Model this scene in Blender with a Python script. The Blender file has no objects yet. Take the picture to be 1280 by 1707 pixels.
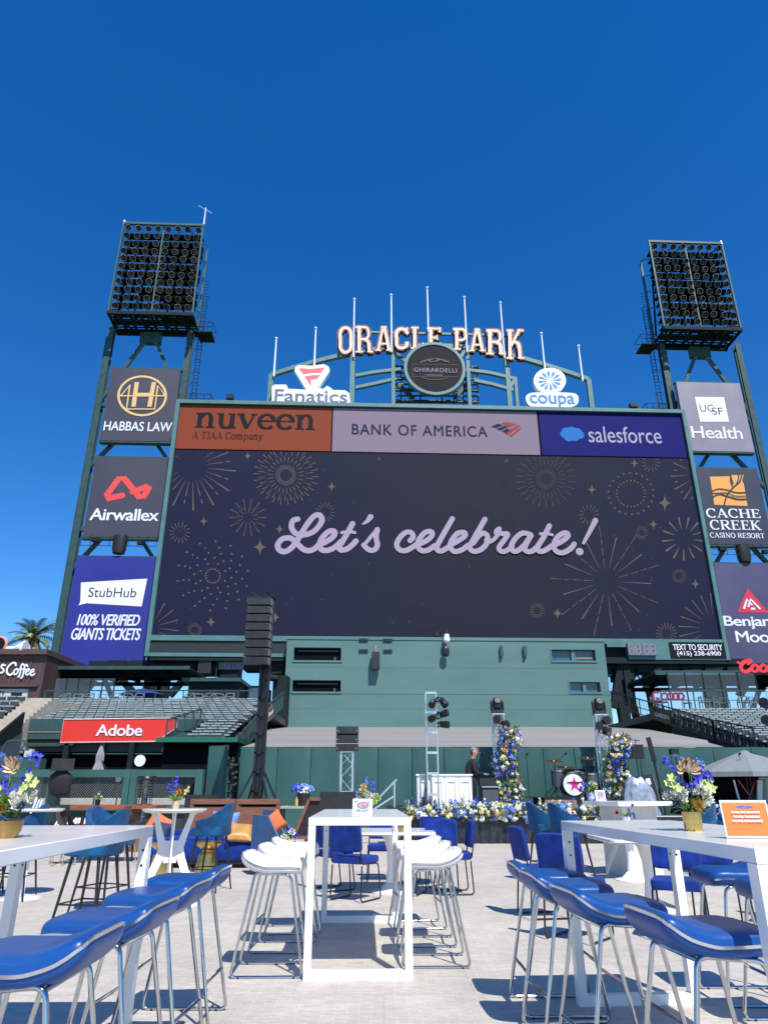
import bpy, bmesh, math, random
from mathutils import Vector, Matrix
random.seed(7)
PI = math.pi
S = bpy.context.scene
COL = S.collection

# ------------------------------------------------------------------ camera
EYE = 1.275; FPX = 1160.0; CX = 640.0; CY = 853.5
PITCH = math.atan2(1315 - CY, FPX)
SP, CP = math.sin(PITCH), math.cos(PITCH)
cam_data = bpy.data.cameras.new('camera')
cam = bpy.data.objects.new('camera', cam_data); COL.objects.link(cam)
cam.location = (0, 0, EYE); cam.rotation_euler = (PI / 2 + PITCH, 0, 0)
cam_data.sensor_fit = 'VERTICAL'; cam_data.sensor_height = 24.0
cam_data.lens = FPX / 1707.0 * 24.0
cam_data.clip_end = 3000; cam_data.clip_start = 0.05
S.camera = cam

# ------------------------------------------------------------------ sky, sun, exposure
SUN = Vector((0.21, -0.548, 0.809)).normalized()
world = bpy.data.worlds.new('World'); S.world = world; world.use_nodes = True
wn = world.node_tree.nodes; wl = world.node_tree.links
sky = wn.new('ShaderNodeTexSky'); sky.sky_type = 'NISHITA'; sky.sun_disc = False
sky.sun_elevation = math.asin(SUN.z); sky.sun_rotation = math.atan2(SUN.x, SUN.y)
sky.altitude = 0; sky.air_density = 1.0; sky.dust_density = 0.05; sky.ozone_density = 6.0
bg = wn['Background']; bg.inputs[1].default_value = 0.095
hs = wn.new('ShaderNodeHueSaturation'); hs.inputs['Saturation'].default_value = 1.30; hs.inputs['Value'].default_value = 1.52; hs.inputs['Hue'].default_value = 0.507
wl.new(sky.outputs[0], hs.inputs['Color']); wl.new(hs.outputs[0], bg.inputs[0])
sun_data = bpy.data.lights.new('sun', 'SUN'); sun_data.energy = 5.0; sun_data.angle = math.radians(0.5)
sun_data.color = (1.0, 0.955, 0.875)
sun = bpy.data.objects.new('sun', sun_data); COL.objects.link(sun)
sun.rotation_euler = SUN.to_track_quat('Z', 'Y').to_euler()
S.view_settings.view_transform = 'Standard'; S.view_settings.look = 'None'
S.view_settings.exposure = 0.27; S.view_settings.gamma = 1.0

# ------------------------------------------------------------------ photo pixel -> place in the world
def ray(px, py):
    a = (px - CX) / FPX; b = (CY - py) / FPX
    return Vector((a, CP - b * SP, SP + b * CP))
def G(px, py, z=0.0):
    d = ray(px, py); k = (z - EYE) / d.z
    return Vector((d.x * k, d.y * k, z))
class Frame:
    """a vertical plane standing in the world: local x along it, local y away from the camera, z up"""
    def __init__(s, origin, yaw=0.0):
        s.o = Vector(origin); s.a = yaw
        s.M = Matrix.Translation(s.o) @ Matrix.Rotation(yaw, 4, 'Z'); s.I = s.M.inverted()
    def at(s, px, py, ly=0.0):
        d = s.I.to_3x3() @ ray(px, py); e = s.I @ Vector((0, 0, EYE))
        k = (ly - e.y) / d.y; p = e + d * k
        return p.x, p.z
    def w(s, px, py, ly=0.0):
        x, z = s.at(px, py, ly); return s.M @ Vector((x, ly, z))
    def rect(s, x0, y0, x1, y1, ly=0.0):
        ym = (y0 + y1) / 2
        return s.at(x0, ym, ly)[0], s.at(x1, ym, ly)[0], s.at((x0 + x1) / 2, y1, ly)[1], s.at((x0 + x1) / 2, y0, ly)[1]
def plane(Y): return Frame((0, Y, 0))
BOARD = Frame((4.3, 56.0, 0), math.atan(0.040))

# ------------------------------------------------------------------ materials
def lin(c):
    return tuple(((v / 255) / 12.92 if v / 255 <= 0.04045 else ((v / 255 + 0.055) / 1.055) ** 2.4) for v in c)
MATS = {}
def mat(name, col, rough=0.6, metal=0.0, var=0.12, scale=6.0, bump=0.0, bscale=60.0, spec=0.5, coat=0.0, sheen=0.0, stretch=None, emit=0.0, alpha=None):
    if name in MATS: return MATS[name]
    m = bpy.data.materials.new(name); m.use_nodes = True
    n = m.node_tree.nodes; l = m.node_tree.links; b = n['Principled BSDF']
    b.inputs['Roughness'].default_value = rough; b.inputs['Metallic'].default_value = metal
    b.inputs['Specular IOR Level'].default_value = spec
    b.inputs['Coat Weight'].default_value = coat; b.inputs['Sheen Weight'].default_value = sheen
    tc = n.new('ShaderNodeTexCoord'); src = tc.outputs['Object']
    if stretch:
        mp = n.new('ShaderNodeMapping'); mp.inputs['Scale'].default_value = stretch
        l.new(src, mp.inputs[0]); src = mp.outputs[0]
    ns = n.new('ShaderNodeTexNoise'); ns.inputs['Scale'].default_value = scale; ns.inputs['Detail'].default_value = 5
    l.new(src, ns.inputs['Vector'])
    rp = n.new('ShaderNodeValToRGB')
    rp.color_ramp.elements[0].position = 0.3; rp.color_ramp.elements[1].position = 0.7
    rp.color_ramp.elements[0].color = tuple(max(0, c * (1 - var)) for c in col) + (1,)
    rp.color_ramp.elements[1].color = tuple(min(1, c * (1 + var)) for c in col) + (1,)
    l.new(ns.outputs['Fac'], rp.inputs[0]); l.new(rp.outputs[0], b.inputs['Base Color'])
    if emit:
        l.new(rp.outputs[0], b.inputs['Emission Color']); b.inputs['Emission Strength'].default_value = emit
    if alpha is not None:
        b.inputs['Alpha'].default_value = alpha
    if rough > 0.05:
        mr = n.new('ShaderNodeMapRange'); mr.inputs['To Min'].default_value = rough * 0.85; mr.inputs['To Max'].default_value = min(1, rough * 1.2)
        l.new(ns.outputs['Fac'], mr.inputs['Value']); l.new(mr.outputs[0], b.inputs['Roughness'])
    if bump:
        n2 = n.new('ShaderNodeTexNoise'); n2.inputs['Scale'].default_value = bscale; n2.inputs['Detail'].default_value = 4
        l.new(src, n2.inputs['Vector'])
        bp = n.new('ShaderNodeBump'); bp.inputs['Strength'].default_value = bump; bp.inputs['Distance'].default_value = 0.02
        l.new(n2.outputs['Fac'], bp.inputs['Height']); l.new(bp.outputs[0], b.inputs['Normal'])
    MATS[name] = m
    return m

M_WHITE = mat('white_lacquer', (0.84, 0.83, 0.81), 0.22, var=0.03, coat=0.3)
M_WTOP = mat('white_tabletop', (0.78, 0.77, 0.75), 0.20, var=0.04, scale=3, coat=0.12)
M_WVINYL = mat('white_vinyl', (0.78, 0.76, 0.72), 0.38, var=0.05, bump=0.08, bscale=25)
M_BVINYL = mat('blue_vinyl', (0.006, 0.062, 0.25), 0.33, var=0.16, scale=5, bump=0.10, bscale=22, spec=0.35)
M_CHROME = mat('chrome', (0.50, 0.51, 0.53), 0.07, 1.0, var=0.03)
M_BVELVET = mat('royal_blue_velvet', (0.006, 0.030, 0.21), 0.85, var=0.4, scale=9, sheen=0.08, spec=0.2, bump=0.1, bscale=40)
M_TVELVET = mat('teal_blue_velvet', (0.004, 0.070, 0.18), 0.8, var=0.4, scale=7, sheen=0.10, spec=0.25, bump=0.1, bscale=40)
M_BLACKM = mat('black_metal', (0.012, 0.012, 0.014), 0.4, 0.0, var=0.2)
M_BLACKP = mat('black_plastic', (0.016, 0.016, 0.018), 0.5, var=0.25, bump=0.15, bscale=120)
M_BLACKC = mat('black_cloth', (0.012, 0.012, 0.014), 0.85, var=0.3, bump=0.2, bscale=30)
M_GOLD = mat('brushed_gold', (0.55, 0.40, 0.14), 0.3, 1.0, var=0.12, stretch=(1, 1, 8))
M_ALU = mat('aluminium', (0.72, 0.74, 0.76), 0.32, 0.85, var=0.08)
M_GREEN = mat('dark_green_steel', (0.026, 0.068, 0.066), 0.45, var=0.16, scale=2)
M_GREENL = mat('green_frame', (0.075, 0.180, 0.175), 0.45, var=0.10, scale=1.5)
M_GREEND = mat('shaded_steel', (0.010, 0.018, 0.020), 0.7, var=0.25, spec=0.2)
M_PAD = mat('green_padding', (0.030, 0.094, 0.086), 0.42, var=0.14, scale=1.2, bump=0.25, bscale=2.5)
M_WALL = mat('green_painted_wall', (0.078, 0.170, 0.158), 0.55, var=0.10, scale=0.35, bump=0.04, bscale=8, stretch=(0.5, 1, 2))
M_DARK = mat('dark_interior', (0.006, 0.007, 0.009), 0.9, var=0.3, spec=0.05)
M_BROWN = mat('brown_wood', (0.20, 0.080, 0.046), 0.45, var=0.22, scale=3, stretch=(1, 1, 9), bump=0.05)
M_ORANGEW = mat('orange_wood', (0.32, 0.075, 0.02), 0.4, var=0.2, scale=3, stretch=(1, 8, 1))
M_BEIGE = mat('beige_concrete', (0.42, 0.37, 0.30), 0.85, var=0.14, scale=3, bump=0.2)
M_SEAT = mat('grey_green_seat', (0.30, 0.36, 0.36), 0.4, var=0.2, scale=3)
M_SEATD = mat('seat_frame_and_row_shade', (0.03, 0.045, 0.05), 0.6)
M_ORANGE = mat('orange_fabric', (0.62, 0.15, 0.045), 0.8, var=0.12, bump=0.1)
M_LBLUE = mat('pale_blue_fabric', (0.14, 0.26, 0.55), 0.8, var=0.15)
M_BRONZE = mat('gold_satin', (0.50, 0.26, 0.06), 0.38, var=0.2, sheen=0.3)
M_NAVYF = mat('navy_fabric', (0.012, 0.03, 0.08), 0.7, var=0.3)
M_SIGNW = mat('sign_white', (0.72, 0.74, 0.80), 0.5, var=0.03)
M_SKIN = mat('skin', (0.50, 0.27, 0.18), 0.5, var=0.08)
M_LEAF = mat('leaf_green', (0.06, 0.13, 0.025), 0.55, var=0.45, scale=14)
M_LEAFL = mat('fern_green', (0.15, 0.26, 0.03), 0.55, var=0.35, scale=14)
M_PWHITE = mat('white_petals', (0.72, 0.72, 0.62), 0.7, var=0.10)
M_PCREAM = mat('yellow_cream_petals', (0.72, 0.64, 0.30), 0.7, var=0.15)
M_PBLUE = mat('blue_petals', (0.05, 0.06, 0.55), 0.6, var=0.35, scale=12)
M_PSKY = mat('sky_blue_petals', (0.14, 0.26, 0.62), 0.65, var=0.25, scale=12)
M_PORANGE = mat('apricot_petals', (0.65, 0.26, 0.05), 0.65, var=0.2, scale=12)
M_PTAN = mat('tan_petals', (0.60, 0.43, 0.25), 0.6, var=0.25, scale=16)
M_PGREEN = mat('lime_petals', (0.50, 0.58, 0.20), 0.6, var=0.15)

# ------------------------------------------------------------------ mesh builder
def catmull(pts, n=6, closed=False):
    out = []; N = len(pts)
    if N < 3: return [tuple(p) for p in pts]
    rng = range(N if closed else N - 1)
    for i in rng:
        p0 = pts[(i - 1) % N] if closed or i > 0 else pts[0]
        p1 = pts[i]; p2 = pts[(i + 1) % N]
        p3 = pts[(i + 2) % N] if closed or i + 2 < N else pts[-1]
        for k in range(n):
            t = k / n
            out.append(tuple(0.5 * ((2 * b) + (c - a) * t + (2 * a - 5 * b + 4 * c - d) * t * t + (3 * b - a - 3 * c + d) * t ** 3)
                             for a, b, c, d in zip(p0, p1, p2, p3)))
    if not closed: out.append(tuple(pts[-1]))
    return out
def rounded(pts, r, n=5, closed=False):
    P = [Vector(p) for p in pts]; out = []; N = len(P)
    for i in range(N):
        if not closed and i in (0, N - 1): out.append(P[i]); continue
        a, b, c = P[i - 1], P[i], P[(i + 1) % N]
        u = (a - b); v = (c - b); k = min(r, u.length * 0.45, v.length * 0.45)
        p, q = b + u.normalized() * k, b + v.normalized() * k
        for j in range(n + 1):
            t = j / n
            out.append((1 - t) ** 2 * p + 2 * t * (1 - t) * b + t * t * q)
    return out
class MB:
    def __init__(s, frame=None):
        s.v = []; s.f = []; s.mi = []; s.cur = 0; s.M = frame.M if isinstance(frame, Frame) else frame
    def add(s, vs, fs):
        o = len(s.v)
        for p in vs:
            p = Vector(p); s.v.append(s.M @ p if s.M else p)
        for f in fs:
            s.f.append([i + o for i in f]); s.mi.append(s.cur)
        return s
    def box(s, x0, x1, y0, y1, z0, z1):
        return s.add([(x0, y0, z0), (x1, y0, z0), (x1, y1, z0), (x0, y1, z0), (x0, y0, z1), (x1, y0, z1), (x1, y1, z1), (x0, y1, z1)],
                     [(0, 3, 2, 1), (4, 5, 6, 7), (0, 1, 5, 4), (1, 2, 6, 5), (2, 3, 7, 6), (3, 0, 4, 7)])
    def bar(s, p, q, w, h=None, up=(0, 0, 1)):
        p = Vector(p); q = Vector(q); h = h or w; d = (q - p)
        if d.length < 1e-6: return s
        d.normalize(); up = Vector(up)
        if abs(d.dot(up)) > 0.99: up = Vector((0, 1, 0))
        a = d.cross(up).normalized(); b = a.cross(d).normalized(); a *= w / 2; b *= h / 2
        return s.add([p - a - b, p + a - b, p + a + b, p - a + b, q - a - b, q + a - b, q + a + b, q - a + b],
                     [(0, 1, 2, 3), (7, 6, 5, 4), (0, 4, 5, 1), (1, 5, 6, 2), (2, 6, 7, 3), (3, 7, 4, 0)])
    def tube(s, pts, r, n=8, closed=False, cap=True):
        P = [Vector(p) for p in pts]; N = len(P); rs = r if isinstance(r, (list, tuple)) else [r] * N
        vs = []; fs = []; prev = None
        for i in range(N):
            if closed: t = P[(i + 1) % N] - P[i - 1]
            else: t = P[min(i + 1, N - 1)] - P[max(i - 1, 0)]
            if t.length < 1e-9: t = Vector((0, 0, 1))
            t.normalize()
            if prev is None:
                a = t.orthogonal().normalized()
            else:
                a = prev - t * prev.dot(t)
                a = a.normalized() if a.length > 1e-6 else t.orthogonal().normalized()
            prev = a; b = t.cross(a)
            for k in range(n):
                an = 2 * PI * k / n
                vs.append(P[i] + (a * math.cos(an) + b * math.sin(an)) * rs[i])
        for i in range(N if closed else N - 1):
            j = (i + 1) % N
            for k in range(n):
                k2 = (k + 1) % n
                fs.append((i * n + k, i * n + k2, j * n + k2, j * n + k))
        if cap and not closed:
            fs.append(tuple(range(n - 1, -1, -1))); fs.append(tuple((N - 1) * n + k for k in range(n)))
        return s.add(vs, fs)
    def cyl(s, p, q, r0, r1=None, n=12): return s.tube([p, q], [r0, r0 if r1 is None else r1], n)
    def lathe(s, prof, c=(0, 0, 0), n=20, axis='Z'):
        vs = []; fs = []; c = Vector(c)
        for r, z in prof:
            for k in range(n):
                a = 2 * PI * k / n
                if axis == 'Z': vs.append(c + Vector((r * math.cos(a), r * math.sin(a), z)))
                else: vs.append(c + Vector((r * math.cos(a), -z, r * math.sin(a))))
        for i in range(len(prof) - 1):
            for k in range(n):
                k2 = (k + 1) % n
                fs.append((i * n + k, i * n + k2, (i + 1) * n + k2, (i + 1) * n + k))
        fs.append(tuple(range(n - 1, -1, -1))); fs.append(tuple((len(prof) - 1) * n + k for k in range(n)))
        return s.add(vs, fs)
    def pillow(s, c, a, th, rot, n=14):
        """square scatter cushion: puffed middle, thin seams, slightly drawn-in sides"""
        c = Vector(c)
        for sg in (-1, 1):
            vs = []
            for i in range(n + 1):
                for j in range(n + 1):
                    u, v = -1 + 2 * i / n, -1 + 2 * j / n; pu = u * (1 - .10 * (1 - v * v) * abs(u)); pv = v * (1 - .10 * (1 - u * u) * abs(v))
                    h = th / 2 * ((1 - u ** 4) * (1 - v ** 4)) ** .55; vs.append(c + rot @ Vector((pu * a / 2, sg * h, pv * a / 2)))
            q = [(i * (n + 1) + j, (i + 1) * (n + 1) + j, (i + 1) * (n + 1) + j + 1, i * (n + 1) + j + 1) for i in range(n) for j in range(n)]
            s.add(vs, q if sg < 0 else [f[::-1] for f in q])
        return s
    def prism(s, poly, y0, y1):
        n = len(poly); vs = [(x, y0, z) for x, z in poly] + [(x, y1, z) for x, z in poly]
        fs = [tuple(range(n)), tuple(range(2 * n - 1, n - 1, -1))] + [(i, i + n, (i + 1) % n + n, (i + 1) % n) for i in range(n)]
        return s.add(vs, fs)
    def cushion(s, c, sx, sy, sz, e=0.45, rot=None, n=16, m=10, pinch=0.0):
        """superellipsoid of full sizes sx, sy, sz"""
        vs = []; fs = []; c = Vector(c)
        def sg(v, p): return math.copysign(abs(v) ** p, v)
        for i in range(m + 1):
            ph = -PI / 2 + PI * i / m
            for k in range(n):
                th = 2 * PI * k / n
                x = sg(math.cos(ph), e) * sg(math.cos(th), e); y = sg(math.cos(ph), e) * sg(math.sin(th), e); z = sg(math.sin(ph), e)
                if pinch: z *= 1 - pinch * (x * x + y * y) * 0.5
                p = Vector((x * sx / 2, y * sy / 2, z * sz / 2))
                if rot is not None: p = rot @ p
                vs.append(c + p)
        for i in range(m):
            for k in range(n):
                k2 = (k + 1) % n
                fs.append((i * n + k, i * n + k2, (i + 1) * n + k2, (i + 1) * n + k))
        return s.add(vs, fs)
    def loft(s, rings):
        n = len(rings[0]); vs = [p for r in rings for p in r]; fs = []
        for i in range(len(rings) - 1):
            for k in range(n):
                k2 = (k + 1) % n
                fs.append((i * n + k, i * n + k2, (i + 1) * n + k2, (i + 1) * n + k))
        fs.append(tuple(range(n - 1, -1, -1))); fs.append(tuple((len(rings) - 1) * n + k for k in range(n)))
        return s.add(vs, fs)
    def ribbon(s, pts, w, y, dy=0.0, rnd=True, th=0.0):
        """flat stroke in the local xz plane, facing -y; w is one width or one per point"""
        P = [Vector((p[0], p[1])) for p in pts]; N = len(P); W = w if isinstance(w, (list, tuple)) else [w] * N
        vs = []; fs = []
        for i in range(N):
            t = P[min(i + 1, N - 1)] - P[max(i - 1, 0)]
            t = t.normalized() if t.length > 1e-9 else Vector((1, 0)); nn = Vector((-t.y, t.x)) * W[i] / 2
            yy = y - dy * i
            vs += [(P[i].x + nn.x, yy, P[i].y + nn.y), (P[i].x - nn.x, yy, P[i].y - nn.y)]
        for i in range(N - 1): fs.append((2 * i, 2 * i + 1, 2 * i + 3, 2 * i + 2))
        if rnd:
            for i, sgn in ((0, -1), (N - 1, 1)):
                t = (P[min(i + 1, N - 1)] - P[max(i - 1, 0)]).normalized() * sgn; nn = Vector((-t.y, t.x))
                o = len(vs); k = 6; yy = y - dy * i
                for j in range(k + 1):
                    a = PI * j / k
                    q = P[i] + (nn * math.cos(a) + t * math.sin(a)) * W[i] / 2
                    vs.append((q.x, yy, q.y))
                fs.append(tuple(range(o + k, o - 1, -1)))
        return s.add(vs, fs)
    def disc(s, c, r, y, n=10, rz=None):
        rz = rz or r
        return s.add([(c[0] + r * math.cos(2 * PI * k / n), y, c[1] + rz * math.sin(2 * PI * k / n)) for k in range(n)], [tuple(range(n))])
    def poly(s, pts, y): return s.add([(p[0], y, p[1]) for p in pts], [tuple(range(len(pts)))])
    def mesh(s, name, mats, inv=None, smooth=True):
        me = bpy.data.meshes.new(name)
        me.from_pydata([(inv @ p if inv else p) for p in s.v], [], s.f)
        for m in (mats if isinstance(mats, (list, tuple)) else [mats]): me.materials.append(m)
        me.polygons.foreach_set('material_index', s.mi)
        if smooth:
            me.polygons.foreach_set('use_smooth', [True] * len(me.polygons)); me.set_sharp_from_angle(angle=math.radians(38))
        me.update(); return me

# ------------------------------------------------------------------ things and parts
INV = {}
def tag(o, label=None, cat=None, group=None, kind=None):
    if label: o['label'] = label
    if cat: o['category'] = cat
    if group: o['group'] = group
    if kind: o['kind'] = kind
    return o
def thing(name, label, cat, loc=(0, 0, 0), rz=0.0, group=None):
    o = bpy.data.objects.new(name, None); COL.objects.link(o); o.empty_display_size = 0.2
    o.location = loc; o.rotation_euler = (0, 0, rz)
    INV[o.name] = (Matrix.Translation(Vector(loc)) @ Matrix.Rotation(rz, 4, 'Z')).inverted()
    return tag(o, label, cat, group)
def part(name, mb, mats, parent, smooth=True, label=None):
    inv = INV[parent.name]
    o = bpy.data.objects.new(name, mb.mesh(name, mats, inv, smooth)); COL.objects.link(o); o.parent = parent
    INV[o.name] = inv
    if label: o['label'] = label
    return o
def solo(name, mb, mats, label=None, cat=None, group=None, kind=None, smooth=True):
    xs = [p.x for p in mb.v]; ys = [p.y for p in mb.v]; zs = [p.z for p in mb.v]
    b = Vector(((min(xs) + max(xs)) / 2, (min(ys) + max(ys)) / 2, min(zs)))
    o = bpy.data.objects.new(name, mb.mesh(name, mats, Matrix.Translation(-b), smooth)); COL.objects.link(o); o.location = b
    INV[o.name] = Matrix.Translation(-b)
    return tag(o, label, cat, group, kind)
def dup(root, loc, rz=0.0, label=None, group=None):
    r = root.copy(); COL.objects.link(r); r.location = loc; r.rotation_euler = (0, 0, rz)
    if label: r['label'] = label
    if group: r['group'] = group
    for ch in list(root.children):
        c = ch.copy(); COL.objects.link(c); c.parent = r
        for g in list(ch.children):
            d = g.copy(); COL.objects.link(d); d.parent = c
    return r

# ------------------------------------------------------------------ lettering
TXT = {}
def glyphs(s, bold=0.0, shear=0.0, space=1.0):
    k = (s, bold, shear, space)
    if k not in TXT:
        cu = bpy.data.curves.new('lettering', 'FONT'); cu.body = s; cu.offset = bold; cu.shear = shear; cu.space_character = space
        cu.resolution_u = 5; cu.fill_mode = 'FRONT'
        o = bpy.data.objects.new('lettering', cu); COL.objects.link(o)
        dg = bpy.context.evaluated_depsgraph_get(); dg.update()
        me = bpy.data.meshes.new_from_object(o.evaluated_get(dg))
        vs = [(v.co.x, v.co.y) for v in me.vertices]; fs = [tuple(p.vertices) for p in me.polygons]
        bpy.data.objects.remove(o); bpy.data.curves.remove(cu); bpy.data.meshes.remove(me)
        x0 = min(v[0] for v in vs); x1 = max(v[0] for v in vs); y0 = min(v[1] for v in vs); y1 = max(v[1] for v in vs)
        TXT[k] = ([((x - x0) / (x1 - x0), (y - y0) / (y1 - y0)) for x, y in vs], fs)
    return TXT[k]
def text(mb, s, rect, y, bold=0.0, shear=0.0, space=1.0):
    """fill rect = (x0, x1, z0, z1) of the mesh builder's own frame with a word, facing -y"""
    if bold > 0:   # a heavier cut: the same word again, a hair to each side and a hair proud
        d = bold * (rect[3] - rect[2]) * 1.15
        for k, (u, v) in enumerate(((0, 0), (d, 0), (d / 2, d * .35), (d / 2, -d * .35))):
            text(mb, s, (rect[0] + u, rect[1] - d + u, rect[2] + v + d * .35, rect[3] + v - d * .35), y - .003 * k, 0, shear, space)
        return
    vs, fs = glyphs(s, bold, shear, space); x0, x1, z0, z1 = rect
    V = [(x0 + u * (x1 - x0), y, z0 + v * (z1 - z0)) for u, v in vs]
    out = []
    for f in fs:
        a = sum(V[f[i]][0] * V[f[(i + 1) % len(f)]][2] - V[f[(i + 1) % len(f)]][0] * V[f[i]][2] for i in range(len(f)))
        out.append(f if a > 0 else tuple(reversed(f)))
    mb.add(V, out)
def arc(cx, cy, rx, ry, a0, a1, n=14):
    return [(cx + rx * math.cos(math.radians(a0 + (a1 - a0) * i / n)), cy + ry * math.sin(math.radians(a0 + (a1 - a0) * i / n))) for i in range(n + 1)]
TK, TN = 0.22, 0.085
def vw(pts, a=TN, b=TK):   # thin at top and bottom, thick at the sides
    out = []
    for i, p in enumerate(pts):
        q = pts[min(i + 1, len(pts) - 1)]; o = pts[max(i - 1, 0)]
        d = Vector((q[0] - o[0], q[1] - o[1])); k = abs(d.y) / (d.length + 1e-9)
        out.append(a + (b - a) * k)
    return out
def seg(x0, y0, x1, y1, w): return ([(x0, y0), (x1, y1)], w)
def crv(p): return (p, vw(p))
def sf(x, y, w=0.34): return seg(x - w / 2, y, x + w / 2, y, TN)
H_ = 1.42
SERIF = {  # glyph: (advance, strokes), x-height 1, cap height 1.42
 'n': (1.1, [seg(.25, 0, .25, 1, TK), sf(.25, .04, .46), sf(.16, .96, .26), crv([(.32, .72)] + arc(.58, .62, .24, .36, 130, 0, 8) + [(.82, 0)]), sf(.82, .04, .46)]),
 'u': (1.1, [seg(.25, 1, .25, .35, TK), sf(.17, .96, .3), crv([(.25, .35)] + arc(.52, .34, .26, .32, 185, 330, 8)), seg(.82, 1, .82, 0, TK), sf(.74, .96, .3), sf(.90, .04, .28)]),
 'v': (1.0, [seg(.14, 1, .5, 0, TK), seg(.86, 1, .5, 0, TN * 1.1), sf(.16, .96, .42), sf(.84, .96, .34)]),
 'e': (.98, [crv(arc(.5, .5, .38, .47, 0, 320, 20)), seg(.16, .53, .86, .53, TN)]),
 'o': (1.0, [crv(arc(.5, .5, .38, .47, 0, 360, 24))]),
 'm': (1.6, [seg(.22, 0, .22, 1, TK), sf(.22, .04, .4), sf(.14, .96, .24), crv([(.28, .72)] + arc(.5, .62, .22, .36, 130, 0, 8) + [(.72, 0)]), sf(.72, .04, .38), crv([(.78, .72)] + arc(1.02, .62, .22, .36, 130, 0, 8) + [(1.24, 0)]), sf(1.24, .04, .4)]),
 'p': (1.05, [seg(.22, -.45, .22, 1, TK), sf(.22, -.41, .42), sf(.14, .96, .24), crv(arc(.54, .5, .38, .47, 150, -150, 16))]),
 'a': (.95, [crv([(.16, .8)] + arc(.45, .66, .27, .31, 150, 0, 8) + [(.72, .1)]), sf(.8, .05, .22), crv(arc(.42, .28, .28, .25, 60, 330, 12))]),
 'y': (1.0, [seg(.14, 1, .5, .05, TK), crv([(.86, 1), (.5, .02), (.38, -.3), (.22, -.42), (.12, -.36)]), sf(.16, .96, .4), sf(.84, .96, .34)]),
 'A': (1.35, [seg(.64, H_, .18, 0, TN), seg(.62, H_, 1.12, 0, TK), seg(.32, .45, .92, .45, TN), sf(.18, .04, .36), sf(1.12, .04, .44)]),
 'T': (1.2, [seg(.6, 0, .6, H_, TK), seg(.08, H_ - .04, 1.12, H_ - .04, TN), seg(.11, H_, .11, H_ - .32, TN), seg(1.09, H_, 1.09, H_ - .32, TN), sf(.6, .04, .5)]),
 'I': (.62, [seg(.31, 0, .31, H_, TK), sf(.31, .04, .5), sf(.31, H_ - .04, .5)]),
 'C': (1.25, [crv(arc(.68, .71, .55, .70, 48, 315, 22)), seg(1.07, H_, 1.07, .98, TN)]),
 'H': (1.45, [seg(.3, 0, .3, H_, TK), seg(1.15, 0, 1.15, H_, TK), seg(.3, .74, 1.15, .74, TN), sf(.3, .04, .5), sf(.3, H_ - .04, .5), sf(1.15, .04, .5), sf(1.15, H_ - .04, .5)]),
 'E': (1.2, [seg(.3, 0, .3, H_, TK), seg(.08, .04, 1.06, .04, TN), seg(.08, H_ - .04, 1.02, H_ - .04, TN), seg(.3, .74, .82, .74, TN), seg(1.05, 0, 1.05, .35, TN), seg(1.0, H_, 1.0, 1.1, TN), seg(.82, .58, .82, .9, TN)]),
 'R': (1.35, [seg(.3, 0, .3, H_, TK), sf(.3, .04, .5), seg(.08, H_ - .04, .7, H_ - .04, TN), crv([(.7, H_ - .04)] + arc(.7, 1.06, .34, .32, 90, -90, 12)), seg(.3, .74, .7, .74, TN), seg(.62, .72, 1.1, 0, TK), sf(1.16, .04, .34)]),
 'K': (1.4, [seg(.3, 0, .3, H_, TK), sf(.3, .04, .5), sf(.3, H_ - .04, .5), seg(.34, .6, 1.08, H_, TN), seg(.58, .82, 1.12, 0, TK), sf(1.1, H_ - .04, .4), sf(1.16, .04, .44)]),
 'S': (1.0, [crv(catmull([(.84, 1.14), (.66, 1.36), (.4, 1.37), (.2, 1.18), (.26, .92), (.52, .74), (.8, .56), (.86, .28), (.66, .06), (.38, .05), (.15, .3)], 4)), seg(.86, H_, .86, 1.05, TN), seg(.13, 0, .13, .38, TN)]),
 'N': (1.45, [seg(.28, 0, .28, H_, TN), seg(.24, H_, 1.14, 0, TK), seg(1.14, 0, 1.14, H_, TN), sf(.28, .04, .4), sf(.2, H_ - .04, .4), sf(1.14, H_ - .04, .4)]),
 'O': (1.4, [crv(arc(.7, .71, .55, .69, 0, 360, 26))]),
 ' ': (.55, []),
}
def serif(mb, s, rect, y, step=0.004, wide=1.0):
    """word in slab-and-hairline letters drawn from strokes; each stroke a few mm proud of the last"""
    tot = sum(SERIF[c][0] for c in s); x0, x1, z0, z1 = rect; kx = (x1 - x0) / tot
    lo = -.45 if any(c in 'py' for c in s) else 0; hi = H_ if any(c.isupper() for c in s) else 1.0; kz = (z1 - z0) / (hi - lo)
    x = 0; n = 0
    for c in s:
        adv, st = SERIF[c]
        for pts, w in st:
            P = [(x0 + (x + a) * kx, z0 + (b - lo) * kz) for a, b in pts]
            W = [v * (kx + kz) / 2 * wide for v in w] if isinstance(w, list) else w * (kz if abs(pts[0][1] - pts[1][1]) < 1e-6 else kx) * wide
            mb.ribbon(P, W, y - step * (n % 9), 0, False); n += 1
        x += adv
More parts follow.
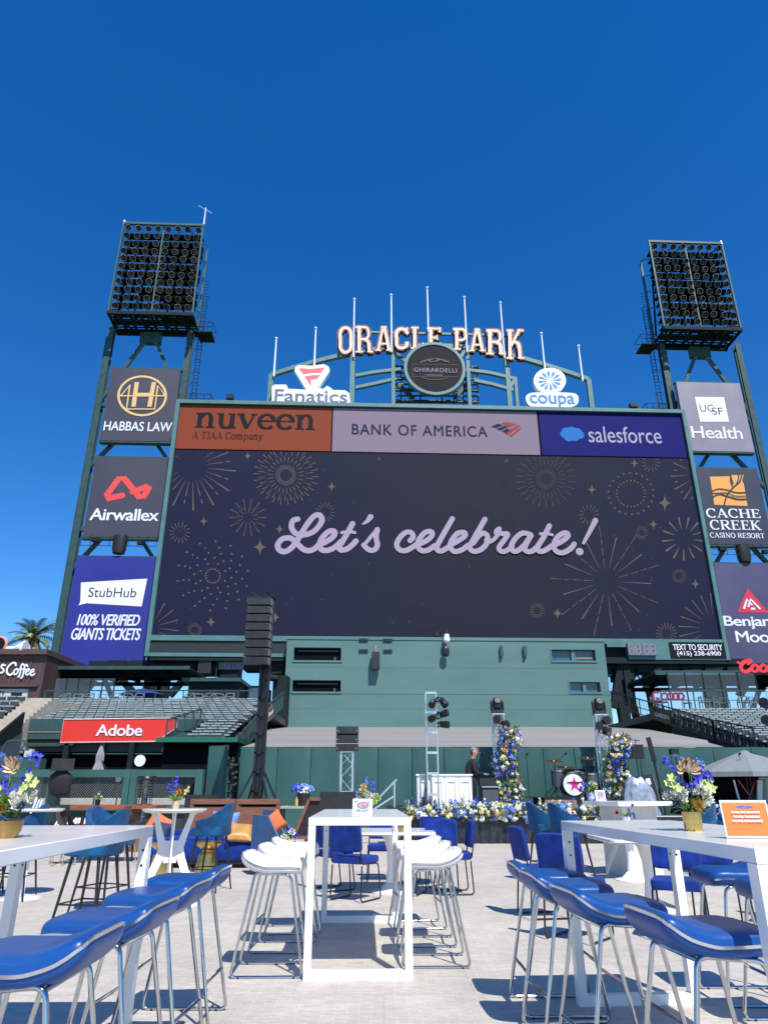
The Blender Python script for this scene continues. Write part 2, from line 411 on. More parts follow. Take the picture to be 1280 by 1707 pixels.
# ================================================================== GROUND AND FLOOR
def floor_mat():
    m = bpy.data.materials.new('event_floor_tiles'); m.use_nodes = True
    n = m.node_tree.nodes; l = m.node_tree.links; b = n['Principled BSDF']; b.inputs['Roughness'].default_value = 0.62
    tc = n.new('ShaderNodeTexCoord')
    br = n.new('ShaderNodeTexBrick'); br.inputs['Scale'].default_value = 1.0
    br.inputs['Brick Width'].default_value = 0.152; br.inputs['Row Height'].default_value = 0.051; br.inputs['Mortar Size'].default_value = 0.003
    br.inputs['Color1'].default_value = (0.50, 0.458, 0.395, 1); br.inputs['Color2'].default_value = (0.565, 0.517, 0.45, 1)
    br.inputs['Mortar'].default_value = (0.66, 0.605, 0.53, 1); br.inputs['Bias'].default_value = 0.1
    l.new(tc.outputs['Object'], br.inputs['Vector'])
    mp = n.new('ShaderNodeMapping'); mp.inputs['Scale'].default_value = (2.5, 8, 1); l.new(tc.outputs['Object'], mp.inputs[0])
    ns = n.new('ShaderNodeTexNoise'); ns.inputs['Scale'].default_value = 4; ns.inputs['Detail'].default_value = 8; ns.inputs['Roughness'].default_value = 0.7
    l.new(mp.outputs[0], ns.inputs['Vector'])
    n2 = n.new('ShaderNodeTexNoise'); n2.inputs['Scale'].default_value = 0.7; n2.inputs['Detail'].default_value = 6; l.new(tc.outputs['Object'], n2.inputs['Vector'])
    def mul(a, sock, lo, hi):
        r = n.new('ShaderNodeMapRange'); r.inputs['From Min'].default_value = 0.3; r.inputs['From Max'].default_value = 0.7
        r.inputs['To Min'].default_value = lo; r.inputs['To Max'].default_value = hi; l.new(sock, r.inputs['Value'])
        x = n.new('ShaderNodeMix'); x.data_type = 'RGBA'; x.blend_type = 'MULTIPLY'; x.inputs[0].default_value = 1
        l.new(a, x.inputs[6]); l.new(r.outputs[0], x.inputs[7]); return x.outputs[2]
    n4 = n.new('ShaderNodeTexNoise'); n4.inputs['Scale'].default_value = 2.6; n4.inputs['Detail'].default_value = 12; n4.inputs['Roughness'].default_value = 0.8; l.new(tc.outputs['Object'], n4.inputs['Vector'])
    c = mul(br.outputs['Color'], n4.outputs['Fac'], 0.80, 1.10); c = mul(c, ns.outputs['Fac'], 0.82, 1.12); c = mul(c, n2.outputs['Fac'], 0.88, 1.07)
    b3 = n.new('ShaderNodeTexBrick'); b3.offset = 0.5; b3.inputs['Scale'].default_value = 1.0
    b3.inputs['Brick Width'].default_value = 1.216; b3.inputs['Row Height'].default_value = 0.918; b3.inputs['Mortar Size'].default_value = 0.005
    b3.inputs['Color1'].default_value = (1, 1, 1, 1); b3.inputs['Color2'].default_value = (0.94, 0.94, 0.94, 1); b3.inputs['Mortar'].default_value = (0.80, 0.78, 0.76, 1)
    l.new(tc.outputs['Object'], b3.inputs['Vector'])
    x = n.new('ShaderNodeMix'); x.data_type = 'RGBA'; x.blend_type = 'MULTIPLY'; x.inputs[0].default_value = 1
    l.new(c, x.inputs[6]); l.new(b3.outputs['Color'], x.inputs[7]); c = x.outputs[2]
    l.new(c, b.inputs['Base Color'])
    bp = n.new('ShaderNodeBump'); bp.inputs['Strength'].default_value = 0.5; bp.inputs['Distance'].default_value = 0.004
    l.new(ns.outputs['Fac'], bp.inputs['Height']); l.new(bp.outputs[0], b.inputs['Normal'])
    return m
def sheet(name, x0, x1, y0, y1, z, m, n=1):
    mb = MB(); mb.add([(x0, y0, z), (x1, y0, z), (x1, y1, z), (x0, y1, z)], [(0, 1, 2, 3)])
    o = bpy.data.objects.new(name, mb.mesh(name, m)); COL.objects.link(o); o['kind'] = 'structure'
    return o
sheet('ground', -900, 900, -300, 1400, -0.012, mat('outfield_turf', (0.05, 0.09, 0.02), 0.9, var=0.3, scale=3, bump=0.3))
sheet('floor', -16, 16, -8, 22.6, 0.0, floor_mat())

# ================================================================== SCOREBOARD
B = BOARD
X0 = (B.at(294.8, 664.6, -.3)[0] + B.at(240.1, 1094.8, -.3)[0]) / 2
X1 = (B.at(1141.2, 683.2, -.3)[0] + B.at(1217, 1099.1, -.3)[0]) / 2
ZT = (B.at(294.8, 664.6, -.3)[1] + B.at(1141.2, 683.2, -.3)[1]) / 2
ZB = (B.at(240.1, 1094.8, -.3)[1] + B.at(1217, 1099.1, -.3)[1]) / 2
ZD = B.at(640, 1062.5, -.02)[1]                     # bottom of the main display
ZR = B.at(640, 756.0, -.02)[1]                      # its top, under the three banners
FW = 0.34
board = thing('scoreboard', 'giant dark video scoreboard with a green frame, fireworks and pink script lettering', 'scoreboard', B.M @ Vector((4, 0, 0)), B.a)
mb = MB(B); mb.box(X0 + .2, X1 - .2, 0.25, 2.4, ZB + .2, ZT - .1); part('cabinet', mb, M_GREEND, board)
mb = MB(B)
mb.box(X0, X1, -.3, .25, ZT - .36, ZT); mb.box(X0, X0 + FW, -.3, .25, ZB, ZT - .36); mb.box(X1 - FW, X1, -.3, .25, ZB, ZT - .36)
mb.box(X0 + FW, X1 - FW, -.27, .25, ZD - .42, ZD); mb.box(X0 + FW, X0 + 13, -.27, .25, ZB, ZB + .28)
xr = B.at(1012, 1080, -.3)[0]; xr2 = B.at(1047, 1090, -.3)[0]
mb.box(xr, X1 - FW, -.262, .25, ZB + 1.0, ZD - .42); mb.box(xr2, X1 - FW, -.265, .25, ZB, ZB + 1.0)
part('frame', mb, M_GREENL, board)
mb = MB(B); mb.box(X0 + FW, X0 + 13, -.15, .25, ZB + .28, ZD - .42); part('lower_panel', mb, mat('dark_led_panel', (0.012, 0.018, 0.022), 0.6, var=0.1), board)
def screen_mat():
    m = bpy.data.materials.new('led_screen_navy'); m.use_nodes = True; n = m.node_tree.nodes; l = m.node_tree.links; b = n['Principled BSDF']
    tc = n.new('ShaderNodeTexCoord'); sx = n.new('ShaderNodeSeparateXYZ'); l.new(tc.outputs['Object'], sx.inputs[0])
    a = n.new('ShaderNodeMath'); a.operation = 'ABSOLUTE'; l.new(sx.outputs[0], a.inputs[0])
    r = n.new('ShaderNodeMapRange'); r.inputs['From Min'].default_value = 3; r.inputs['From Max'].default_value = 22; l.new(a.outputs[0], r.inputs['Value'])
    c = n.new('ShaderNodeMix'); c.data_type = 'RGBA'; c.inputs[6].default_value = (0.016, 0.0182, 0.031, 1); c.inputs[7].default_value = (0.0118, 0.0145, 0.043, 1)
    l.new(r.outputs[0], c.inputs[0])
    br = n.new('ShaderNodeTexBrick'); br.offset = 0; br.inputs['Scale'].default_value = 1; br.inputs['Brick Width'].default_value = 0.96; br.inputs['Row Height'].default_value = 0.96
    br.inputs['Mortar Size'].default_value = 0.012; br.inputs['Color1'].default_value = (1, 1, 1, 1); br.inputs['Color2'].default_value = (0.93, 0.93, 0.94, 1); br.inputs['Mortar'].default_value = (0.8, 0.8, 0.8, 1)
    mp = n.new('ShaderNodeMapping'); mp.inputs['Rotation'].default_value = (PI / 2, 0, 0); l.new(tc.outputs['Object'], mp.inputs[0]); l.new(mp.outputs[0], br.inputs['Vector'])
    x = n.new('ShaderNodeMix'); x.data_type = 'RGBA'; x.blend_type = 'MULTIPLY'; x.inputs[0].default_value = 1
    l.new(c.outputs[2], x.inputs[6]); l.new(br.outputs[0], x.inputs[7]); l.new(x.outputs[2], b.inputs['Base Color'])
    b.inputs['Roughness'].default_value = 0.65; b.inputs['Specular IOR Level'].default_value = 0.12
    return m
mb = MB(B); mb.box(X0 + FW, X1 - FW, -.02, .25, ZD, ZR); part('display', mb, screen_mat(), board)
# the three banner screens along the top
def ban(px0, px1, name, m):
    mb = MB(B); a = B.at(px0, 715, -.05)[0]; b = B.at(px1, 720, -.05)[0]
    mb.box(a, b, -.05, .2, ZR + .12, ZT - .45); return part(name, mb, m, board)
mb = MB(B); mb.box(X0 + FW, X1 - FW, .0, .25, ZR, ZT - .36); part('banner_backing', mb, M_DARK, board)
ban(296.5, 552, 'banner_screen', mat('led_rust', (0.225, 0.048, 0.024), 0.65, spec=0.12, var=0.04)).__setitem__('label', 'rust orange banner screen with dark serif lettering')
ban(554.5, 897, 'banner_screen', mat('led_lilac', (0.225, 0.172, 0.228), 0.65, spec=0.12, var=0.03)).__setitem__('label', 'lilac banner screen with navy capitals and a striped flag emblem')
o = MB(B); a = B.at(899.5, 715, -.05)[0]; o.box(a, X1 - FW - .12, -.05, .2, ZR + .12, ZT - .45)
part('banner_screen', o, mat('led_royal', (0.006, 0.008, 0.125), 0.65, spec=0.12, var=0.04), board, label='royal blue banner screen with a light blue cloud')
M_NAVYINK = mat('led_navy_ink', (0.016, 0.02, 0.05), 0.65, spec=0.12, var=0.02)
M_INK = mat('led_black_ink', (0.012, 0.012, 0.016), 0.65, spec=0.12, var=0.02)
M_LILAC = mat('led_lilac_white', (0.36, 0.29, 0.385), 0.65, spec=0.12, var=0.03)
mb = MB(B)
serif(mb, 'nuveen', B.rect(325, 690, 527, 714.5, -.06), -.062, .003, 1.1)
serif(mb, 'A TIAA Company', B.rect(320.5, 720.5, 438.5, 735.5, -.06), -.062, .003, .85)
part('lettering', mb, M_INK, board, False)
mb = MB(B); text(mb, 'BANK OF AMERICA', B.rect(586.5, 708.5, 812, 726.5, -.06), -.06, .03, space=1.12); 
def bq(mb, pts, y=-.06): mb.poly([B.at(x, yy, y) for x, yy in pts], y)
for q in ([(818, 711), (830, 706), (838, 709), (826, 714)], [(827, 715), (840, 710), (846, 712), (834, 718)], [(836, 719), (845, 714), (851, 717), (843, 722)]): bq(mb, q)
part('lettering', mb, M_NAVYINK, board, False)
mb = MB(B)
for q in ([(834, 706.5), (842, 703.5), (854, 705), (845, 708.5)], [(840, 722), (850, 716), (862, 708.5), (868, 710), (855, 718.5), (847, 726)], [(838, 709), (848, 707), (858, 706), (861, 707.5), (848, 713)],
          [(848, 727), (857, 720), (866, 713), (869.5, 714), (860, 722), (852, 729)]): bq(mb, q)
part('flag_emblem', mb, mat('led_red', (0.30, 0.045, 0.06), 0.65, spec=0.12, var=.02), board, False)
mb = MB(B); text(mb, 'salesforce', B.rect(980, 711.5, 1101, 738.5, -.06), -.06, .012); part('lettering', mb, mat('led_pale', (0.36, 0.33, 0.45), 0.65, spec=0.12, var=.02), board, False)
mb = MB(B)
for i, (x, y, r) in enumerate(((944, 720, 9), (953, 719, 9.5), (962, 720.5, 8.5), (966, 725, 8), (957, 728, 9), (947, 729, 8.5), (940, 724, 7.5), (953, 724, 9))):
    c = B.at(x, y, -.06); mb.disc(c, r * .051, -.06 - .003 * i, 16)
part('cloud_emblem', mb, mat('led_cloud_blue', (0.02, 0.16, 0.45), 0.65, spec=0.12, var=.02), board, False)
# fireworks on the display
M_TAN = mat('led_tan', (0.120, 0.094, 0.076), 0.65, spec=0.12, var=.05); M_TANF = mat('led_tan_faint', (0.058, 0.054, 0.058), 0.65, spec=0.12, var=.05)
def inside(p): return X0 + FW + .05 < p[0] < X1 - FW - .05 and ZD + .05 < p[1] < ZR - .05
class FwMB(MB):
    k = 0
    def px(s, pts, w):
        P = [B.at(x, y, -.03) for x, y in pts]
        n = 7; Q = []
        for i in range(n):
            t = i / (n - 1); Q.append((P[0][0] * (1 - t) + P[1][0] * t, P[0][1] * (1 - t) + P[1][1] * t, w[0] * (1 - t) + w[1] * t))
        Q = [q for q in Q if inside(q)]
        if len(Q) > 2:
            s.k += 1; s.ribbon([(q[0], q[1]) for q in Q], [q[2] * .042 for q in Q], -.03 - .001 * (s.k % 7), 0, True)
    def burst(s, cx, cy, r0, r1, n, w0, w1, a0=0.0, ky=1.0, j=0):
        for i in range(n):
            a = a0 + 2 * PI * i / n; R = r1 * (1 - j * (i % 2))
            s.px([(cx + r0 * math.cos(a), cy + r0 * ky * math.sin(a)), (cx + R * math.cos(a), cy + R * ky * math.sin(a))], (w0, w1))
    def dots(s, cx, cy, r, n, d, a0=0.0, ky=1.0):
        for i in range(n):
            a = a0 + 2 * PI * i / n; p = B.at(cx + r * math.cos(a), cy + r * ky * math.sin(a), -.03)
            if inside(p): s.disc(p, d * .026, -.031, 8)
    def star(s, cx, cy, r):
        pts = []
        for i in range(32):
            a = 2 * PI * i / 32; k = 1 / (abs(math.cos(a)) ** .55 + abs(math.sin(a)) ** .55) ** (1 / .55)
            p = B.at(cx + r * .8 * k * math.cos(a), cy + r * k * math.sin(a), -.03); pts.append(p)
        s.poly(pts, -.032); 
fw = FwMB(B)
fw.burst(321, 778, 26, 72, 13, .6, 3.2, .1); fw.burst(321, 778, 24, 50, 13, .5, 2.4, .1 + PI / 13); fw.burst(321, 778, 57, 62, 13, 2, 3, .1 + PI / 13); fw.burst(321, 778, 0, 0.1, 1, 1, 1)
fw.burst(476.6, 792, 10, 17, 30, 1.2, 1.6); fw.burst(476.6, 792, 22, 30, 26, 1.2, 1.8, .05); fw.burst(476.6, 792, 33, 45, 26, .8, 2.2, .15, .95); fw.burst(476.6, 792, 42, 53, 26, .8, 2.2, .05, .92)
fw.burst(413, 863, 8, 17, 12, .7, 1.4, .2); fw.burst(413, 863, 16, 31, 14, .7, 1.6); fw.burst(300, 888, 9, 17, 15, .8, 1.6); fw.burst(325, 1050, 6, 11.5, 15, .7, 1.3); fw.burst(542, 854, 9, 16, 16, .7, 1.4)
for r, n, a in ((12, 16, 0), (22, 8, .4), (31, 12, .1), (40, 12, .35), (49, 13, .1), (59, 14, .3)): fw.dots(355, 960, r, n, 3.4 if r > 12 else 3, a, .98)
fw.burst(252, 1046, 14, 46, 16, .5, 2.2, .12)
for a in range(18):
    t = 2 * PI * a / 18 + .05; c, s_ = math.cos(t), math.sin(t); R = 84 if a % 2 else 74; q = (1010, 969)
    if a % 2: 
        for k0, k1 in ((22, 38), (42, 56), (60, 70), (74, R + 8)): fw.px([(q[0] + k0 * c, q[1] + k0 * s_), (q[0] + k1 * c, q[1] + k1 * s_)], (.9, 1.5))
    else: fw.px([(q[0] + 24 * c, q[1] + 24 * s_), (q[0] + R * c, q[1] + R * s_)], (.6, 2.4))
fw.dots(1051, 823, 23.5, 24, 3, 0, .92); fw.dots(1051, 823, 37.5, 22, 3.4, .1, .92)
fw.burst(1139, 898, 17, 35, 13, 1.2, 4.2, .12); fw.burst(1084, 771, 8, 15, 14, .8, 1.6); fw.burst(981, 858, 9, 16.5, 14, .8, 1.6); fw.burst(1069, 888, 5, 10.5, 13, .8, 1.3)
fw.burst(1131, 960, 6, 11.5, 15, .8, 1.3); fw.burst(895, 1018, 6, 12, 15, .8, 1.3); fw.burst(1110, 1056, 8, 17, 18, .8, 1.5)
fw.burst(1165, 792, 20, 47, 13, .7, 2.8, .2); fw.burst(1165, 792, 38, 42, 13, 2, 2.6, .2 + PI / 13); fw.burst(1189, 1047, 24, 58, 22, .6, 2.2, .05)
for x, y, r in ((413, 760, 8), (553, 811, 9), (340, 869, 9), (466, 882, 9), (433.5, 912, 14), (352, 1037, 10), (459, 1029, 10), (1057, 772, 8), (986, 816, 9), (1107.5, 838.5, 14), (1088.5, 874, 9), (1158.5, 973.5, 9), (929, 1022.5, 10)): fw.star(x, y, r)
rr = random.Random(3)
for i in range(80):
    x = rr.uniform(290, 1170); y = rr.uniform(765, 1055)
    p = B.at(x, y, -.03)
    if inside(p) and not (455 < x < 1000 and 845 < y < 935): fw.disc(p, rr.uniform(.03, .05), -.03, 6)
part('fireworks', fw, M_TAN, board, False)
fw = FwMB(B); fw.burst(909.7, 798.7, 10, 17, 28, 1.2, 1.6); fw.burst(909.7, 798.7, 22, 32, 26, 1.2, 1.8); fw.burst(909.7, 798.7, 35, 50, 26, 1, 2.2, .12, .92); fw.star(632, 765, 6); fw.star(844, 768, 7)
part('faint_fireworks', fw, M_TANF, board, False)
# script lettering, drawn stroke by stroke
A_ = lambda x, y: (440 + x / 4.2667, 840 + y / 4.2667)
C_ = lambda x, y: (700 + x / 4.129, 840 + y / 4.129)
SCRIPT = [
 (A_, [(240, 108), (208, 118), (196, 160), (215, 200), (250, 218), (300, 218), (355, 195), (400, 145), (412, 108), (396, 80), (365, 82), (330, 115), (288, 175), (240, 255), (196, 312), (148, 340), (108, 325), (100, 288), (132, 250), (185, 243), (225, 270), (270, 315), (312, 333), (355, 322), (392, 290)], 36),
 (A_, [(392, 290), (440, 270), (485, 240), (505, 208), (490, 192), (455, 200), (412, 245), (395, 292), (412, 326), (455, 330), (505, 308), (548, 268)], 36),
 (A_, [(630, 140), (595, 205), (555, 272), (534, 308), (550, 328), (592, 320), (630, 290), (654, 264)], 36),
 (A_, [(552, 204), (600, 198), (646, 204)], 20),
 (A_, [(758, 92), (735, 122), (706, 142)], (38, 30, 14)),
 (A_, [(808, 180), (776, 214), (738, 262), (708, 294)], 24),
 (A_, [(806, 182), (797, 235), (806, 288), (794, 320), (766, 332), (736, 320), (710, 294)], 34),
 (A_, [(1038, 262), (1060, 236), (1048, 206), (1012, 202), (970, 235), (944, 285), (958, 322), (1000, 334), (1050, 312), (1096, 280)], 34),
 (A_, [(1098, 288), (1145, 268), (1186, 236), (1196, 208), (1176, 196), (1140, 208), (1098, 262), (1096, 308), (1124, 334), (1168, 328), (1212, 298)], 34),
 (C_, [(222, 102), (190, 158), (150, 228), (118, 288), (116, 314), (142, 326), (184, 305), (215, 280)], 34),
 (C_, [(212, 282), (262, 255), (304, 225), (310, 203), (290, 196), (252, 208), (214, 260), (210, 300), (236, 328), (285, 318), (332, 284)], 34),
 (C_, [(446, 106), (412, 166), (374, 232), (344, 290), (350, 318), (380, 328), (425, 310), (460, 268), (462, 222), (434, 202), (398, 226), (366, 270)], 34),
 (C_, [(452, 252), (478, 262), (508, 244), (530, 216)], 26),
 (C_, [(530, 216), (524, 192), (544, 172)], 32),
 (C_, [(536, 186), (562, 206), (602, 208), (578, 250), (544, 296), (548, 322), (582, 328), (632, 296)], 32),
 (C_, [(758, 212), (704, 202), (656, 238), (626, 290), (638, 324), (672, 322), (720, 280), (758, 222)], 34),
 (C_, [(762, 218), (726, 282), (720, 316), (744, 330), (776, 322), (808, 292)], 34),
 (C_, [(888, 152), (850, 228), (808, 296), (816, 326), (852, 324), (908, 288)], 34),
 (C_, [(826, 208), (870, 206), (908, 214)], 20),
 (C_, [(908, 290), (966, 264), (1008, 232), (1014, 208), (988, 202), (942, 232), (918, 285), (934, 326), (978, 338), (1030, 312), (1058, 278)], 34),
 (C_, [(1204, 116), (1166, 190), (1122, 272)], (36, 30, 20)),
]
mb = MB(B); n = 0
for fn, pts, w in SCRIPT:
    P = catmull([B.at(*fn(x, y), -.05) for x, y in pts], 6); L = len(P) - 1
    W = [v * .0134 for v in ([w] * (L + 1) if not isinstance(w, tuple) else [w[0] + (w[2] - w[0]) * i / L for i in range(L + 1)])]
    mb.ribbon(P, W, -.05 - .0035 * n, .0001, True); n += 1
mb.disc(B.at(*C_(1097, 328), -.05), .33, -.05, 18)
part('script_lettering', mb, M_LILAC, board, False)
# two timer displays and the text sign on the lower frame
def timer(px0, py0, px1, py1, label, ly):
    t = thing('timer_display', label, 'timer', B.M @ Vector((B.at((px0 + px1) / 2, py1, ly)[0], ly, B.at(px0, py1, ly)[1])), B.a, 'unlit timer displays')
    a, b, c, d = B.rect(px0, py0, px1, py1, ly)
    mb = MB(B); mb.box(a, b, ly, ly + .25, c, d); part('casing', mb, mat('grey_plastic_casing', (0.10, 0.12, 0.15), .5), t)
    mb = MB(B); w = (b - a) / 4.6; h = d - c
    for i in range(4):
        x = a + w * (.15 + i * 1.06 + (.3 if i > 1 else 0))
        for (u0, v0, u1, v1) in ((.1, .5, .8, .5), (.1, .9, .8, .9), (.1, .1, .8, .1), (.1, .1, .1, .5), (.1, .5, .1, .9), (.8, .1, .8, .5), (.8, .5, .8, .9)):
            mb.ribbon([(x + u0 * w, c + v0 * h), (x + u1 * w, c + v1 * h)], .14, ly - .012 - .002 * (u0 == u1), 0, False)
    part('digit_segments', mb, mat('unlit_segment', (0.17, 0.19, 0.22), .5), t, False)
timer(1046, 1071.5, 1093, 1092.5, 'grey unlit timer under the right end of the scoreboard', -.5)
timer(365, 1096, 407, 1116, 'grey unlit timer hanging under the scoreboard behind the tall speaker array', .3)
t = thing('text_sign', 'black sign with a white security telephone text line at the scoreboard corner', 'sign', B.M @ Vector((B.at(1160, 1096, -.3)[0], -.3, B.at(1160, 1096, -.3)[1])), B.a)
a, b, c, d = B.rect(1116.5, 1070.5, 1208, 1096.5, -.35); mb = MB(B); mb.box(a, b, -.35, -.28, c, d); part('panel', mb, M_INK, t)
mb = MB(B); text(mb, 'TEXT TO SECURITY', B.rect(1121, 1074, 1203, 1084, -.36), -.36, .05); text(mb, '(415) 238-6900', B.rect(1128, 1085.5, 1201, 1095, -.36), -.36, .05)
part('lettering', mb, M_SIGNW, t, False)

# ================================================================== LIGHT TOWERS WITH SIGNS
LAMPM = {}
def lamp_mesh(gold):
    if gold not in LAMPM:
        mb = MB(); T = Matrix.Rotation(math.radians(28), 4, 'X'); mb.M = T
        mb.lathe([(.10, -.40), (.20, -.22), (.28, .02), (.31, .18), (.295, .18), (.27, .05)], n=14, axis='Y'); mb.cur = 1
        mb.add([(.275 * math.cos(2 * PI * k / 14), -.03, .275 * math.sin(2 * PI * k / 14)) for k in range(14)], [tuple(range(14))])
        mb.cur = 2; mb.tube([(.303 * math.cos(2 * PI * k / 14), -.18, .303 * math.sin(2 * PI * k / 14)) for k in range(14)], .02, 4, True)
        mb.cur = 0; mb.bar((0, .3, 0), (0, .8, -.25), .08)
        lens = mat('gold_reflection_lens', (0.70, 0.42, 0.08), .3, 0, var=.4, scale=3) if gold else mat('dark_lamp_lens', (0.012, 0.013, 0.016), .18, var=.3)  # gold lens colour is a painted reflection on the glass
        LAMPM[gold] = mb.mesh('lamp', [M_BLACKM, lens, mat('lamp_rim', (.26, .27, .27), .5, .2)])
    return LAMPM[gold]
def tower(side):
    L = side == 'left'
    if L:
        c = [B.at(205, 371, .4), B.at(337, 378, .4), B.at(183.5, 514, .4), B.at(323, 519, .4)]; posts = (B.at(180, 600, 3)[0], B.at(320, 549, 3)[0])
        nm = 'steel light tower left of the scoreboard carrying gold, red and blue signs'
    else:
        c = [B.at(1082, 404, .4), B.at(1205, 406, .4), B.at(1107, 542, .4), B.at(1231, 542, .4)]; posts = (B.at(1104, 600, 3)[0], B.at(1223, 566, 3)[0])
        nm = 'steel light tower right of the scoreboard beside the grey and orange signs'
    x0 = (c[0][0] + c[2][0]) / 2; x1 = (c[1][0] + c[3][0]) / 2; z1 = (c[0][1] + c[1][1]) / 2; z0 = (c[2][1] + c[3][1]) / 2
    xm = (posts[0] + posts[1]) / 2
    t = thing('light_tower', nm, 'light tower', B.M @ Vector((xm, 3, 0)), B.a, 'twin light towers')
    for x in posts:
        mb = MB(B)   # built-up column: two flanges and a web
        mb.box(x - .27, x + .27, 2.6, 2.7, 0, z0 - .5); mb.box(x - .27, x + .27, 3.1, 3.2, 0, z0 - .5); mb.box(x - .05, x + .05, 2.7, 3.1, 0, z0 - .5)
        for k in range(40): mb.bar((x - .3, 2.66, 1.2 * k + .4), (x + .3, 2.64, 1.2 * k + 1.0), .05, .04)
        mb.box(x + (-.42 if L == (x == posts[0]) else .33), x + (-.42 if L == (x == posts[0]) else .33) + .09, 2.7, 2.85, 8, z0 - 1.5)
        part('column', mb, M_GREEN, t)
    mb = MB(B); zs = [10.2, 17.8, 27.2, 36.6, z0 - 8.8 + .0]
    zt = z0 - 1.6
    gz = [B.at(640, y, 3)[1] for y in ((748, 911) if L else (767, 924))]
    for (za, zb) in ((zt - 7.2, zt), (gz[0] - 2.6, gz[0] + 2.2), (gz[1] - 2.6, gz[1] + 2.2), (3, 9.5)):
        m_ = (za + zb) / 2
        for a_, b_ in ((posts[0], xm - .4), (posts[1], xm + .4)): mb = MB(B); mb.bar((a_, 2.9, za), (b_, 2.9, zb), .32, .32); part('brace', mb, M_GREEN, t)
    for z in (10.0, gz[1] + 1.2, zt - 7.6): mb = MB(B); mb.bar((posts[0], 2.9, z), (posts[1], 2.9, z), .3, .4); part('crossbeam', mb, M_GREEN, t)
    mb = MB(B); mb.box(xm - 1.0, xm + 1.0, 2.7, 3.3, zt - .5, zt + .7); part('gusset', mb, M_GREEN, t)
    mb = MB(B)
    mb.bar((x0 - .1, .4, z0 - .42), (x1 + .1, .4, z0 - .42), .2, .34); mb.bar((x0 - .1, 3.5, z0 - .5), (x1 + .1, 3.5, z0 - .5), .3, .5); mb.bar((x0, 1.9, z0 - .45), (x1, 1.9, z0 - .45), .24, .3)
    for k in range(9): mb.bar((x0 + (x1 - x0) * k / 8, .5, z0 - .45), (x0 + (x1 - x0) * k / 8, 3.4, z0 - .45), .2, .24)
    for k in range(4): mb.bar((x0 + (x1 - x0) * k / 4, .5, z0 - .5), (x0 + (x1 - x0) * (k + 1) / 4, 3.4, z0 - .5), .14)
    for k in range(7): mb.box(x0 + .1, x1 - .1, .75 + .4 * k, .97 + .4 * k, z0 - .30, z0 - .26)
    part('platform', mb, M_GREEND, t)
    mb = MB(B)
    for x in (x0, x1):
        mb.box(x - .08, x + .08, .4, .6, z0 - .55, z1); mb.box(x - .1, x + .1, 2.9, 3.1, z0 - .55, z1 - .6)
        for k in range(5): mb.bar((x, .5, z0 + (z1 - z0) * k / 5), (x, 3, z0 + (z1 - z0) * (k + .9) / 5), .1)
    mb.box(x0 - .1, x1 + .1, .38, .62, z1, z1 + .25); mb.box((x0 + x1) / 2 - .08, (x0 + x1) / 2 + .08, .66, .8, z0 - .5, z1)
    part('lamp_frame', mb, mat('weathered_green_steel', (.04, .09, .088), .5), t)
    mb = MB(B)
    nz, nx = 11, 8; dz = (z1 - z0) / nz; dx = (x1 - x0) / nx
    for j in range(nz):
        z = z0 + dz * (j + .5)
        mb.box(x0 + .1, x1 - .1, 1.15, 1.75, z - .36, z - .28); mb.box(x0 + .1, x1 - .1, 1.1, 1.16, z - .28, z - .12)
        if j % 3 != 1: mb.box(x0 + dx * (2 if j % 2 else 4.5), x1 - .2, 2.2, 2.3, z - .5, z + .2)
    for k in range(5): mb.bar((x0 + dx * k * 1.6, 2.4, z0), (x0 + dx * (k * 1.6 + 1), 2.5, z1 - .6), .14)
    part('catwalk', mb, M_DARK, t)
    rr = random.Random(5 if L else 6)
    for j in range(nz):
        for i in range(nx):
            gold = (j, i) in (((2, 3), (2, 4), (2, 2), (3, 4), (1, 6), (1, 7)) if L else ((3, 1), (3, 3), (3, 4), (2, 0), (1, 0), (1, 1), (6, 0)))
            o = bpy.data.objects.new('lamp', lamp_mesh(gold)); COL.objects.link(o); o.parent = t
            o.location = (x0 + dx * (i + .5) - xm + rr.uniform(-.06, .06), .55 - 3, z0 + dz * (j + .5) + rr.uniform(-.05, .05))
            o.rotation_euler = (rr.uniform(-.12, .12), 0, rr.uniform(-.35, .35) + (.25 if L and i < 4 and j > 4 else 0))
    # ladder and small caged landings
    sx = x1 + .35 if L else x0 - .35; s_ = 1 if L else -1
    mb = MB(B); xl = (posts[1] if L else posts[0]) + s_ * .9
    for d in (-.22, .22): mb.bar((xl + d, 3.2, 24), (xl + d, 3.2, z0 + 4), .06)
    for k in range(70): mb.bar((xl - .22, 3.2, 24 + k * .38), (xl + .22, 3.2, 24 + k * .38), .04)
    for k in range(18): mb.tube([(xl + .42 * math.cos(a), 3.2 - .55 * abs(math.sin(a)), 26 + k * 1.3) for a in [PI * q / 6 for q in range(7)]], .02, 4)
    part('ladder', mb, M_GREEND, t)
    mb = MB(B)
    for z in (z0 - 1.0, ZT + 1.0):
        w = 1.9 if z < 40 else 1.3
        mb.box(min(xl - .2 * s_, xl + w * s_), max(xl - .2 * s_, xl + w * s_), 2.2, 4.0, z - .1, z)
        for yy in (2.2, 4.0):
            for zz in (z + .55, z + 1.1): mb.bar((xl - .2 * s_, yy, zz), (xl + w * s_, yy, zz), .05)
        for k in range(4): mb.bar((xl + w * s_ * k / 3, 2.2, z), (xl + w * s_ * k / 3, 2.2, z + 1.1), .05)
        mb.bar((xl + w * s_, 2.2, z + 1.1), (xl + w * s_, 4.0, z + 1.1), .05)
    part('landing', mb, M_GREEND, t)
    mb = MB(B)
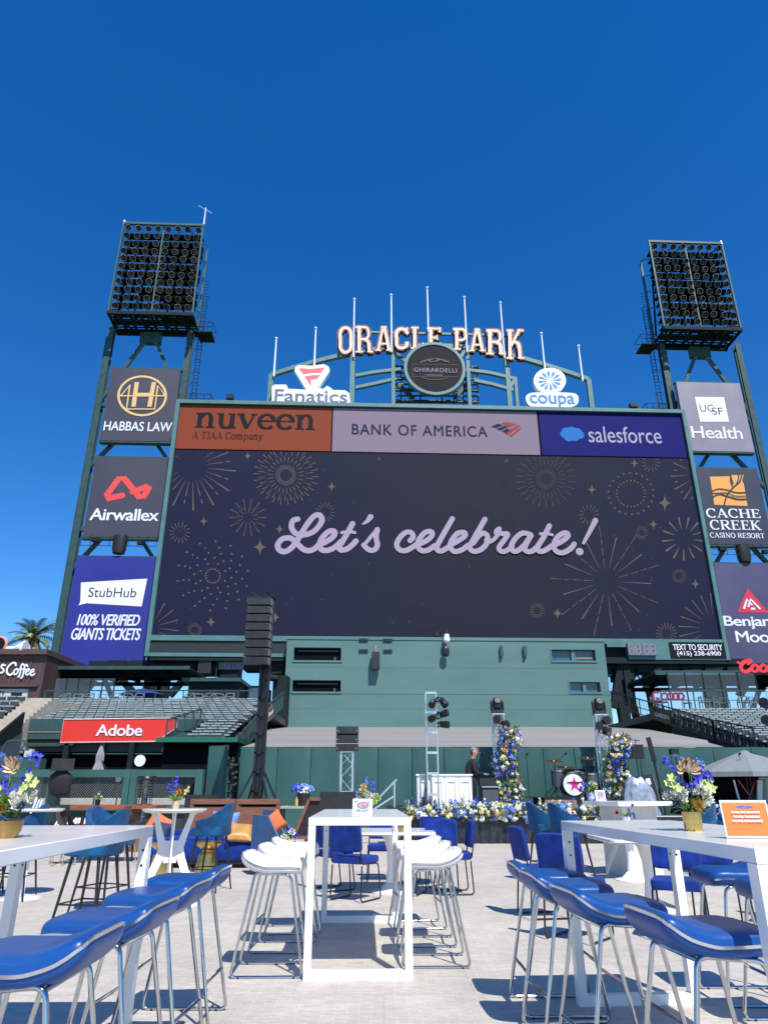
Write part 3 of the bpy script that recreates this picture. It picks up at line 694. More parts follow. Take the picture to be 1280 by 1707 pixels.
    if L:
        mb.cyl((x1, .6, z1), (x1 + .0, .6, z1 + 2.6), .09, .05, 6); mb.bar((x1 - .8, .6, z1 + 2.9), (x1 + .7, .6, z1 + 1.9), .03)
        mb.cyl((x0, .5, z1), (x0, .5, z1 + .5), .14, .1, 6)
    else: mb.cyl((x1, .5, z1), (x1, .5, z1 + .5), .16, .1, 6)
    part('antenna', mb, M_SIGNW, t)
    return t
tower('left'); tower('right')

def sign(pts, label, m, ly=1.7, thick=.5, cat='sign', grp='sponsor signs on the light towers'):
    """pts: the sign's corners in the photo, (top left, top right, bottom left, bottom right)"""
    c = [B.at(x, y, ly) for x, y in pts]
    a = (c[0][0] + c[2][0]) / 2; b = (c[1][0] + c[3][0]) / 2; z1 = (c[0][1] + c[1][1]) / 2; z0 = (c[2][1] + c[3][1]) / 2
    t = thing('sign_panel', label, cat, B.M @ Vector(((a + b) / 2, ly, z0)), B.a, grp)
    mb = MB(B); mb.box(a, b, ly, ly + thick, z0, z1); part('panel', mb, m, t)
    mb = MB(B); mb.box(a - .06, b + .06, ly + .03, ly + thick + .1, z0 - .16, z0); mb.box(a - .06, b + .06, ly + .03, ly + thick + .1, z1, z1 + .12); part('edge_trim', mb, M_GREEN, t)
    t['ly'] = ly; return t
M_SGREY = mat('sign_slate', (.048, .047, .07), .5, var=.12, scale=.25, stretch=(1, 1, .4))
M_SNAVY = mat('sign_dark_navy', (.032, .037, .062), .45, var=.12, scale=.3)
M_SBLUE = mat('sign_royal_blue', (.022, .026, .24), .42, var=.15, scale=.2)
M_SMAUVE = mat('sign_mauve_grey', (.23, .21, .265), .5, var=.14, scale=.3)
M_SPLUM = mat('sign_plum', (.075, .065, .14), .42, var=.2, scale=.25)
M_SGOLD = mat('sign_gold', (.72, .47, .20), .45, var=.03)
LY = 1.7
def rib(mb, pts, w, k=[0], y=LY - .02, close=False, rnd=True, cm=False):
    P = [B.at(x, yy, y) for x, yy in pts]
    if cm: P = catmull(P, 6)
    if close: P.append(P[0])
    k[0] += 1; mb.ribbon(P, w * .053, y - .004 * (k[0] % 9), .0008, rnd)
def el(cx, cy, rx, ry, a0=0, a1=360, n=36, rot=0):
    o = []
    for i in range(n + 1):
        a = math.radians(a0 + (a1 - a0) * i / n); x, y = rx * math.cos(a), -ry * math.sin(a)
        o.append((cx + x * math.cos(rot) - y * math.sin(rot), cy + x * math.sin(rot) + y * math.cos(rot)))
    return o
def words(mb, rows, y=LY - .02):
    for s, r, bold, sp in rows: text(mb, s, B.rect(*r, y), y, bold, 0, sp)
# left tower, from the top
s = sign([(186.6, 613.7), (303, 616), (166, 735), (285, 735)], 'slate sign with a gold ringed letter emblem and white capitals, highest on the left tower', M_SGREY)
mb = MB(B); rib(mb, el(237.5, 660, 39.5, 32.5), 4.2); 
rib(mb, [(228.5, 637), (223, 678)], 7.5, rnd=False); rib(mb, [(257, 637), (249.5, 678)], 7.5, rnd=False); rib(mb, [(224, 658), (254, 658)], 7.5, rnd=False)
rib(mb, [(201.5, 660), (217, 642.5), (214.5, 660)], 2.6); rib(mb, [(217, 642.5), (211.5, 682), (258.5, 682), (263.5, 643), (275.5, 660)], 3); rib(mb, [(201, 660), (223, 660)], 2.6); rib(mb, [(254, 660), (276, 660)], 2.6)
part('emblem', mb, M_SGOLD, s, False)
mb = MB(B); words(mb, [('HABBAS LAW', (173.5, 703, 287, 718.5), .03, 1.0)]); part('lettering', mb, M_SIGNW, s, False)
s = sign([(161.6, 761.6), (281.9, 763.7), (136.6, 894), (264.7, 897)], 'slate sign with a red looping ribbon emblem, middle of the left tower', M_SGREY)
mb = MB(B); rib(mb, [(204, 826), (180, 831), (178, 826), (199, 797), (207, 797), (233, 829), (240, 828), (249, 812), (245, 811), (222, 820)], 10.5, cm=False)
part('emblem', mb, mat('sign_red', (.75, .065, .06), .45, var=.05), s, False)
mb = MB(B); words(mb, [('Airwallex', (150.5, 848, 265.5, 868), .05, .95)]); part('lettering', mb, M_SIGNW, s, False)
s = sign([(129.4, 927.8), (260, 929), (97.5, 1110.6), (241, 1110.6)], 'royal blue sign with a white speech banner, lowest on the left tower', M_SBLUE)
mb = MB(B); bq(mb, [(135.5, 971), (246, 964.5), (236.5, 1011), (144.5, 1005.5), (131.5, 1009), (134.5, 1003)], LY - .02); part('speech_banner', mb, mat('sign_cream', (.76, .75, .72), .5, var=.04), s, False)
mb = MB(B); text(mb, 'StubHub', B.rect(148, 979.5, 228, 995.5, LY - .03), LY - .03, 0.0); part('lettering', mb, mat('sign_navy_ink', (.02, .022, .10), .5), s, False)
mb = MB(B); y = LY - .02
text(mb, '100% VERIFIED', B.rect(129.5, 1024, 234, 1043, y), y, .045, .18, .92); text(mb, 'GIANTS TICKETS', B.rect(119.5, 1047, 235, 1067, y), y, .045, .18, .92); part('lettering', mb, M_SIGNW, s, False)
# right tower, from the top
s = sign([(1122.5, 637), (1232.5, 638.5), (1151, 751.5), (1256.4, 753)], 'mauve grey sign with a white square and rounded white lettering, highest on the right tower', M_SMAUVE)
mb = MB(B); bq(mb, [(1157.5, 661.5), (1206, 662), (1214.5, 703), (1166.5, 703)], LY - .02); part('square', mb, M_SIGNW, s, False)
mb = MB(B); y = LY - .035; text(mb, 'UC', B.rect(1166, 674.5, 1189, 686, y), y, -.012); text(mb, 'SF', B.rect(1186, 679.5, 1204, 691, y), y - .004, -.012); part('lettering', mb, M_INK, s, False)
mb = MB(B); words(mb, [('Health', (1151.5, 711, 1236, 731), .03, .95)]); part('lettering', mb, M_SIGNW, s, False)
s = sign([(1158.4, 780.8), (1263.6, 781.4), (1184, 907.5), (1285, 908)], 'dark navy sign with an orange square crossed by dark branches above white serif capitals', M_SNAVY)
mb = MB(B); bq(mb, [(1182.5, 794.5), (1216, 794), (1219, 811), (1222, 806), (1218, 792), (1239, 791.5), (1236, 802), (1239, 806), (1245.5, 843.5), (1190, 841.5)], LY - .02); part('square', mb, mat('sign_orange', (.78, .34, .08), .45, var=.05), s, False)
mb = MB(B); y = LY - .04
rib(mb, [(1206, 843), (1211, 826), (1222, 812), (1232, 803), (1236, 791)], 2.6, y=y, cm=True); rib(mb, [(1220, 811), (1216.5, 800), (1218, 791)], 2, y=y, cm=True); rib(mb, [(1226, 808), (1230, 799), (1230, 791)], 2, y=y, cm=True)
rib(mb, [(1187, 818), (1198, 815), (1212, 817), (1226, 821), (1243, 821)], 2, y=y, cm=True); rib(mb, [(1188, 828), (1198, 824), (1214, 828), (1228, 832), (1245, 832)], 2.4, y=y, cm=True); rib(mb, [(1187, 822), (1198, 822), (1212, 822), (1224, 827), (1243, 827)], 1.6, y=y, cm=True)
part('branches', mb, M_SNAVY, s, False)
mb = MB(B); y = LY - .02
serif(mb, 'CACHE', B.rect(1176, 848.5, 1267, 863, y), y, .004, 1.15); serif(mb, 'CREEK', B.rect(1182.5, 867.5, 1268, 883, y), y, .004, 1.15); serif(mb, 'CASINO RESORT', B.rect(1182.5, 888.5, 1273.5, 896.5, y), y, .004, 1.1)
part('lettering', mb, M_SIGNW, s, False)
s = sign([(1186.8, 939.5), (1318, 940), (1222, 1113), (1350, 1113)], 'plum sign with a red triangle emblem and white lettering cut by the photo edge', M_SPLUM)
mb = MB(B); bq(mb, [(1245.5, 980.5), (1280.5, 1021.5), (1228.5, 1020.5)], LY - .02); part('triangle', mb, mat('sign_crimson', (.60, .03, .07), .45), s, False)
mb = MB(B); y = LY - .03
for p in ([(1239, 1015), (1244, 999), (1253, 1009)], [(1246, 1012), (1250, 999), (1266, 1015.5)], [(1251, 1014.5), (1258, 1014.5)]): rib(mb, p, 3.4, y=y, rnd=False)
words(mb, [('Benjamin', (1205.5, 1027, 1314, 1049), .045, .92), ('Moore', (1225.5, 1052, 1307, 1071), .045, .92)]); part('lettering', mb, M_SIGNW, s, False)
# red script sign standing proud of the plum sign's foot
t = thing('script_sign', 'red script neon letters standing below the plum sign', 'sign', B.w(1270, 1124, -8.6), B.a)
mb = MB(B); y = -8.6
def scr(pts, w): rib(mb, pts, w, y=y, cm=True)
scr([(1246, 1106), (1251, 1102), (1246, 1101), (1238, 1104), (1234, 1112), (1238, 1119), (1245, 1119), (1250, 1115)], 4.5); scr([(1229, 1104), (1236, 1107), (1240, 1105)], 3)
for x in (1257, 1271): scr(el(x, 1114, 5, 5.5, 60, 400, 12), 3.6)
scr([(1281, 1109), (1280, 1119)], 3.6); scr([(1280, 1112), (1286, 1109), (1290, 1111)], 3.4); scr([(1298, 1110), (1293, 1112), (1298, 1116), (1292, 1119)], 3.4)
part('letters', mb, mat('neon_red', (.66, .03, .035), .4, emit=.25), t, False)
mb = MB(B); mb.bar((B.at(1226, 1122, -8.5)[0], -8.5, B.at(1226, 1123, -8.5)[1]), (B.at(1330, 1122, -8.5)[0], -8.5, B.at(1330, 1123, -8.5)[1]), .16); part('rail', mb, M_GREEND, t)

# ================================================================== TOP OF THE SCOREBOARD: arch, clock, letters, poles
BK = 1.2
arch = thing('steel_arch', 'green steel arch framework rising above the scoreboard', 'arch', B.w(715, 672, BK), B.a)
def bp(px, py, ly=BK): x, z = B.at(px, py, ly); return (x, ly, z)
mb = MB(B)
AP = catmull([bp(453, 625), bp(524, 604), bp(590, 589), bp(652, 580), bp(714, 577), bp(778, 580), bp(842, 591), bp(908, 609), bp(980, 633)], 4)
for a, b in zip(AP, AP[1:]): mb.bar(a, b, .40, .42, (0, -1, 0))
part('arch_beam', mb, M_GREENL, arch)
mb = MB(B)
for a, b, w in (((453, 625), (449, 676), .7), ((588, 590), (588, 676), .6), ((655, 580), (655, 676), .45), ((778, 582), (792, 676), .45), ((843, 592), (852, 680), .6), ((980, 633), (984, 684), .6), ((858, 630), (860, 682), .4)):
    q = bp(*b); p = bp(*a); mb = MB(B); mb.bar((p[0], BK, ZT - .1), p, w * .72, .4); part('column', mb, M_GREENL, arch)
mb = MB(B)
for pts in (((592, 627), (625, 621), (668, 616)), ((592, 647), (625, 640), (660, 632)), ((776, 617), (815, 622), (858, 632)), ((790, 635), (820, 641), (855, 651))):
    P = [bp(*p) for p in pts]
    for a, b in zip(P, P[1:]): mb.bar(a, b, .32, .34, (0, -1, 0))
mb.bar(bp(658, 590), bp(680, 606), .3); mb.bar(bp(655, 585), bp(672, 600), .3); mb.bar(bp(775, 585), bp(760, 606), .3); mb.bar(bp(858, 632), bp(846, 652), .35)
mb.bar(bp(568, 553, 1.4), bp(868, 560, 1.4), .22); 
part('strut', mb, M_GREENL, arch)
mb = MB(B)
for k in range(7):
    y = 612 + k * 9.5
    mb.bar(bp(655, y, 2), bp(797, y + 1, 2), .13)
    if k % 2 == 0: mb.bar(bp(655, y, 3.4), bp(797, y + 1, 3.4), .22, .3)
for x in (657, 668, 682, 700, 735, 755, 770, 782, 795): mb.bar((bp(x, 640, 2.2)[0], 2.2, ZT), bp(x, 614, 2.2), .12)
mb.bar(bp(662, 640, 2), bp(690, 665, 2), .35); mb.bar(bp(785, 632, 2), bp(758, 664, 2), .35); mb.box(bp(658, 668)[0], bp(795, 668)[0], 1.6, 3.6, ZT + .3, ZT + .42)
part('scaffold', mb, M_GREEN, arch)
clock = thing('round_screen', 'round black screen with a thick green rim in the middle of the arch', 'screen', B.w(724, 663, .2), B.a)
cc = B.at(724, 616.5, .2); rx = (B.at(775, 617, .2)[0] - B.at(673, 617, .2)[0]) / 2; rzv = (B.at(724, 571, .2)[1] - B.at(724, 662, .2)[1]) / 2
def ering(mb, r0, r1, y0, y1, n=56):
    vs = []; fs = []
    for k in range(n):
        a = 2 * PI * k / n; c, s_ = math.cos(a), math.sin(a)
        vs += [(cc[0] + rx * r0 * c, y0, cc[1] + rx * r0 * s_), (cc[0] + rx * r1 * c, y0, cc[1] + rx * r1 * s_), (cc[0] + rx * r1 * c, y1, cc[1] + rx * r1 * s_), (cc[0] + rx * r0 * c, y1, cc[1] + rx * r0 * s_)]
    for k in range(n):
        j = (k + 1) % n
        for q in range(4): fs.append((4 * k + q, 4 * k + (q + 1) % 4, 4 * j + (q + 1) % 4, 4 * j + q))
    mb.add(vs, fs)
mb = MB(B); ering(mb, .90, 1.0, -.12, .35); part('rim', mb, M_GREENL, clock)
mb = MB(B); mb.M = B.M @ Matrix.Translation((cc[0], 0, cc[1])); mb.lathe([(.01, .05), (rx * .89, .05), (rx * .89, -.3), (.01, -.3)], n=56, axis='Y'); part('screen', mb, mat('led_black', (.016, .015, .022), 0.65, spec=0.12, var=.1), clock)
mb = MB(B); y = -.07
mb.ribbon([B.at(688, 628, y), B.at(688, 607, y), B.at(763, 608, y), B.at(763, 628, y), B.at(688, 628, y)], .05, y, .0008)
for i, p in enumerate([[(700, 604), (712, 601), (722, 603), (734, 600), (748, 604)], [(712, 601), (724, 598), (736, 600)]]): mb.ribbon(catmull([B.at(a, b, y) for a, b in p], 6), [.05 + .12 * abs(math.sin(PI * q / 6)) for q in range(len(p) * 6 - 5)], y - .01 - .01 * i, .0005)
mb.ribbon([B.at(a, b, y) for a, b in el(725, 606, 24, 8, 10, 170, 16)], .07, y - .02); mb.ribbon([B.at(a, b, y) for a, b in el(725, 627, 22, 6, 200, 340, 12)], .07, y - .02)
part('eagle_emblem', mb, mat('led_dim_tan', (.16, .10, .075), 0.65, spec=0.12), clock, False)
mb = MB(B); text(mb, 'GHIRARDELLI', B.rect(690, 613.5, 761, 620.5, -.1), -.1, .02, 0, 1.1); text(mb, 'CHOCOLATE', B.rect(710, 624, 737, 626.5, -.1), -.1); part('lettering', mb, mat('led_dim_white', (.30, .24, .30), 0.65, spec=0.12), clock, False)
# block letters on the arch
def L_(w, *st): return (w, st)
SLAB = {
 'O': (.82, [(arc(.41, .72, .28, .2, 0, 180, 10) + arc(.41, .28, .28, .2, 180, 360, 10) + [(.69, .72)], .2)]),
 'R': (.92, [([(.2, 0), (.2, 1)], .2), ([(.02, .95), (.5, .95)] + arc(.5, .73, .17, .22, 90, -90, 8) + [(.2, .5)], .14), ([(.5, .5), (.66, .38), (.70, .04)], .19), ([(.02, .04), (.38, .04)], .1), ([(.6, .04), (.9, .04)], .1)]),
 'A': (.98, [([(.2, .04), (.46, 1)], .15), ([(.52, 1), (.78, .04)], .19), ([(.3, .3), (.68, .3)], .13), ([(.34, .95), (.64, .95)], .12), ([(.04, .04), (.36, .04)], .1), ([(.62, .04), (.96, .04)], .1)]),
 'C': (.8, [([(.66, .72)] + arc(.4, .72, .26, .2, 0, 180, 10) + arc(.4, .28, .26, .2, 180, 360, 10) + [(.66, .36)], .19), ([(.66, .98), (.66, .68)], .1)]),
 'L': (.72, [([(.22, 0), (.22, 1)], .2), ([(.02, .96), (.44, .96)], .1), ([(.02, .05), (.68, .05)], .12), ([(.66, 0), (.66, .28)], .1)]),
 'E': (.8, [([(.22, 0), (.22, 1)], .2), ([(.02, .95), (.72, .95)], .12), ([(.02, .05), (.74, .05)], .12), ([(.22, .52), (.56, .52)], .12), ([(.70, 1), (.70, .76)], .1), ([(.72, 0), (.72, .28)], .1), ([(.56, .4), (.56, .64)], .08)]),
 'P': (.84, [([(.22, 0), (.22, 1)], .2), ([(.02, .95), (.5, .95)] + arc(.5, .70, .19, .25, 90, -90, 8) + [(.22, .45)], .15), ([(.02, .04), (.44, .04)], .1)]),
 'K': (.95, [([(.2, 0), (.2, 1)], .2), ([(.02, .96), (.38, .96)], .1), ([(.02, .04), (.38, .04)], .1), ([(.24, .42), (.68, 1)], .14), ([(.38, .58), (.62, .5), (.70, .04)], .19), ([(.56, .96), (.88, .96)], .1), ([(.58, .04), (.92, .04)], .1)]),
}
M_LCREAM = mat('sign_letter_cream', (.72, .53, .42), .5, var=.06); M_LRED = mat('sign_letter_dark_red', (.13, .02, .018), .5)
arcs = catmull([(568, 590), (620, 585), (670, 581), (720, 579), (770, 581), (820, 588), (872, 600)], 8)
def base_y(px):
    for a, b in zip(arcs, arcs[1:]):
        if a[0] <= px <= b[0]: return a[1] + (b[1] - a[1]) * (px - a[0]) / (b[0] - a[0])
    return arcs[-1][1]
cells = [('O', 563, 589, 541), ('R', 592, 623, 542), ('A', 624, 655, 543), ('C', 656, 683, 544), ('L', 684, 707, 544), ('E', 711, 736, 545), ('P', 754, 781, 546), ('A', 780, 810, 547), ('R', 809, 843, 548), ('K', 843, 875, 548)]
ofr = thing('letter_sign', 'large cream block letters with dark red edges standing on the arch', 'sign', B.w(716, 585, .6), B.a)
for ch, p0, p1, top in cells:
    w, st = SLAB[ch]; lo = base_y((p0 + p1) / 2) + (3 if ch in 'OC' else 3)
    for nm, y, grow, m, lab in (('letter_back', .9, .30, M_LRED, None), ('letter_face', .55, 0, M_LCREAM, None)):
        mb = MB(B)
        for i, (pts, sw) in enumerate(st):
            P = []; 
            for u, v in pts:
                px = p0 + (p1 - p0) * u / w; py = lo + (top - lo) * (v * .96 + .02); P.append(B.at(px, py, y))
            wd = sw * (p1 - p0) / w * .055 * .90 + grow
            if len(P) > 2 and len(P) < 6: P = catmull(P, 5)
            mb.ribbon(P, wd, y - .006 * i, .0004, False)
            if nm == 'letter_back' and i < 9:
                n_ = len(mb.v)
        if nm == 'letter_back':   # give the letters depth: copy the face back and wall it
            m2 = MB(); m2.v = [v.copy() for v in mb.v]; m2.f = list(mb.f); m2.mi = list(mb.mi); nrm = B.M.to_3x3() @ Vector((0, -1, 0))
            for f in mb.f:
                o = len(m2.v); k = len(f); m2.v += [mb.v[i] - nrm * .45 for i in f]
                for q in range(k): m2.f.append([f[q], o + q, o + (q + 1) % k, f[(q + 1) % k]]); m2.mi.append(0)
            mb = m2
        o = part(nm, mb, m, ofr, False)
for px, py, pb in ((457, 562, 620), (524, 545, 606), (589, 497, 588), (652.5, 490, 580), (714.5, 478, 577), (778, 494, 580), (840, 503, 590), (907, 554, 608), (970, 575, 628)):
    b = B.at(px, pb, BK - .35); z1 = B.at(px, py, BK - .35)[1]
    mb = MB(B); mb.cyl((b[0], BK - .35, b[1] - .5), (b[0], BK - .35, z1 - .25), .10, .07, 8); mb.cushion((b[0], BK - .35, z1 - .15), .3, .3, .3, 1, n=8, m=6)
    solo('flagpole', mb, M_SIGNW, {457: 'bare white flagpole at the left end of the arch', 714.5: 'bare white flagpole at the crown of the arch, the tallest of the row', 970: 'bare white flagpole at the right end of the arch'}.get(px, 'bare white flagpole standing on the arch above the %s' % {524: 'white shield sign', 589: 'first block letter', 652.5: 'fourth block letter', 778: 'gap between the two words', 840: 'last two block letters', 907: 'blue petal sign'}.get(px, '')), 'flagpole', 'white flagpoles along the arch')
# shield sign and petal sign on the top edge
def ov(pts, cm=False):
    P = [B.at(x, y, .3) for x, y in pts]; return catmull(P, 4, True) if cm else P
t = thing('shield_sign', 'white cut-out sign with a red flag emblem and grey lettering on the scoreboard top', 'sign', B.w(517, 671, .3), B.a)
mb = MB(B); mb.prism(ov([(453, 671), (453.5, 644), (458, 641), (477, 641), (481, 648), (511, 649.5), (491, 618), (493, 611), (499, 608.5), (520, 609.5), (540, 607), (548, 611), (550, 618), (531, 647), (539, 648), (545, 643), (551, 646), (555, 650), (575, 650.5), (582, 655), (584, 671)]), .3, .9)
part('board', mb, M_SIGNW, t)
mb = MB(B); mb.poly(ov([(498, 614), (521, 615), (541, 612.5), (536, 621), (520, 621.5), (506, 623.5)]), .28); mb.poly(ov([(508, 627.5), (520, 625.5), (534, 625), (528.5, 631.5), (518, 632.5), (518.5, 644)]), .28)
part('flag_emblem', mb, mat('sign_coral', (.72, .13, .13), .5), t, False)
mb = MB(B); text(mb, 'Fanatics', B.rect(458, 650, 579, 670.5, .28), .28, .03); part('lettering', mb, mat('sign_grey_ink', (.11, .12, .19), .5, var=.3, scale=.8), t, False)
t = thing('petal_sign', 'white cut-out sign with a blue petal rosette above blue lettering on the scoreboard top', 'sign', B.w(918, 680, .3), B.a)
mb = MB(B); mb.prism([B.at(x, y, .3) for x, y in el(916, 634.5, 27, 21.5, 0, 360, 30)][:-1], .3, .8); mb.prism(ov([(876, 665), (881, 656), (900, 654), (934, 654), (958, 656), (964, 664), (961, 674), (946, 679), (905, 678), (884, 677)], True), .31, .9); part('board', mb, M_SIGNW, t)
mb = MB(B); c = (916, 634.5)
for k in range(12):
    a = 2 * PI * k / 12 + .13; u, v = math.cos(a), -math.sin(a)
    for r0, r1, w in ((4, 19.5, 5.2),):
        q = [(c[0] + r0 * u, c[1] + r0 * v * .82)]; 
        for tt, ww in ((.45, .5), (.75, 1), (1.0, .35)): q.append((c[0] + (r0 + (r1 - r0) * tt) * u - v * w * ww * .5, c[1] + ((r0 + (r1 - r0) * tt) * v + u * w * ww * .5) * .82))
        for tt, ww in ((1.0, .35), (.75, 1), (.45, .5)): q.append((c[0] + (r0 + (r1 - r0) * tt) * u + v * w * ww * .5, c[1] + ((r0 + (r1 - r0) * tt) * v - u * w * ww * .5) * .82))
        mb.poly([B.at(x, y, .28) for x, y in q], .28)
part('rosette', mb, mat('sign_blue_ink', (.04, .20, .62), .5), t, False)
mb = MB(B); text(mb, 'coupa', B.rect(883, 658.5, 958, 679, .28), .28, .035); part('lettering', mb, mat('sign_blue_ink', (.04, .20, .62), .5), t, False)
for px, py, g in ((384, 664, 'left'), (1055, 681, 'right')):
    q = B.at(px, py, .3); mb = MB(B)
    mb.cyl((q[0], .4, ZT - .02), (q[0], .4, ZT + .3), .12); mb.box(q[0] - .3, q[0] + .3, 0, .6, ZT + .3, ZT + .85); mb.box(q[0] - .34, q[0] + .34, -.06, 0, ZT + .36, ZT + .8)
    solo('floodlight', mb, M_BLACKM, 'small black floodlight on the %s end of the scoreboard top edge' % g, 'floodlight', 'floodlights on the scoreboard')

for px, py, g in ((199, 906, 'left'), (1240, 921, 'right')):
    x, z = B.at(px, py, 1.6); t = thing('hanging_speaker', 'rounded black loudspeaker hanging between the two lower signs of the %s light tower' % g, 'speaker', B.M @ Vector((x, 1.6, z)), B.a, 'speakers on the light towers')
    mb = MB(B); mb.loft([[(x + .62 * k * math.cos(a), 1.8 - .5 * k * math.sin(a), z + dz) for a in [2 * PI * q / 16 for q in range(16)]] for k, dz in ((.8, -.85), (.95, -.5), (1, .5), (1, .75))]); part('cabinet', mb, M_BLACKP, t)
    mb = MB(B); mb.bar((x - 3.2, 1.9, z + .8), (x + 3.2, 1.9, z + .8), .14)
    for k in range(9): mb.bar((x - 3.2 + .8 * k, 1.5, z - .25), (x - 3.2 + .8 * k, 1.5, z + .75), .035)
    for dz in (-.25, .25): mb.bar((x - 3.3, 1.5, z + dz), (x + 3.2, 1.5, z + dz), .04)
    mb.box(x - 2.3, x - 1.7, 1.3, 1.7, z + .1, z + .45); mb.box(x + 1.6, x + 2.1, 1.3, 1.7, z - .1, z + .2); part('rail', mb, M_GREEND, t)
# ================================================================== GREEN BUILDING UNDER THE SCOREBOARD
WY = 22.2                                           # padded wall
WF = plane(WY)
bl = -1.1; ax, _ = B.at(478, 1080, bl); cx_, _ = B.at(1006, 1070, bl)
zt = B.at(740, 1063, bl)[1]; zb = B.at(740, 1214, bl)[1]
bld = thing('green_building', 'tall green windowed wall block below the middle of the scoreboard', 'building', B.M @ Vector(((ax + cx_) / 2, bl, 0)), B.a)
wins = [((490, 1079.5), (568.5, 1101), 'dark'), ((487.5, 1134), (568, 1153), 'dark'), ((919, 1083), (992, 1101.5), 'glass'), ((949, 1137), (1000, 1153.5), 'glass')]
wr = [B.rect(a[0], a[1], b[0], b[1], bl) for a, b, k in wins]
xs = sorted({ax, cx_} | {v for r in wr for v in r[:2]}); zs = sorted({zb - 3, zt} | {v for r in wr for v in r[2:]})
mb = MB(B)
def hole(xm, zm): return any(r[0] < xm < r[1] and r[2] < zm < r[3] for r in wr)
for i in range(len(xs) - 1):
    for j in range(len(zs) - 1):
        if not hole((xs[i] + xs[i + 1]) / 2, (zs[j] + zs[j + 1]) / 2):
            mb.add([(xs[i], bl, zs[j]), (xs[i + 1], bl, zs[j]), (xs[i + 1], bl, zs[j + 1]), (xs[i], bl, zs[j + 1])], [(0, 1, 2, 3)])
for r in wr:   # reveals
    for p, q in (((r[0], r[2]), (r[1], r[2])), ((r[1], r[2]), (r[1], r[3])), ((r[1], r[3]), (r[0], r[3])), ((r[0], r[3]), (r[0], r[2]))):
        mb.add([(p[0], bl, p[1]), (q[0], bl, q[1]), (q[0], bl + .35, q[1]), (p[0], bl + .35, p[1])], [(0, 3, 2, 1)])
mb.add([(ax, bl, zb - 3), (ax, bl, zt), (ax, bl + 6, zt), (ax, bl + 6, zb - 3)], [(0, 1, 2, 3)]); mb.add([(cx_, bl, zb - 3), (cx_, bl, zt), (cx_, bl + 6, zt), (cx_, bl + 6, zb - 3)], [(3, 2, 1, 0)])
mb.add([(ax, bl, zt), (cx_, bl, zt), (cx_, bl + .7, zt), (ax, bl + .7, zt)], [(0, 1, 2, 3)])
part('wall', mb, M_WALL, bld, False)
mb = MB(B); mb.box(ax - .03, cx_ + .03, bl - .06, bl - .004, zt - .22, zt + .02)
z2 = B.at(740, 1156.5, bl)[1]; mb.box(ax, cx_, bl - .02, bl - .004, z2 - .04, z2 + .03)
for py in (1113, 1182):
    z_ = B.at(740, py, bl)[1]; mb.box(ax + .05, cx_ - .05, bl - .008, bl - .003, z_ - .012, z_ + .012)
for px in (700, 640, 850, 560):
    x_ = B.at(px, 1185, bl)[0]; mb.box(x_ - .01, x_ + .01, bl - .007, bl - .003, zb - 2, z2 - .1)
part('ledge', mb, M_WALL, bld, False)
for (a, b, k), r in zip(wins, wr):
    w = MB(B); t_ = .09
    w.box(r[0], r[1], bl + .34, bl + .4, r[2], r[3]); wo = part('window', w, M_DARK if k == 'dark' else mat('smoked_window_glass', (.05, .075, .10), .04, 0, var=.5, scale=.6, coat=1), bld)
    f = MB(B)
    f.box(r[0] - t_, r[1] + t_, bl - .07, bl - .004, r[2] - .14, r[2]); f.box(r[0] - t_, r[1] + t_, bl - .05, bl - .004, r[3], r[3] + t_); f.box(r[0] - t_, r[0], bl - .05, bl - .004, r[2], r[3]); f.box(r[1], r[1] + t_, bl - .05, bl - .004, r[2], r[3])
    if k == 'glass': xm = (r[0] + r[1]) / 2; f.box(xm - .14, xm + .14, bl + .1, bl + .33, r[2], r[3])
    part('frame', f, M_GREENL, wo)
    if k == 'glass':
        f = MB(B)
        for q in range(2):
            zq = r[2] + (r[3] - r[2]) * (.25 + .3 * q)
            f.box(r[0] + (.3 if q else 1.9) + .1, r[1] - .15, bl + .325, bl + .338, zq, zq + .13)
        part('blind', f, mat('tan_blind', (.30, .20, .10), .6), wo)
    else:
        f = MB(B); f.box(r[0] + .3, r[1] - .2, bl + .3, bl + .335, r[3] - .28, r[3] - .16); f.box(r[1] - .55, r[1] - .4, bl + .2, bl + .33, r[2], r[2] + .3); part('blind', f, mat('dim_grey_rail', (.06, .065, .07), .6), wo)
def wallbox(name, px, py, label, cat, build, group=None):
    x, z = B.at(px, py, bl); t = thing(name, label, cat, B.M @ Vector((x, bl - .1, z)), B.a, group)
    build(t, x, z); return t
def spk(t, x, z):
    mb = MB(B); mb.box(x - .3, x + .3, bl - .8, bl - .25, z - .9, z + .4); part('cabinet', mb, M_BLACKP, t)
    mb = MB(B)
    for dx in (-.95, .95):
        for dz in (.5, 1.35): mb = MB(B); mb.box(x + dx - .35, x + dx + .35, bl - .12, bl - .01, z + dz, z + dz + .2); part('bracket', mb, M_BLACKM, t)
    mb = MB(B); mb.bar((x, bl - .3, z + .4), (x, bl - .02, z + 1.0), .1); part('bracket', mb, M_BLACKM, t)
wallbox('wall_speaker', 626, 1098, 'black loudspeaker box bracketed to the upper part of the green wall', 'speaker', spk)
def ptz(t, x, z):
    mb = MB(B); mb.bar((x, bl, z + .6), (x, bl - .5, z + .6), .1); mb.box(x - .1, x + .1, bl - .55, bl - .4, z + .2, z + .9); part('bracket', mb, M_BLACKM, t)
    mb = MB(B); mb.cushion((x, bl - .5, z), .55, .55, .5, .9); mb.cyl((x, bl - .5, z + .1), (x, bl - .5, z + .45), .24, .2); part('dome', mb, M_SIGNW, t)
    mb = MB(B); mb.cushion((x - .1, bl - .55, z - .9), .55, .3, .85, .8); part('horn', mb, M_BLACKM, t)
wallbox('camera_dome', 743, 1069, 'white security camera dome hanging at the top of the green wall', 'camera', ptz)
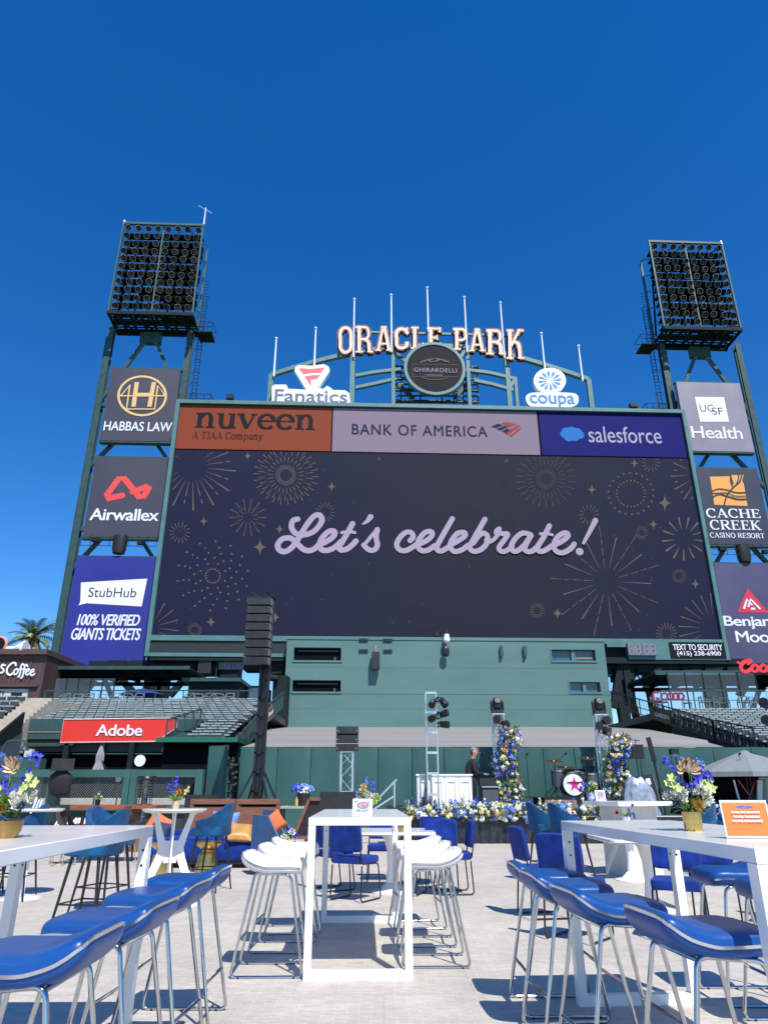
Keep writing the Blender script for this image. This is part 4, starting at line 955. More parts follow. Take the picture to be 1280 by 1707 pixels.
def sml(t, x, z):
    mb = MB(B); mb.box(x - .09, x + .09, bl - .3, bl - .08, z - .4, z + .45); part('housing', mb, M_GREEN, t)
    mb = MB(B); mb.box(x + .09, x + .16, bl - .2, bl - .01, z - .35, z + .4); part('mount', mb, M_BLACKM, t)
for px, w in ((834, 'left'), (873, 'right')): wallbox('wall_fixture', px, 1087, 'slim dark fixture on the green wall, %s one of the pair near the top' % w, 'fixture', sml, 'slim wall fixtures')
q = B.at(727, 1060, -.4); mb = MB(B); mb.box(q[0] - .16, q[0] + .16, -.9, -.4, q[1] - .1, q[1] + .25); mb.cyl((q[0], -.7, q[1] + .2), (q[0], -.7, q[1] + .5), .1)
solo('small_camera', mb, M_BLACKM, 'tiny black camera on the bottom edge of the scoreboard above the wall', 'camera')

# grey sloping deck between wall and building
def P3(px, py, Y): return plane(Y).w(px, py)
mb = MB(); zr0 = P3(700, 1245, WY + .25).z; zr1 = P3(700, 1238, WY + 4).z; Yb = 55.2; zr2 = P3(700, 1212, Yb).z
sl = [(WY + .25, zr0, -4.35, 10.4), (WY + 4, zr1, -4.6, 11.6), (WY + 4.3, zr1 + .10, -4.6, 11.7), (Yb, zr2, -8.6, 19)]
vs = []
for Y, z, a, b in sl: vs += [(a, Y, z), (b, Y, z)]
mb.add(vs, [(0, 1, 3, 2), (2, 3, 5, 4), (4, 5, 7, 6)])
def ramp_mat():
    m = mat('grey_mesh_deck', (.235, .222, .208), .8, var=.10, scale=.5, stretch=(.3, 1.2, 1), bump=.05); return m
deck = solo('sloping_deck', mb, ramp_mat(), kind='structure')
# padded wall, one panel a part
wall = thing('padded_wall', 'long dark green padded outfield wall behind the stage', 'wall', (5, WY, 0))
edges = [398, 461, 517, 573, 630, 687, 741, 797, 851, 908, 961, 1016, 1070, 1123, 1195, 1260, 1330]
zt_ = WF.w(640, 1245).z
for i in range(len(edges) - 1):
    a = WF.w(edges[i], 1300).x + .008; b = WF.w(edges[i + 1], 1300).x - .008
    mb = MB(); n = 8; m = 6; vs = []; fs = []
    r_ = random.Random(i)
    for j in range(m + 1):
        for k in range(n + 1):
            u, v = k / n, j / m
            x = a + (b - a) * u; z = .0 + (zt_ - 0) * v
            y = WY - .04 * min(1, 6 * min(u, 1 - u)) - .03 * math.sin(PI * v) - .02 * r_.random() * (v > .7)
            sag = .02 * math.sin(PI * u) if v == 1 else 0
            vs.append((x, y, z - sag))
    for j in range(m):
        for k in range(n): fs.append((j * (n + 1) + k, j * (n + 1) + k + 1, (j + 1) * (n + 1) + k + 1, (j + 1) * (n + 1) + k))
    mb.add(vs, fs); mb.add([(a, WY - .0, zt_), (b, WY - .0, zt_), (b, WY + .2, zt_), (a, WY + .2, zt_)], [(0, 1, 2, 3)])
    part('padded_panel', mb, M_PAD, wall)
mb = MB(); mb.box(WF.w(398, 1300).x + .01, WF.w(1330, 1300).x - .01, WY + .02, WY + .24, 0, zt_ - .03); part('wall_core', mb, M_GREEND, wall)

# ================================================================== SEATING STANDS
def bench(x0, x1, Y, z, label, group, seed):
    t = thing('bleacher_bench', label, 'bench', ((x0 + x1) / 2, Y, z), 0, group)
    r = random.Random(seed)
    mb = MB(); mb.box(x0, x1, Y - .1, Y + .26, z + .40, z + .44); mb.box(x0, x1, Y - .104, Y - .07, z + .36, z + .40); part('seat', mb, M_SEAT, t)
    mb = MB(); x = x0
    while x < x1 - .3:
        h = r.uniform(-.012, .012); mb.box(x + .03, x + .46, Y + .27, Y + .33, z + .48, z + .685 + h); x += .52
    part('backrest', mb, M_SEATD, t, False)  # backrest coloured dark to paint the shaded gaps between rows
    mb = MB(); x = x0
    while x < x1 - .3:
        h = r.uniform(-.012, .012); mb.box(x + .02, x + .47, Y + .25, Y + .34, z + .69 + h, z + .745 + h); x += .52
    part('top_rail', mb, M_SEAT, t, False)  # lighter strip, the highlight along each row put into the colour
    mb = MB(); x = x0 + .02
    while x < x1: mb.box(x, x + .04, Y, Y + .3, z, z + .4); mb.bar((x + .02, Y + .28, z + .3), (x + .02, Y + .36, z + .75), .035); x += 1.04
    part('bench_frame', mb, M_SEATD, t, False)
def steps(mb, rows, xl, xr, base=None):
    for i, (Y, z) in enumerate(rows):
        a, b = xl(Y), xr(Y); d = rows[1][0] - rows[0][0]
        mb.box(a, b, Y - .3, Y - .3 + d - .005, (base if base is not None else z - 1.0), z)
rowsL = [(32.6 + .7 * i, 2.85 + .255 * .7 * i) for i in range(17)]
xlL = lambda Y: (P3(310, 1228, 33).x if Y < 36.4 else -20.6 + (44 - Y) * .35)
xrL = lambda Y: -7.15
stand = thing('seating_stand', 'dark concrete terrace of the bleachers left of the green building', 'stand', (-12, 38, 0))
mb = MB(); steps(mb, rowsL, xlL, xrL); part('terrace', mb, mat('dark_concrete', (.06, .066, .068), .8, var=.2), stand, False)
for i, (Y, z) in enumerate(rowsL): bench(xlL(Y) + .1, xrL(Y) - .05 - .02 * (i % 2), Y, z, 'long grey green bleacher bench in the left stand behind the red sign', 'bleacher benches in the left stand', i)
rowsR = [(28.5 + .72 * i, 1.75 + .228 * .72 * i) for i in range(21)]
xlR = lambda Y: 17.15
stand = thing('seating_stand', 'dark concrete terrace of the bleachers right of the green building', 'stand', (22, 36, 0))
mb = MB(); steps(mb, rowsR, xlR, lambda Y: 32); part('terrace', mb, mat('dark_concrete', (.10, .11, .11), .8), stand, False)
for i, (Y, z) in enumerate(rowsR): bench(xlR(Y) + .15, 31.5, Y, z, 'long grey green bleacher bench in the right stand behind the black railing', 'bleacher benches in the right stand', 50 + i)
# far left block with concrete stairs
rowsF = [(32.6 + .6 * i, 2.35 + .52 * .6 * i) for i in range(10)]
xrF = lambda Y: -19.1
stand = thing('seating_stand', 'short terrace block at the far left edge above the concrete stairs', 'stand', (-24, 35, 0))
mb = MB(); steps(mb, rowsF, lambda Y: -30, xrF); part('terrace', mb, mat('dark_concrete', (.10, .11, .11), .8), stand, False)
for i, (Y, z) in enumerate(rowsF): bench(-29, xrF(Y) - .1, Y, z, 'grey green bleacher bench in the small stand at the left photo edge', 'bleacher benches at the far left', 90 + i)
st = thing('concrete_stairs', 'beige concrete aisle stairs climbing to the brown building', 'stairs', (-18, 35, 0))
mb = MB()
for i in range(20):
    Y = 31.8 + .34 * i; z = 2.3 + .54 * .34 * i; mb.box(-19.05, -17.75, Y, Y + .335, z - 1.6, z)
mb.box(-30, -17.75, 38.62, 44.15, 3.0, 5.75)
part('steps', mb, M_BEIGE, st, False)
mb = MB(); off = Vector((.12, 0, 0))
p0 = P3(-6, 1275, 31.5); p1 = P3(-6, 1252, 31.8); p2 = P3(50, 1187, 35.2); p3 = P3(45, 1222, 35.2)
p0.x = p1.x = p2.x = p3.x = -17.62
mb.add([p0, p1, p2, p3, p0 + off, p1 + off, p2 + off, p3 + off], [(0, 1, 2, 3), (7, 6, 5, 4), (1, 5, 6, 2), (0, 3, 7, 4), (2, 6, 7, 3), (0, 4, 5, 1)])
part('side_wall', mb, M_GREEND, st, False)

# railings
def railing(name, label, pts, h, m, step=1.1, picket=.16, mids=(.08,), mesh=False):
    """pts: foot line"""
    P = [Vector(p) for p in pts]; c = sum(P, Vector()) / len(P)
    t = thing(name, label, 'railing', (c.x, c.y, min(p.z for p in P)))
    rail = MB(); post = MB(); pk = MB(); up = Vector((0, 0, 1))
    for a, b in zip(P, P[1:]):
        rail.bar(a + up * h, b + up * h, .06, .07)
        for k in mids: rail.bar(a + up * h * k, b + up * h * k, .04)
        L = (b - a).length; n = max(1, int(L / step))
        for i in range(n + 1): q = a.lerp(b, i / n); post = MB(); post.bar(q, q + up * h, .06); part('post', post, m, t, False)
        n2 = max(1, int(L / picket))
        for i in range(n2): q = a.lerp(b, (i + .5) / n2); pk.bar(q + up * h * .06, q + up * h, .018)
    part('rail', rail, m, t, False); part('pickets', pk, m, t, False)
    return t
M_RAILB = mat('black_rail', (.010, .012, .014), .45)
def onx(x, px, py):   # the point of the wall-parallel line x seen at a pixel
    d = ray(px, py); k = x / d.x; return Vector((x, d.y * k, EYE + d.z * k))
railing('stair_railing', 'black railing running down beside the right bleachers', [onx(16.9, 1262, 1256), onx(16.9, 1192, 1238), onx(16.9, 1087, 1201), onx(16.9, 1020, 1178)], 1.12, M_RAILB, 1.7, .3, (.12, .5))
railing('stair_railing', 'green picket railing climbing from the left bleachers to the green building', [onx(-6.95, 401, 1260), onx(-6.9, 436, 1216), onx(-6.9, 471, 1181)], 1.1, M_GREEN, 1.5, .22)
railing('stair_railing', 'short green picket railing sloping up at the right end of the red sign', [P3(276, 1233, 32.5), P3(333, 1211, 36.2)], .85, M_GREEN, .8, .15)
railing('terrace_railing', 'green railing along the terrace above the left bleachers', [(-21, 44.3, 5.95), (-7.3, 44.3, 5.95)], 1.0, M_GREEN, 1.55, 9, (.5,))
railing('terrace_railing', 'green railing along the terrace above the right bleachers', [(17, 43.9, 5.75), (31, 43.9, 5.75)], 1.15, M_GREEN, 1.9, 9, (.5,))
# signs on the railings
t = thing('rail_sign', 'dark brown board with pale capitals hung on the black stair railing', 'sign', onx(16.83, 1103, 1205))
mb = MB(); A0, A1, A2, A3 = [onx(16.83, *p) for p in ((1083, 1176), (1117.5, 1185), (1117.5, 1208), (1083, 1197.5))]
mb.add([v for v in (A0, A1, A2, A3)] + [v + Vector((.05, 0, 0)) for v in (A0, A1, A2, A3)], [(0, 3, 2, 1), (4, 5, 6, 7), (0, 1, 5, 4), (3, 7, 6, 2), (0, 4, 7, 3), (1, 2, 6, 5)])
part('board', mb, mat('sign_dark_brown', (.022, .012, .008), .5), t)
mb = MB(); vs, fs = glyphs('GARDEN', .01)
V = []
for u, v in vs:
    u2 = .26 + u * .66; v2 = .30 + v * .30; top = A0.lerp(A1, u2); bot = A3.lerp(A2, u2); V.append(bot.lerp(top, v2) + Vector((-.03, -.03, 0)))
mb.add(V, fs); part('lettering', mb, M_SIGNW, t, False)
mb = MB(); 
for k in range(7):
    u2 = .16 + .03 * math.cos(k); v2 = .55 + .28 * k / 6; q = A3.lerp(A2, u2).lerp(A0.lerp(A1, u2), v2) + Vector((-.035, -.03, 0)); mb.add([q, q + Vector((0, -.28, .02)), q + Vector((0, -.2, .14))], [(0, 1, 2)])
part('leaf_emblem', mb, M_LEAF, t, False)
t = thing('rail_sign', 'brown board with a white patch on the green picket railing', 'sign', onx(-6.82, 450, 1200))
A0, A1, A2, A3 = [onx(-6.82, *p) for p in ((443, 1185), (456, 1175), (456, 1196), (443, 1207))]; mb = MB()
mb.add([A0, A1, A2, A3] + [v + Vector((-.06, 0, 0)) for v in (A0, A1, A2, A3)], [(0, 3, 2, 1), (4, 5, 6, 7), (0, 1, 5, 4), (3, 7, 6, 2), (0, 4, 7, 3), (1, 2, 6, 5)]); part('board', mb, M_BROWN, t)
mb = MB(); mb.add([A3.lerp(A2, u).lerp(A0.lerp(A1, u), v) + Vector((.03, -.03, 0)) for u, v in ((.3, .35), (.9, .45), (.92, .75), (.6, .6), (.3, .72))], [(0, 1, 2, 3, 4)]); part('patch', mb, M_SIGNW, t, False)

# ================================================================== UNDER THE TOWERS: canopies, columns, terrace furniture
def canopy(label, c, th=.14):
    t = thing('canopy_roof', label, 'canopy', ((c[0] + c[1]) / 2, (c[2] + c[3]) / 2, c[4]))
    mb = MB(); mb.box(c[0], c[1], c[2], c[3], c[4], c[4] + th); part('roof', mb, M_GREEND, t, False)
    mb = MB(); mb.box(c[0] - .05, c[1] + .05, c[2] - .08, c[2] - .005, c[4] - .05, c[4] + th + .05); part('fascia', mb, M_GREEN, t, False)
    mb = MB(); n = int((c[1] - c[0]) / 1.6)
    for k in range(n + 1): x = c[0] + (c[1] - c[0]) * k / n; mb.box(x - .07, x + .07, c[2] + .1, c[3] - .1, c[4] - .22, c[4] - .005)
    for y in (c[2] + .6, c[3] - .8): mb.box(c[0], c[1], y, y + .25, c[4] - .5, c[4] - .225)
    part('rafters', mb, M_DARK, t, False)
zc = P3(200, 1115, 49).z
canopy('dark flat canopy roof under the left light tower', (P3(66, 1112, 49).x, P3(316, 1112, 49).x, 49, 54.6, zc))
canopy('dark flat canopy roof under the right light tower', (P3(1092, 1118, 49).x, 34, 49, 55, P3(1200, 1124, 49).z), .2)
def support(name, label, cols, braces, Y0):
    x = sum(c for c in cols) / len(cols); t = thing(name, label, 'steel supports', (x, Y0, 0))
    for c in cols:
        mb = MB(); mb.box(c - .4, c + .4, Y0 - .4, Y0 + .4, 0, ZB - .3); part('column', mb, M_GREEND, t)
    for p, q in braces:
        mb = MB(); mb.bar(p, q, .5); part('brace', mb, M_GREEND, t)
    mb = MB()
    for k in range(8): mb.box(cols[0] - 4 + k * 1.8, cols[0] - 2.6 + k * 1.8, Y0 - .6, Y0 + 1.2, ZB - .9 - .3 * (k % 3), ZB - .15)
    mb.box(cols[0] - 5.5, cols[-1] + 5.5, Y0 - .5, Y0 + .5, ZB - .65, ZB - .2); part('truss_beam', mb, M_GREEND, t)
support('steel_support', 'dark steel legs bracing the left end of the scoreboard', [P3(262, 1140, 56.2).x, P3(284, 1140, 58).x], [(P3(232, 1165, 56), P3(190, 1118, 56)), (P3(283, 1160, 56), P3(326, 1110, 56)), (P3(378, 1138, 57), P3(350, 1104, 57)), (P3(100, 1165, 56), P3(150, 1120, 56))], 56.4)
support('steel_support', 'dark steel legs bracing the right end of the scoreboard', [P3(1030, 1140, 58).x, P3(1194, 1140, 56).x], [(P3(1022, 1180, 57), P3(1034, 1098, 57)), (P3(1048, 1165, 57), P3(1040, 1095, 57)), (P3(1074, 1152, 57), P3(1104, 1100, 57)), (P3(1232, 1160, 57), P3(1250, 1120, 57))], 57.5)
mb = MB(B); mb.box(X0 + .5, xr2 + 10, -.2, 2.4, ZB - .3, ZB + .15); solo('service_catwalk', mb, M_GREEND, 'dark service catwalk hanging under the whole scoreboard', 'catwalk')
t = thing('under_building', 'dark flat roofed kiosk on the terrace behind the left bleachers', 'kiosk', (P3(358, 1165, 50).x, 50, 0))
a = P3(312, 1168, 50); b = P3(398, 1168, 50); zk = P3(350, 1137, 50).z
mb = MB(); mb.box(a.x, b.x, 50, 54, 0, zk); part('wall', mb, M_GREEND, t); mb = MB(); mb.box(a.x - .4, b.x + .1, 49.6, 54.4, zk, zk + .25); part('roof', mb, M_GREEN, t); mb = MB(); mb.box(b.x + .01, b.x + .9, 50.5, 54, 0, zk - 1.1); part('annex', mb, M_GREEND, t)
t = thing('under_building', 'narrow dark lift block behind the black speaker array', 'kiosk', (P3(430, 1165, 52).x, 52, 0))
a = P3(412, 1168, 52); b = P3(441, 1168, 52); mb = MB(); mb.box(a.x, b.x, 52, 55, 0, P3(430, 1143, 52).z); part('wall', mb, M_GREEND, t); mb = MB(); mb.box(a.x + .1, b.x - .2, 51.95, 51.99, P3(430, 1139, 52).z - 1.3, P3(430, 1143, 52).z - .2); part('window', mb, mat('smoked_window_glass', (.05, .075, .10), .04), t)
mb = MB(); q = P3(470, 1150, 53); mb.box(q.x - .7, q.x + .4, 53, 55, 0, P3(470, 1126, 53).z); mb.cyl((q.x - 1.0, 52.8, P3(470, 1130, 53).z), (q.x - .3, 52.8, P3(470, 1132, 53).z), .25); solo('lamp_tower', mb, M_GREEND, 'dark service block with a lamp beside the left edge of the green building', 'kiosk')
t = thing('speaker_cluster', 'black box hanging under the scoreboard left of the white timer', 'speaker', P3(345, 1110, 55.5))
mb = MB(); q = P3(343, 1108, 55.5); mb.box(q.x - .5, q.x + .5, 55.2, 56, q.z - .7, q.z + .7); mb.bar(q + Vector((.9, 0, .6)), q + Vector((.9, 0, -1.6)), .08); part('cabinet', mb, M_BLACKP, t)
# chairs and tables of the terrace bar, pale outlines against the dark
cm = MB()
for dx in (-.25, .25): 
    for dy in (-.22, .22): cm.bar((dx, dy, 0), (dx, dy, .95 if dy > 0 else .68), .05)
cm.bar((-.25, -.22, .68), (.25, -.22, .68), .05); cm.bar((-.25, .22, .95), (.25, .22, .95), .05); cm.box(-.25, .25, -.22, .22, .62, .67)
for s_ in (-.25, .25): cm.bar((s_, -.22, .68), (s_, .22, .95), .04)
for k, (px, Y) in enumerate(((107, 45), (130, 45.4), (147, 45), (171, 45.5), (193, 45), (214, 45.2), (232, 45), (314, 45), (331, 45.3), (348, 45), (366, 45.2), (383, 45))):
    q = P3(px, 1166, Y); o = bpy.data.objects.new('terrace_chair', cm.mesh('terrace_chair', mat('pale_metal_chair', (.16, .19, .19), .5)) if k == 0 else base.data); COL.objects.link(o)
    if k == 0: base = o
    o.location = (q.x, Y, 5.95); o.rotation_euler = (0, 0, (k * .7) % 1.2 - .5); o.scale = (1.0, 1.0, 1.0); tag(o, 'pale metal chair on the terrace behind the left bleachers', 'chair', 'pale chairs on the left terrace')
for k, px in enumerate((1092, 1106, 1150, 1172, 1190, 1214, 1236, 1252)):
    q = P3(px, 1166, 45.5); o = base.copy(); COL.objects.link(o); o.location = (q.x, 45.5 + (k % 3) * .3, 5.75); o.rotation_euler = (0, 0, k * .5); tag(o, 'pale metal chair on the terrace behind the right bleachers', 'chair', 'pale chairs on the right terrace')
for nm, lab, x0, x1, Y, z in (('terrace_floor', None, -30, -7.2, 44.2, 5.95), ('terrace_floor', None, 17, 36, 43.8, 5.75)):
    mb = MB(); mb.box(x0, x1, Y, 58, z - .4, z); solo(nm, mb, mat('dark_concrete', (.10, .11, .11), .8), kind='structure', smooth=False)
t = thing('parasol', 'dark blue parasol open on the left terrace', 'parasol', P3(235, 1165, 47)); q = P3(238, 1156, 47)
mb = MB(); mb.lathe([(1.5, 0), (.8, .25), (.05, .42)], (q.x, q.y, q.z - .1), 10); part('canopy', mb, mat('blue_canvas', (.01, .04, .22), .7), t); mb = MB(); mb.cyl((q.x, q.y, 5.6), (q.x, q.y, q.z + .6), .04); part('pole', mb, M_BLACKM, t)
for lab, px, w in (('tall tinted glass screen above the left bleachers, next to the steel tower', 75, 190), ('tinted glass screen at the right terrace behind the bleachers', 1100, 1262)):
    Y = 46.0 if px < 600 else 46.5; a = P3(px + 15, 1150, Y); b = P3(w, 1150, Y); z1 = P3(px, 1131 if px < 600 else 1122, Y).z
    m = mat('tinted_glass', (.25, .33, .36), .03, 0, var=.05, alpha=.10)
    t = thing('glass_screen', lab, 'glass screen', ((a.x + b.x) / 2, Y, 5.5)); mb = MB(); mb.box(a.x, b.x, Y, Y + .03, 5.6, z1); part('pane', mb, m, t, False)
    mb = MB()
    for k in range(6): x = a.x + (b.x - a.x) * k / 5; mb.box(x - .03, x + .03, Y - .03, Y + .06, 5.45, z1 + .02)
    part('frame', mb, M_GREEND, t, False)
t = thing('script_sign', 'small pink script sign on the right terrace behind the railing', 'sign', P3(1110, 1168, 45))
mb = MB(plane(45)); f45 = plane(45)
for px in (1093, 1107, 1117, 1126, 1134):
    pts = el(px, 1161, 5.2 if px > 1095 else 6, 5.5 if px > 1095 else 7.5, 50, 330 if px < 1095 else 400, 12); mb.tube([(lambda c: (c[0], 0, c[1]))(f45.at(*p)) for p in pts], .07, 5)
part('letters', mb, mat('neon_pink', (.26, .03, .08), .5), t)
# red company sign board
f = plane(36.2); t = thing('red_sign', 'long bright red sign with bold white lettering below the left bleachers', 'sign', f.w(200, 1237))
mb = MB(f); P = [f.at(*p) for p in ((107, 1199.5), (297, 1197), (295, 1213), (272, 1229), (272, 1236), (101, 1238))]; mb.prism(P, 0, .12); part('board', mb, mat('sign_bright_red', (.72, .035, .022), .45, var=.05, scale=.6), t)
mb = MB(f); P = [f.at(*p) for p in ((107, 1199.5), (297, 1197), (295, 1213), (272, 1229), (272, 1236), (101, 1238))]
mb.tube([(x, -.01, z) for x, z in P], .03, 5, True); part('edge_trim', mb, mat('pale_edge', (.6, .5, .48), .5), t)
mb = MB(f); text(mb, 'Adobe', f.rect(161, 1207.5, 238, 1227, -.03), -.03, .06, 0, .96); part('lettering', mb, M_SIGNW, t, False)
# wall behind and below the red sign
t = thing('bullpen_front', 'dark green panelled front with shaded openings under the left bleachers', 'wall', (-15, 36.3, 0))
f = plane(36.3); x0, z0 = f.at(44, 1238); x1, z1 = f.at(330, 1198); mb = MB(f)
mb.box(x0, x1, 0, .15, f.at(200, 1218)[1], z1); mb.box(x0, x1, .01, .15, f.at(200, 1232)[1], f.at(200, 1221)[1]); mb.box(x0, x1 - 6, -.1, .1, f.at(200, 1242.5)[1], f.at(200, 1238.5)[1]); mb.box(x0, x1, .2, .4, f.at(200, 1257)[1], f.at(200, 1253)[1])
part('panel', mb, mat('green_panel', (.03, .075, .07), .5, var=.1), t, False)
mb = MB(f); mb.box(x0, f.at(103, 1220)[0], -.02, -.005, f.at(200, 1221.3)[1], f.at(200, 1218.7)[1]); part('pipe', mb, mat('pinkish_pipe', (.22, .17, .16), .5), t)
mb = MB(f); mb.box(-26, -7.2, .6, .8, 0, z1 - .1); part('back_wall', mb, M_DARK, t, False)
mb = MB(f)
for px in (110, 170, 219, 280): x = f.at(px, 1260)[0]; mb = MB(f); mb.box(x - .12, x + .12, -.1, .1, 0, f.at(200, 1238)[1]); part('post', mb, M_GREEND, t, False)
t = thing('dugout_roof', 'bright green edged roof over the dark dugout left of the padded wall', 'roof', (-10, 31.5, 0)); f = plane(31.5)
a = f.at(260, 1233); b = f.at(396, 1232); mb = MB(f); mb.box(a[0], b[0], 0, 4, f.at(330, 1237)[1], f.at(330, 1229)[1]); part('roof', mb, mat('bright_green_edge', (.012, .13, .085), .45), t, False)
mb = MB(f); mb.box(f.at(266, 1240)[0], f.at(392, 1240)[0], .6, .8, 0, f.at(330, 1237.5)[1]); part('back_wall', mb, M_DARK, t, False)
# brown building, far left
f = plane(47); t = thing('brown_building', 'brown clad building with white script letters at the left photo edge', 'building', f.w(20, 1178))
z_r = f.at(20, 1092)[1]; xE = f.at(76, 1110)[0]
mb = MB(f); zm = f.at(20, 1148)[1]; mb.box(-45, xE, 0, 8, zm, z_r)
for k in range(60):
    x = xE - 1 - k * .3; mb.box(x, x + .12, -.05, 0, zm, z_r - .3)
mb.box(xE - .8, xE, -.05, 6, 4, zm); part('cladding', mb, mat('brown_cladding', (.075, .038, .038), .6, var=.2, scale=1.5, stretch=(4, 1, .3)), t, False)
mb = MB(f); mb.box(-45, xE - .82, .02, 8, 4, zm - .02); part('white_wall', mb, mat('pale_wall', (.52, .53, .55), .7, var=.06), t, False)
mb = MB(f); mb.box(-45, xE + .1, -.35, 8, z_r, z_r + .35); mb.box(-45, xE - .2, -.25, 0, zm + .1, zm + .25); part('roof', mb, mat('brown_roof', (.09, .05, .045), .5), t, False)
a = f.rect(18.5, 1154.5, 36.5, 1168.5); mb = MB(f); mb.box(a[0], a[1], -.03, .015, a[2], a[3]); part('window', mb, M_GREEND, t, False)
mb = MB(f); text(mb, 'TE', f.rect(-2, 1152.5, 8, 1160, -.02), -.02); part('small_lettering', mb, M_INK, t, False)
t = thing('script_sign', 'white script letters on the brown cladding', 'sign', f.w(30, 1130))
mb = MB(f)
def wsc(pts, w): 
    P = catmull([f.at(x, y, -.09) for x, y in pts], 6); mb.ribbon(P, [w * .042 * (.7 + .5 * abs(math.sin(1.3 * i))) if False else w * .042 for i in range(len(P))], -.09 - .006 * wsc.k, .0006); wsc.k += 1
wsc.k = 0
wsc([(9, 1109), (5, 1108), (3, 1112), (7, 1117), (5, 1121), (0, 1121)], 2.8); wsc([(27, 1109), (26, 1105), (20, 1106), (13, 1114), (13, 1122), (18, 1125), (24, 1121)], 3)
wsc([(27, 1116), (24, 1119), (25, 1124), (29, 1123), (31, 1118), (29, 1115), (27, 1116)], 2.6); wsc([(41, 1109), (39, 1107), (36, 1111), (35, 1120), (33, 1127), (31, 1128)], 2.6); wsc([(47, 1111), (45, 1108), (42, 1112), (40, 1122), (38, 1129), (36, 1130)], 2.6); wsc([(33, 1115), (46, 1116)], 2)
wsc([(44, 1121), (49, 1118), (49, 1115), (45, 1117), (44, 1123), (47, 1125), (51, 1122)], 2.4); wsc([(52, 1122), (57, 1119), (57, 1116), (53, 1118), (52, 1124), (55, 1126), (59, 1123)], 2.4)
part('letters', mb, M_SIGNW, t, False)
t = thing('giant_cup_sign', 'orange rimmed disc with a white horn on the brown roof, cut by the photo edge', 'sign', f.w(10, 1092)); mb = MB(f)
c = f.at(-3, 1073); mb.M = f.M @ Matrix.Translation((c[0], .3, c[1])); mb.lathe([(.01, 0), (.42, 0), (.42, .4), (.01, .4)], n=24, axis='Y'); part('disc', mb, M_INK, t)
mb = MB(f); mb.M = f.M @ Matrix.Translation((c[0], .3, c[1])); mb.tube([(.46 * math.cos(2 * PI * k / 24), -.1, .46 * math.sin(2 * PI * k / 24)) for k in range(24)], .11, 8, True); part('rim', mb, mat('sign_salmon', (.62, .25, .16), .5), t)
mb = MB(f); h0 = f.at(5, 1080); h1 = f.at(41, 1081); mb.tube([(h0[0], .3, h0[1]), (h0[0] + .7, .3, h0[1] - .03), (h1[0] - .4, .2, h1[1] + .02), (h1[0], .1, h1[1] + .03), (h1[0] + .04, .1, h1[1] + .03)], [.14, .2, .36, .52, .50], 16); part('horn', mb, M_SIGNW, t)

# ================================================================== PALM TREES
def palm(px, py, Y, R, label, seed, zbase=0):
    q = P3(px, py, Y); r = random.Random(seed); t = thing('palm_tree', label, 'palm tree', (q.x, q.y, zbase), 0, 'palm trees behind the stands')
    mb = MB(); n = 14; pts = [(q.x + .1 * math.sin(k), q.y, zbase + (q.z - zbase) * k / n) for k in range(n + 1)]; mb.tube(pts, [.42 - .010 * k + .03 * (k % 2) for k in range(n + 1)], 9); mb.lathe([(.3, 0), (.62, .5), (.62, 1.1), (.3, 1.5)], (q.x, q.y, q.z - 1.2), 10)
    part('trunk', mb, mat('palm_bark', (.14, .09, .05), .9, var=.3, scale=10), t)
    mb = MB()
    for i in range(44):
        az = r.uniform(0, 2 * PI); el_ = r.uniform(-.9, 1.35); L = R * r.uniform(.8, 1.1); d = Vector((math.cos(az) * math.cos(el_), math.sin(az) * math.cos(el_), math.sin(el_)))
        P = []; p = q.copy()
        for k in range(8): P.append(p.copy()); p = p + d * (L / 8); d = (d + Vector((0, 0, -.10 - .03 * k))).normalized()
        mb.cur = 2 if el_ < -.5 else (0 if r.random() < .6 else 1)
        sd = Vector((-math.sin(az), math.cos(az), 0))
        for k in range(1, 8):
            for s_ in (-1, 1):
                for h in (0, .5):
                    b0 = P[k - 1].lerp(P[k], h); dd = (P[k] - P[k - 1]).normalized(); tip = b0 + (sd * s_ * .75 + dd * .65 + Vector((0, 0, -.25))) * (L * .24 * (1 - .55 * abs(k - 4) / 4))
                    w = dd * .09; mb.add([b0 - w, b0 + w, tip], [(0, 1, 2)])
    part('fronds', mb, [mat('palm_leaf_olive', (.15, .21, .06), .6, var=.3), mat('palm_leaf_bright', (.33, .36, .13), .6, var=.3), mat('palm_leaf_dead', (.25, .21, .10), .8, var=.3)], t, False)
palm(56, 1062, 64, 3.1, 'palm tree with an olive crown rising behind the brown building', 1)
palm(1024, 1106, 62, 1.7, 'palm tree glimpsed beside the right edge of the green building', 2)
palm(1048, 1112, 64, 1.7, 'palm tree under the scoreboard with its crown below the white timer', 3)
palm(1078, 1110, 63, 1.6, 'palm tree with a short shaggy trunk under the right end of the scoreboard', 4)
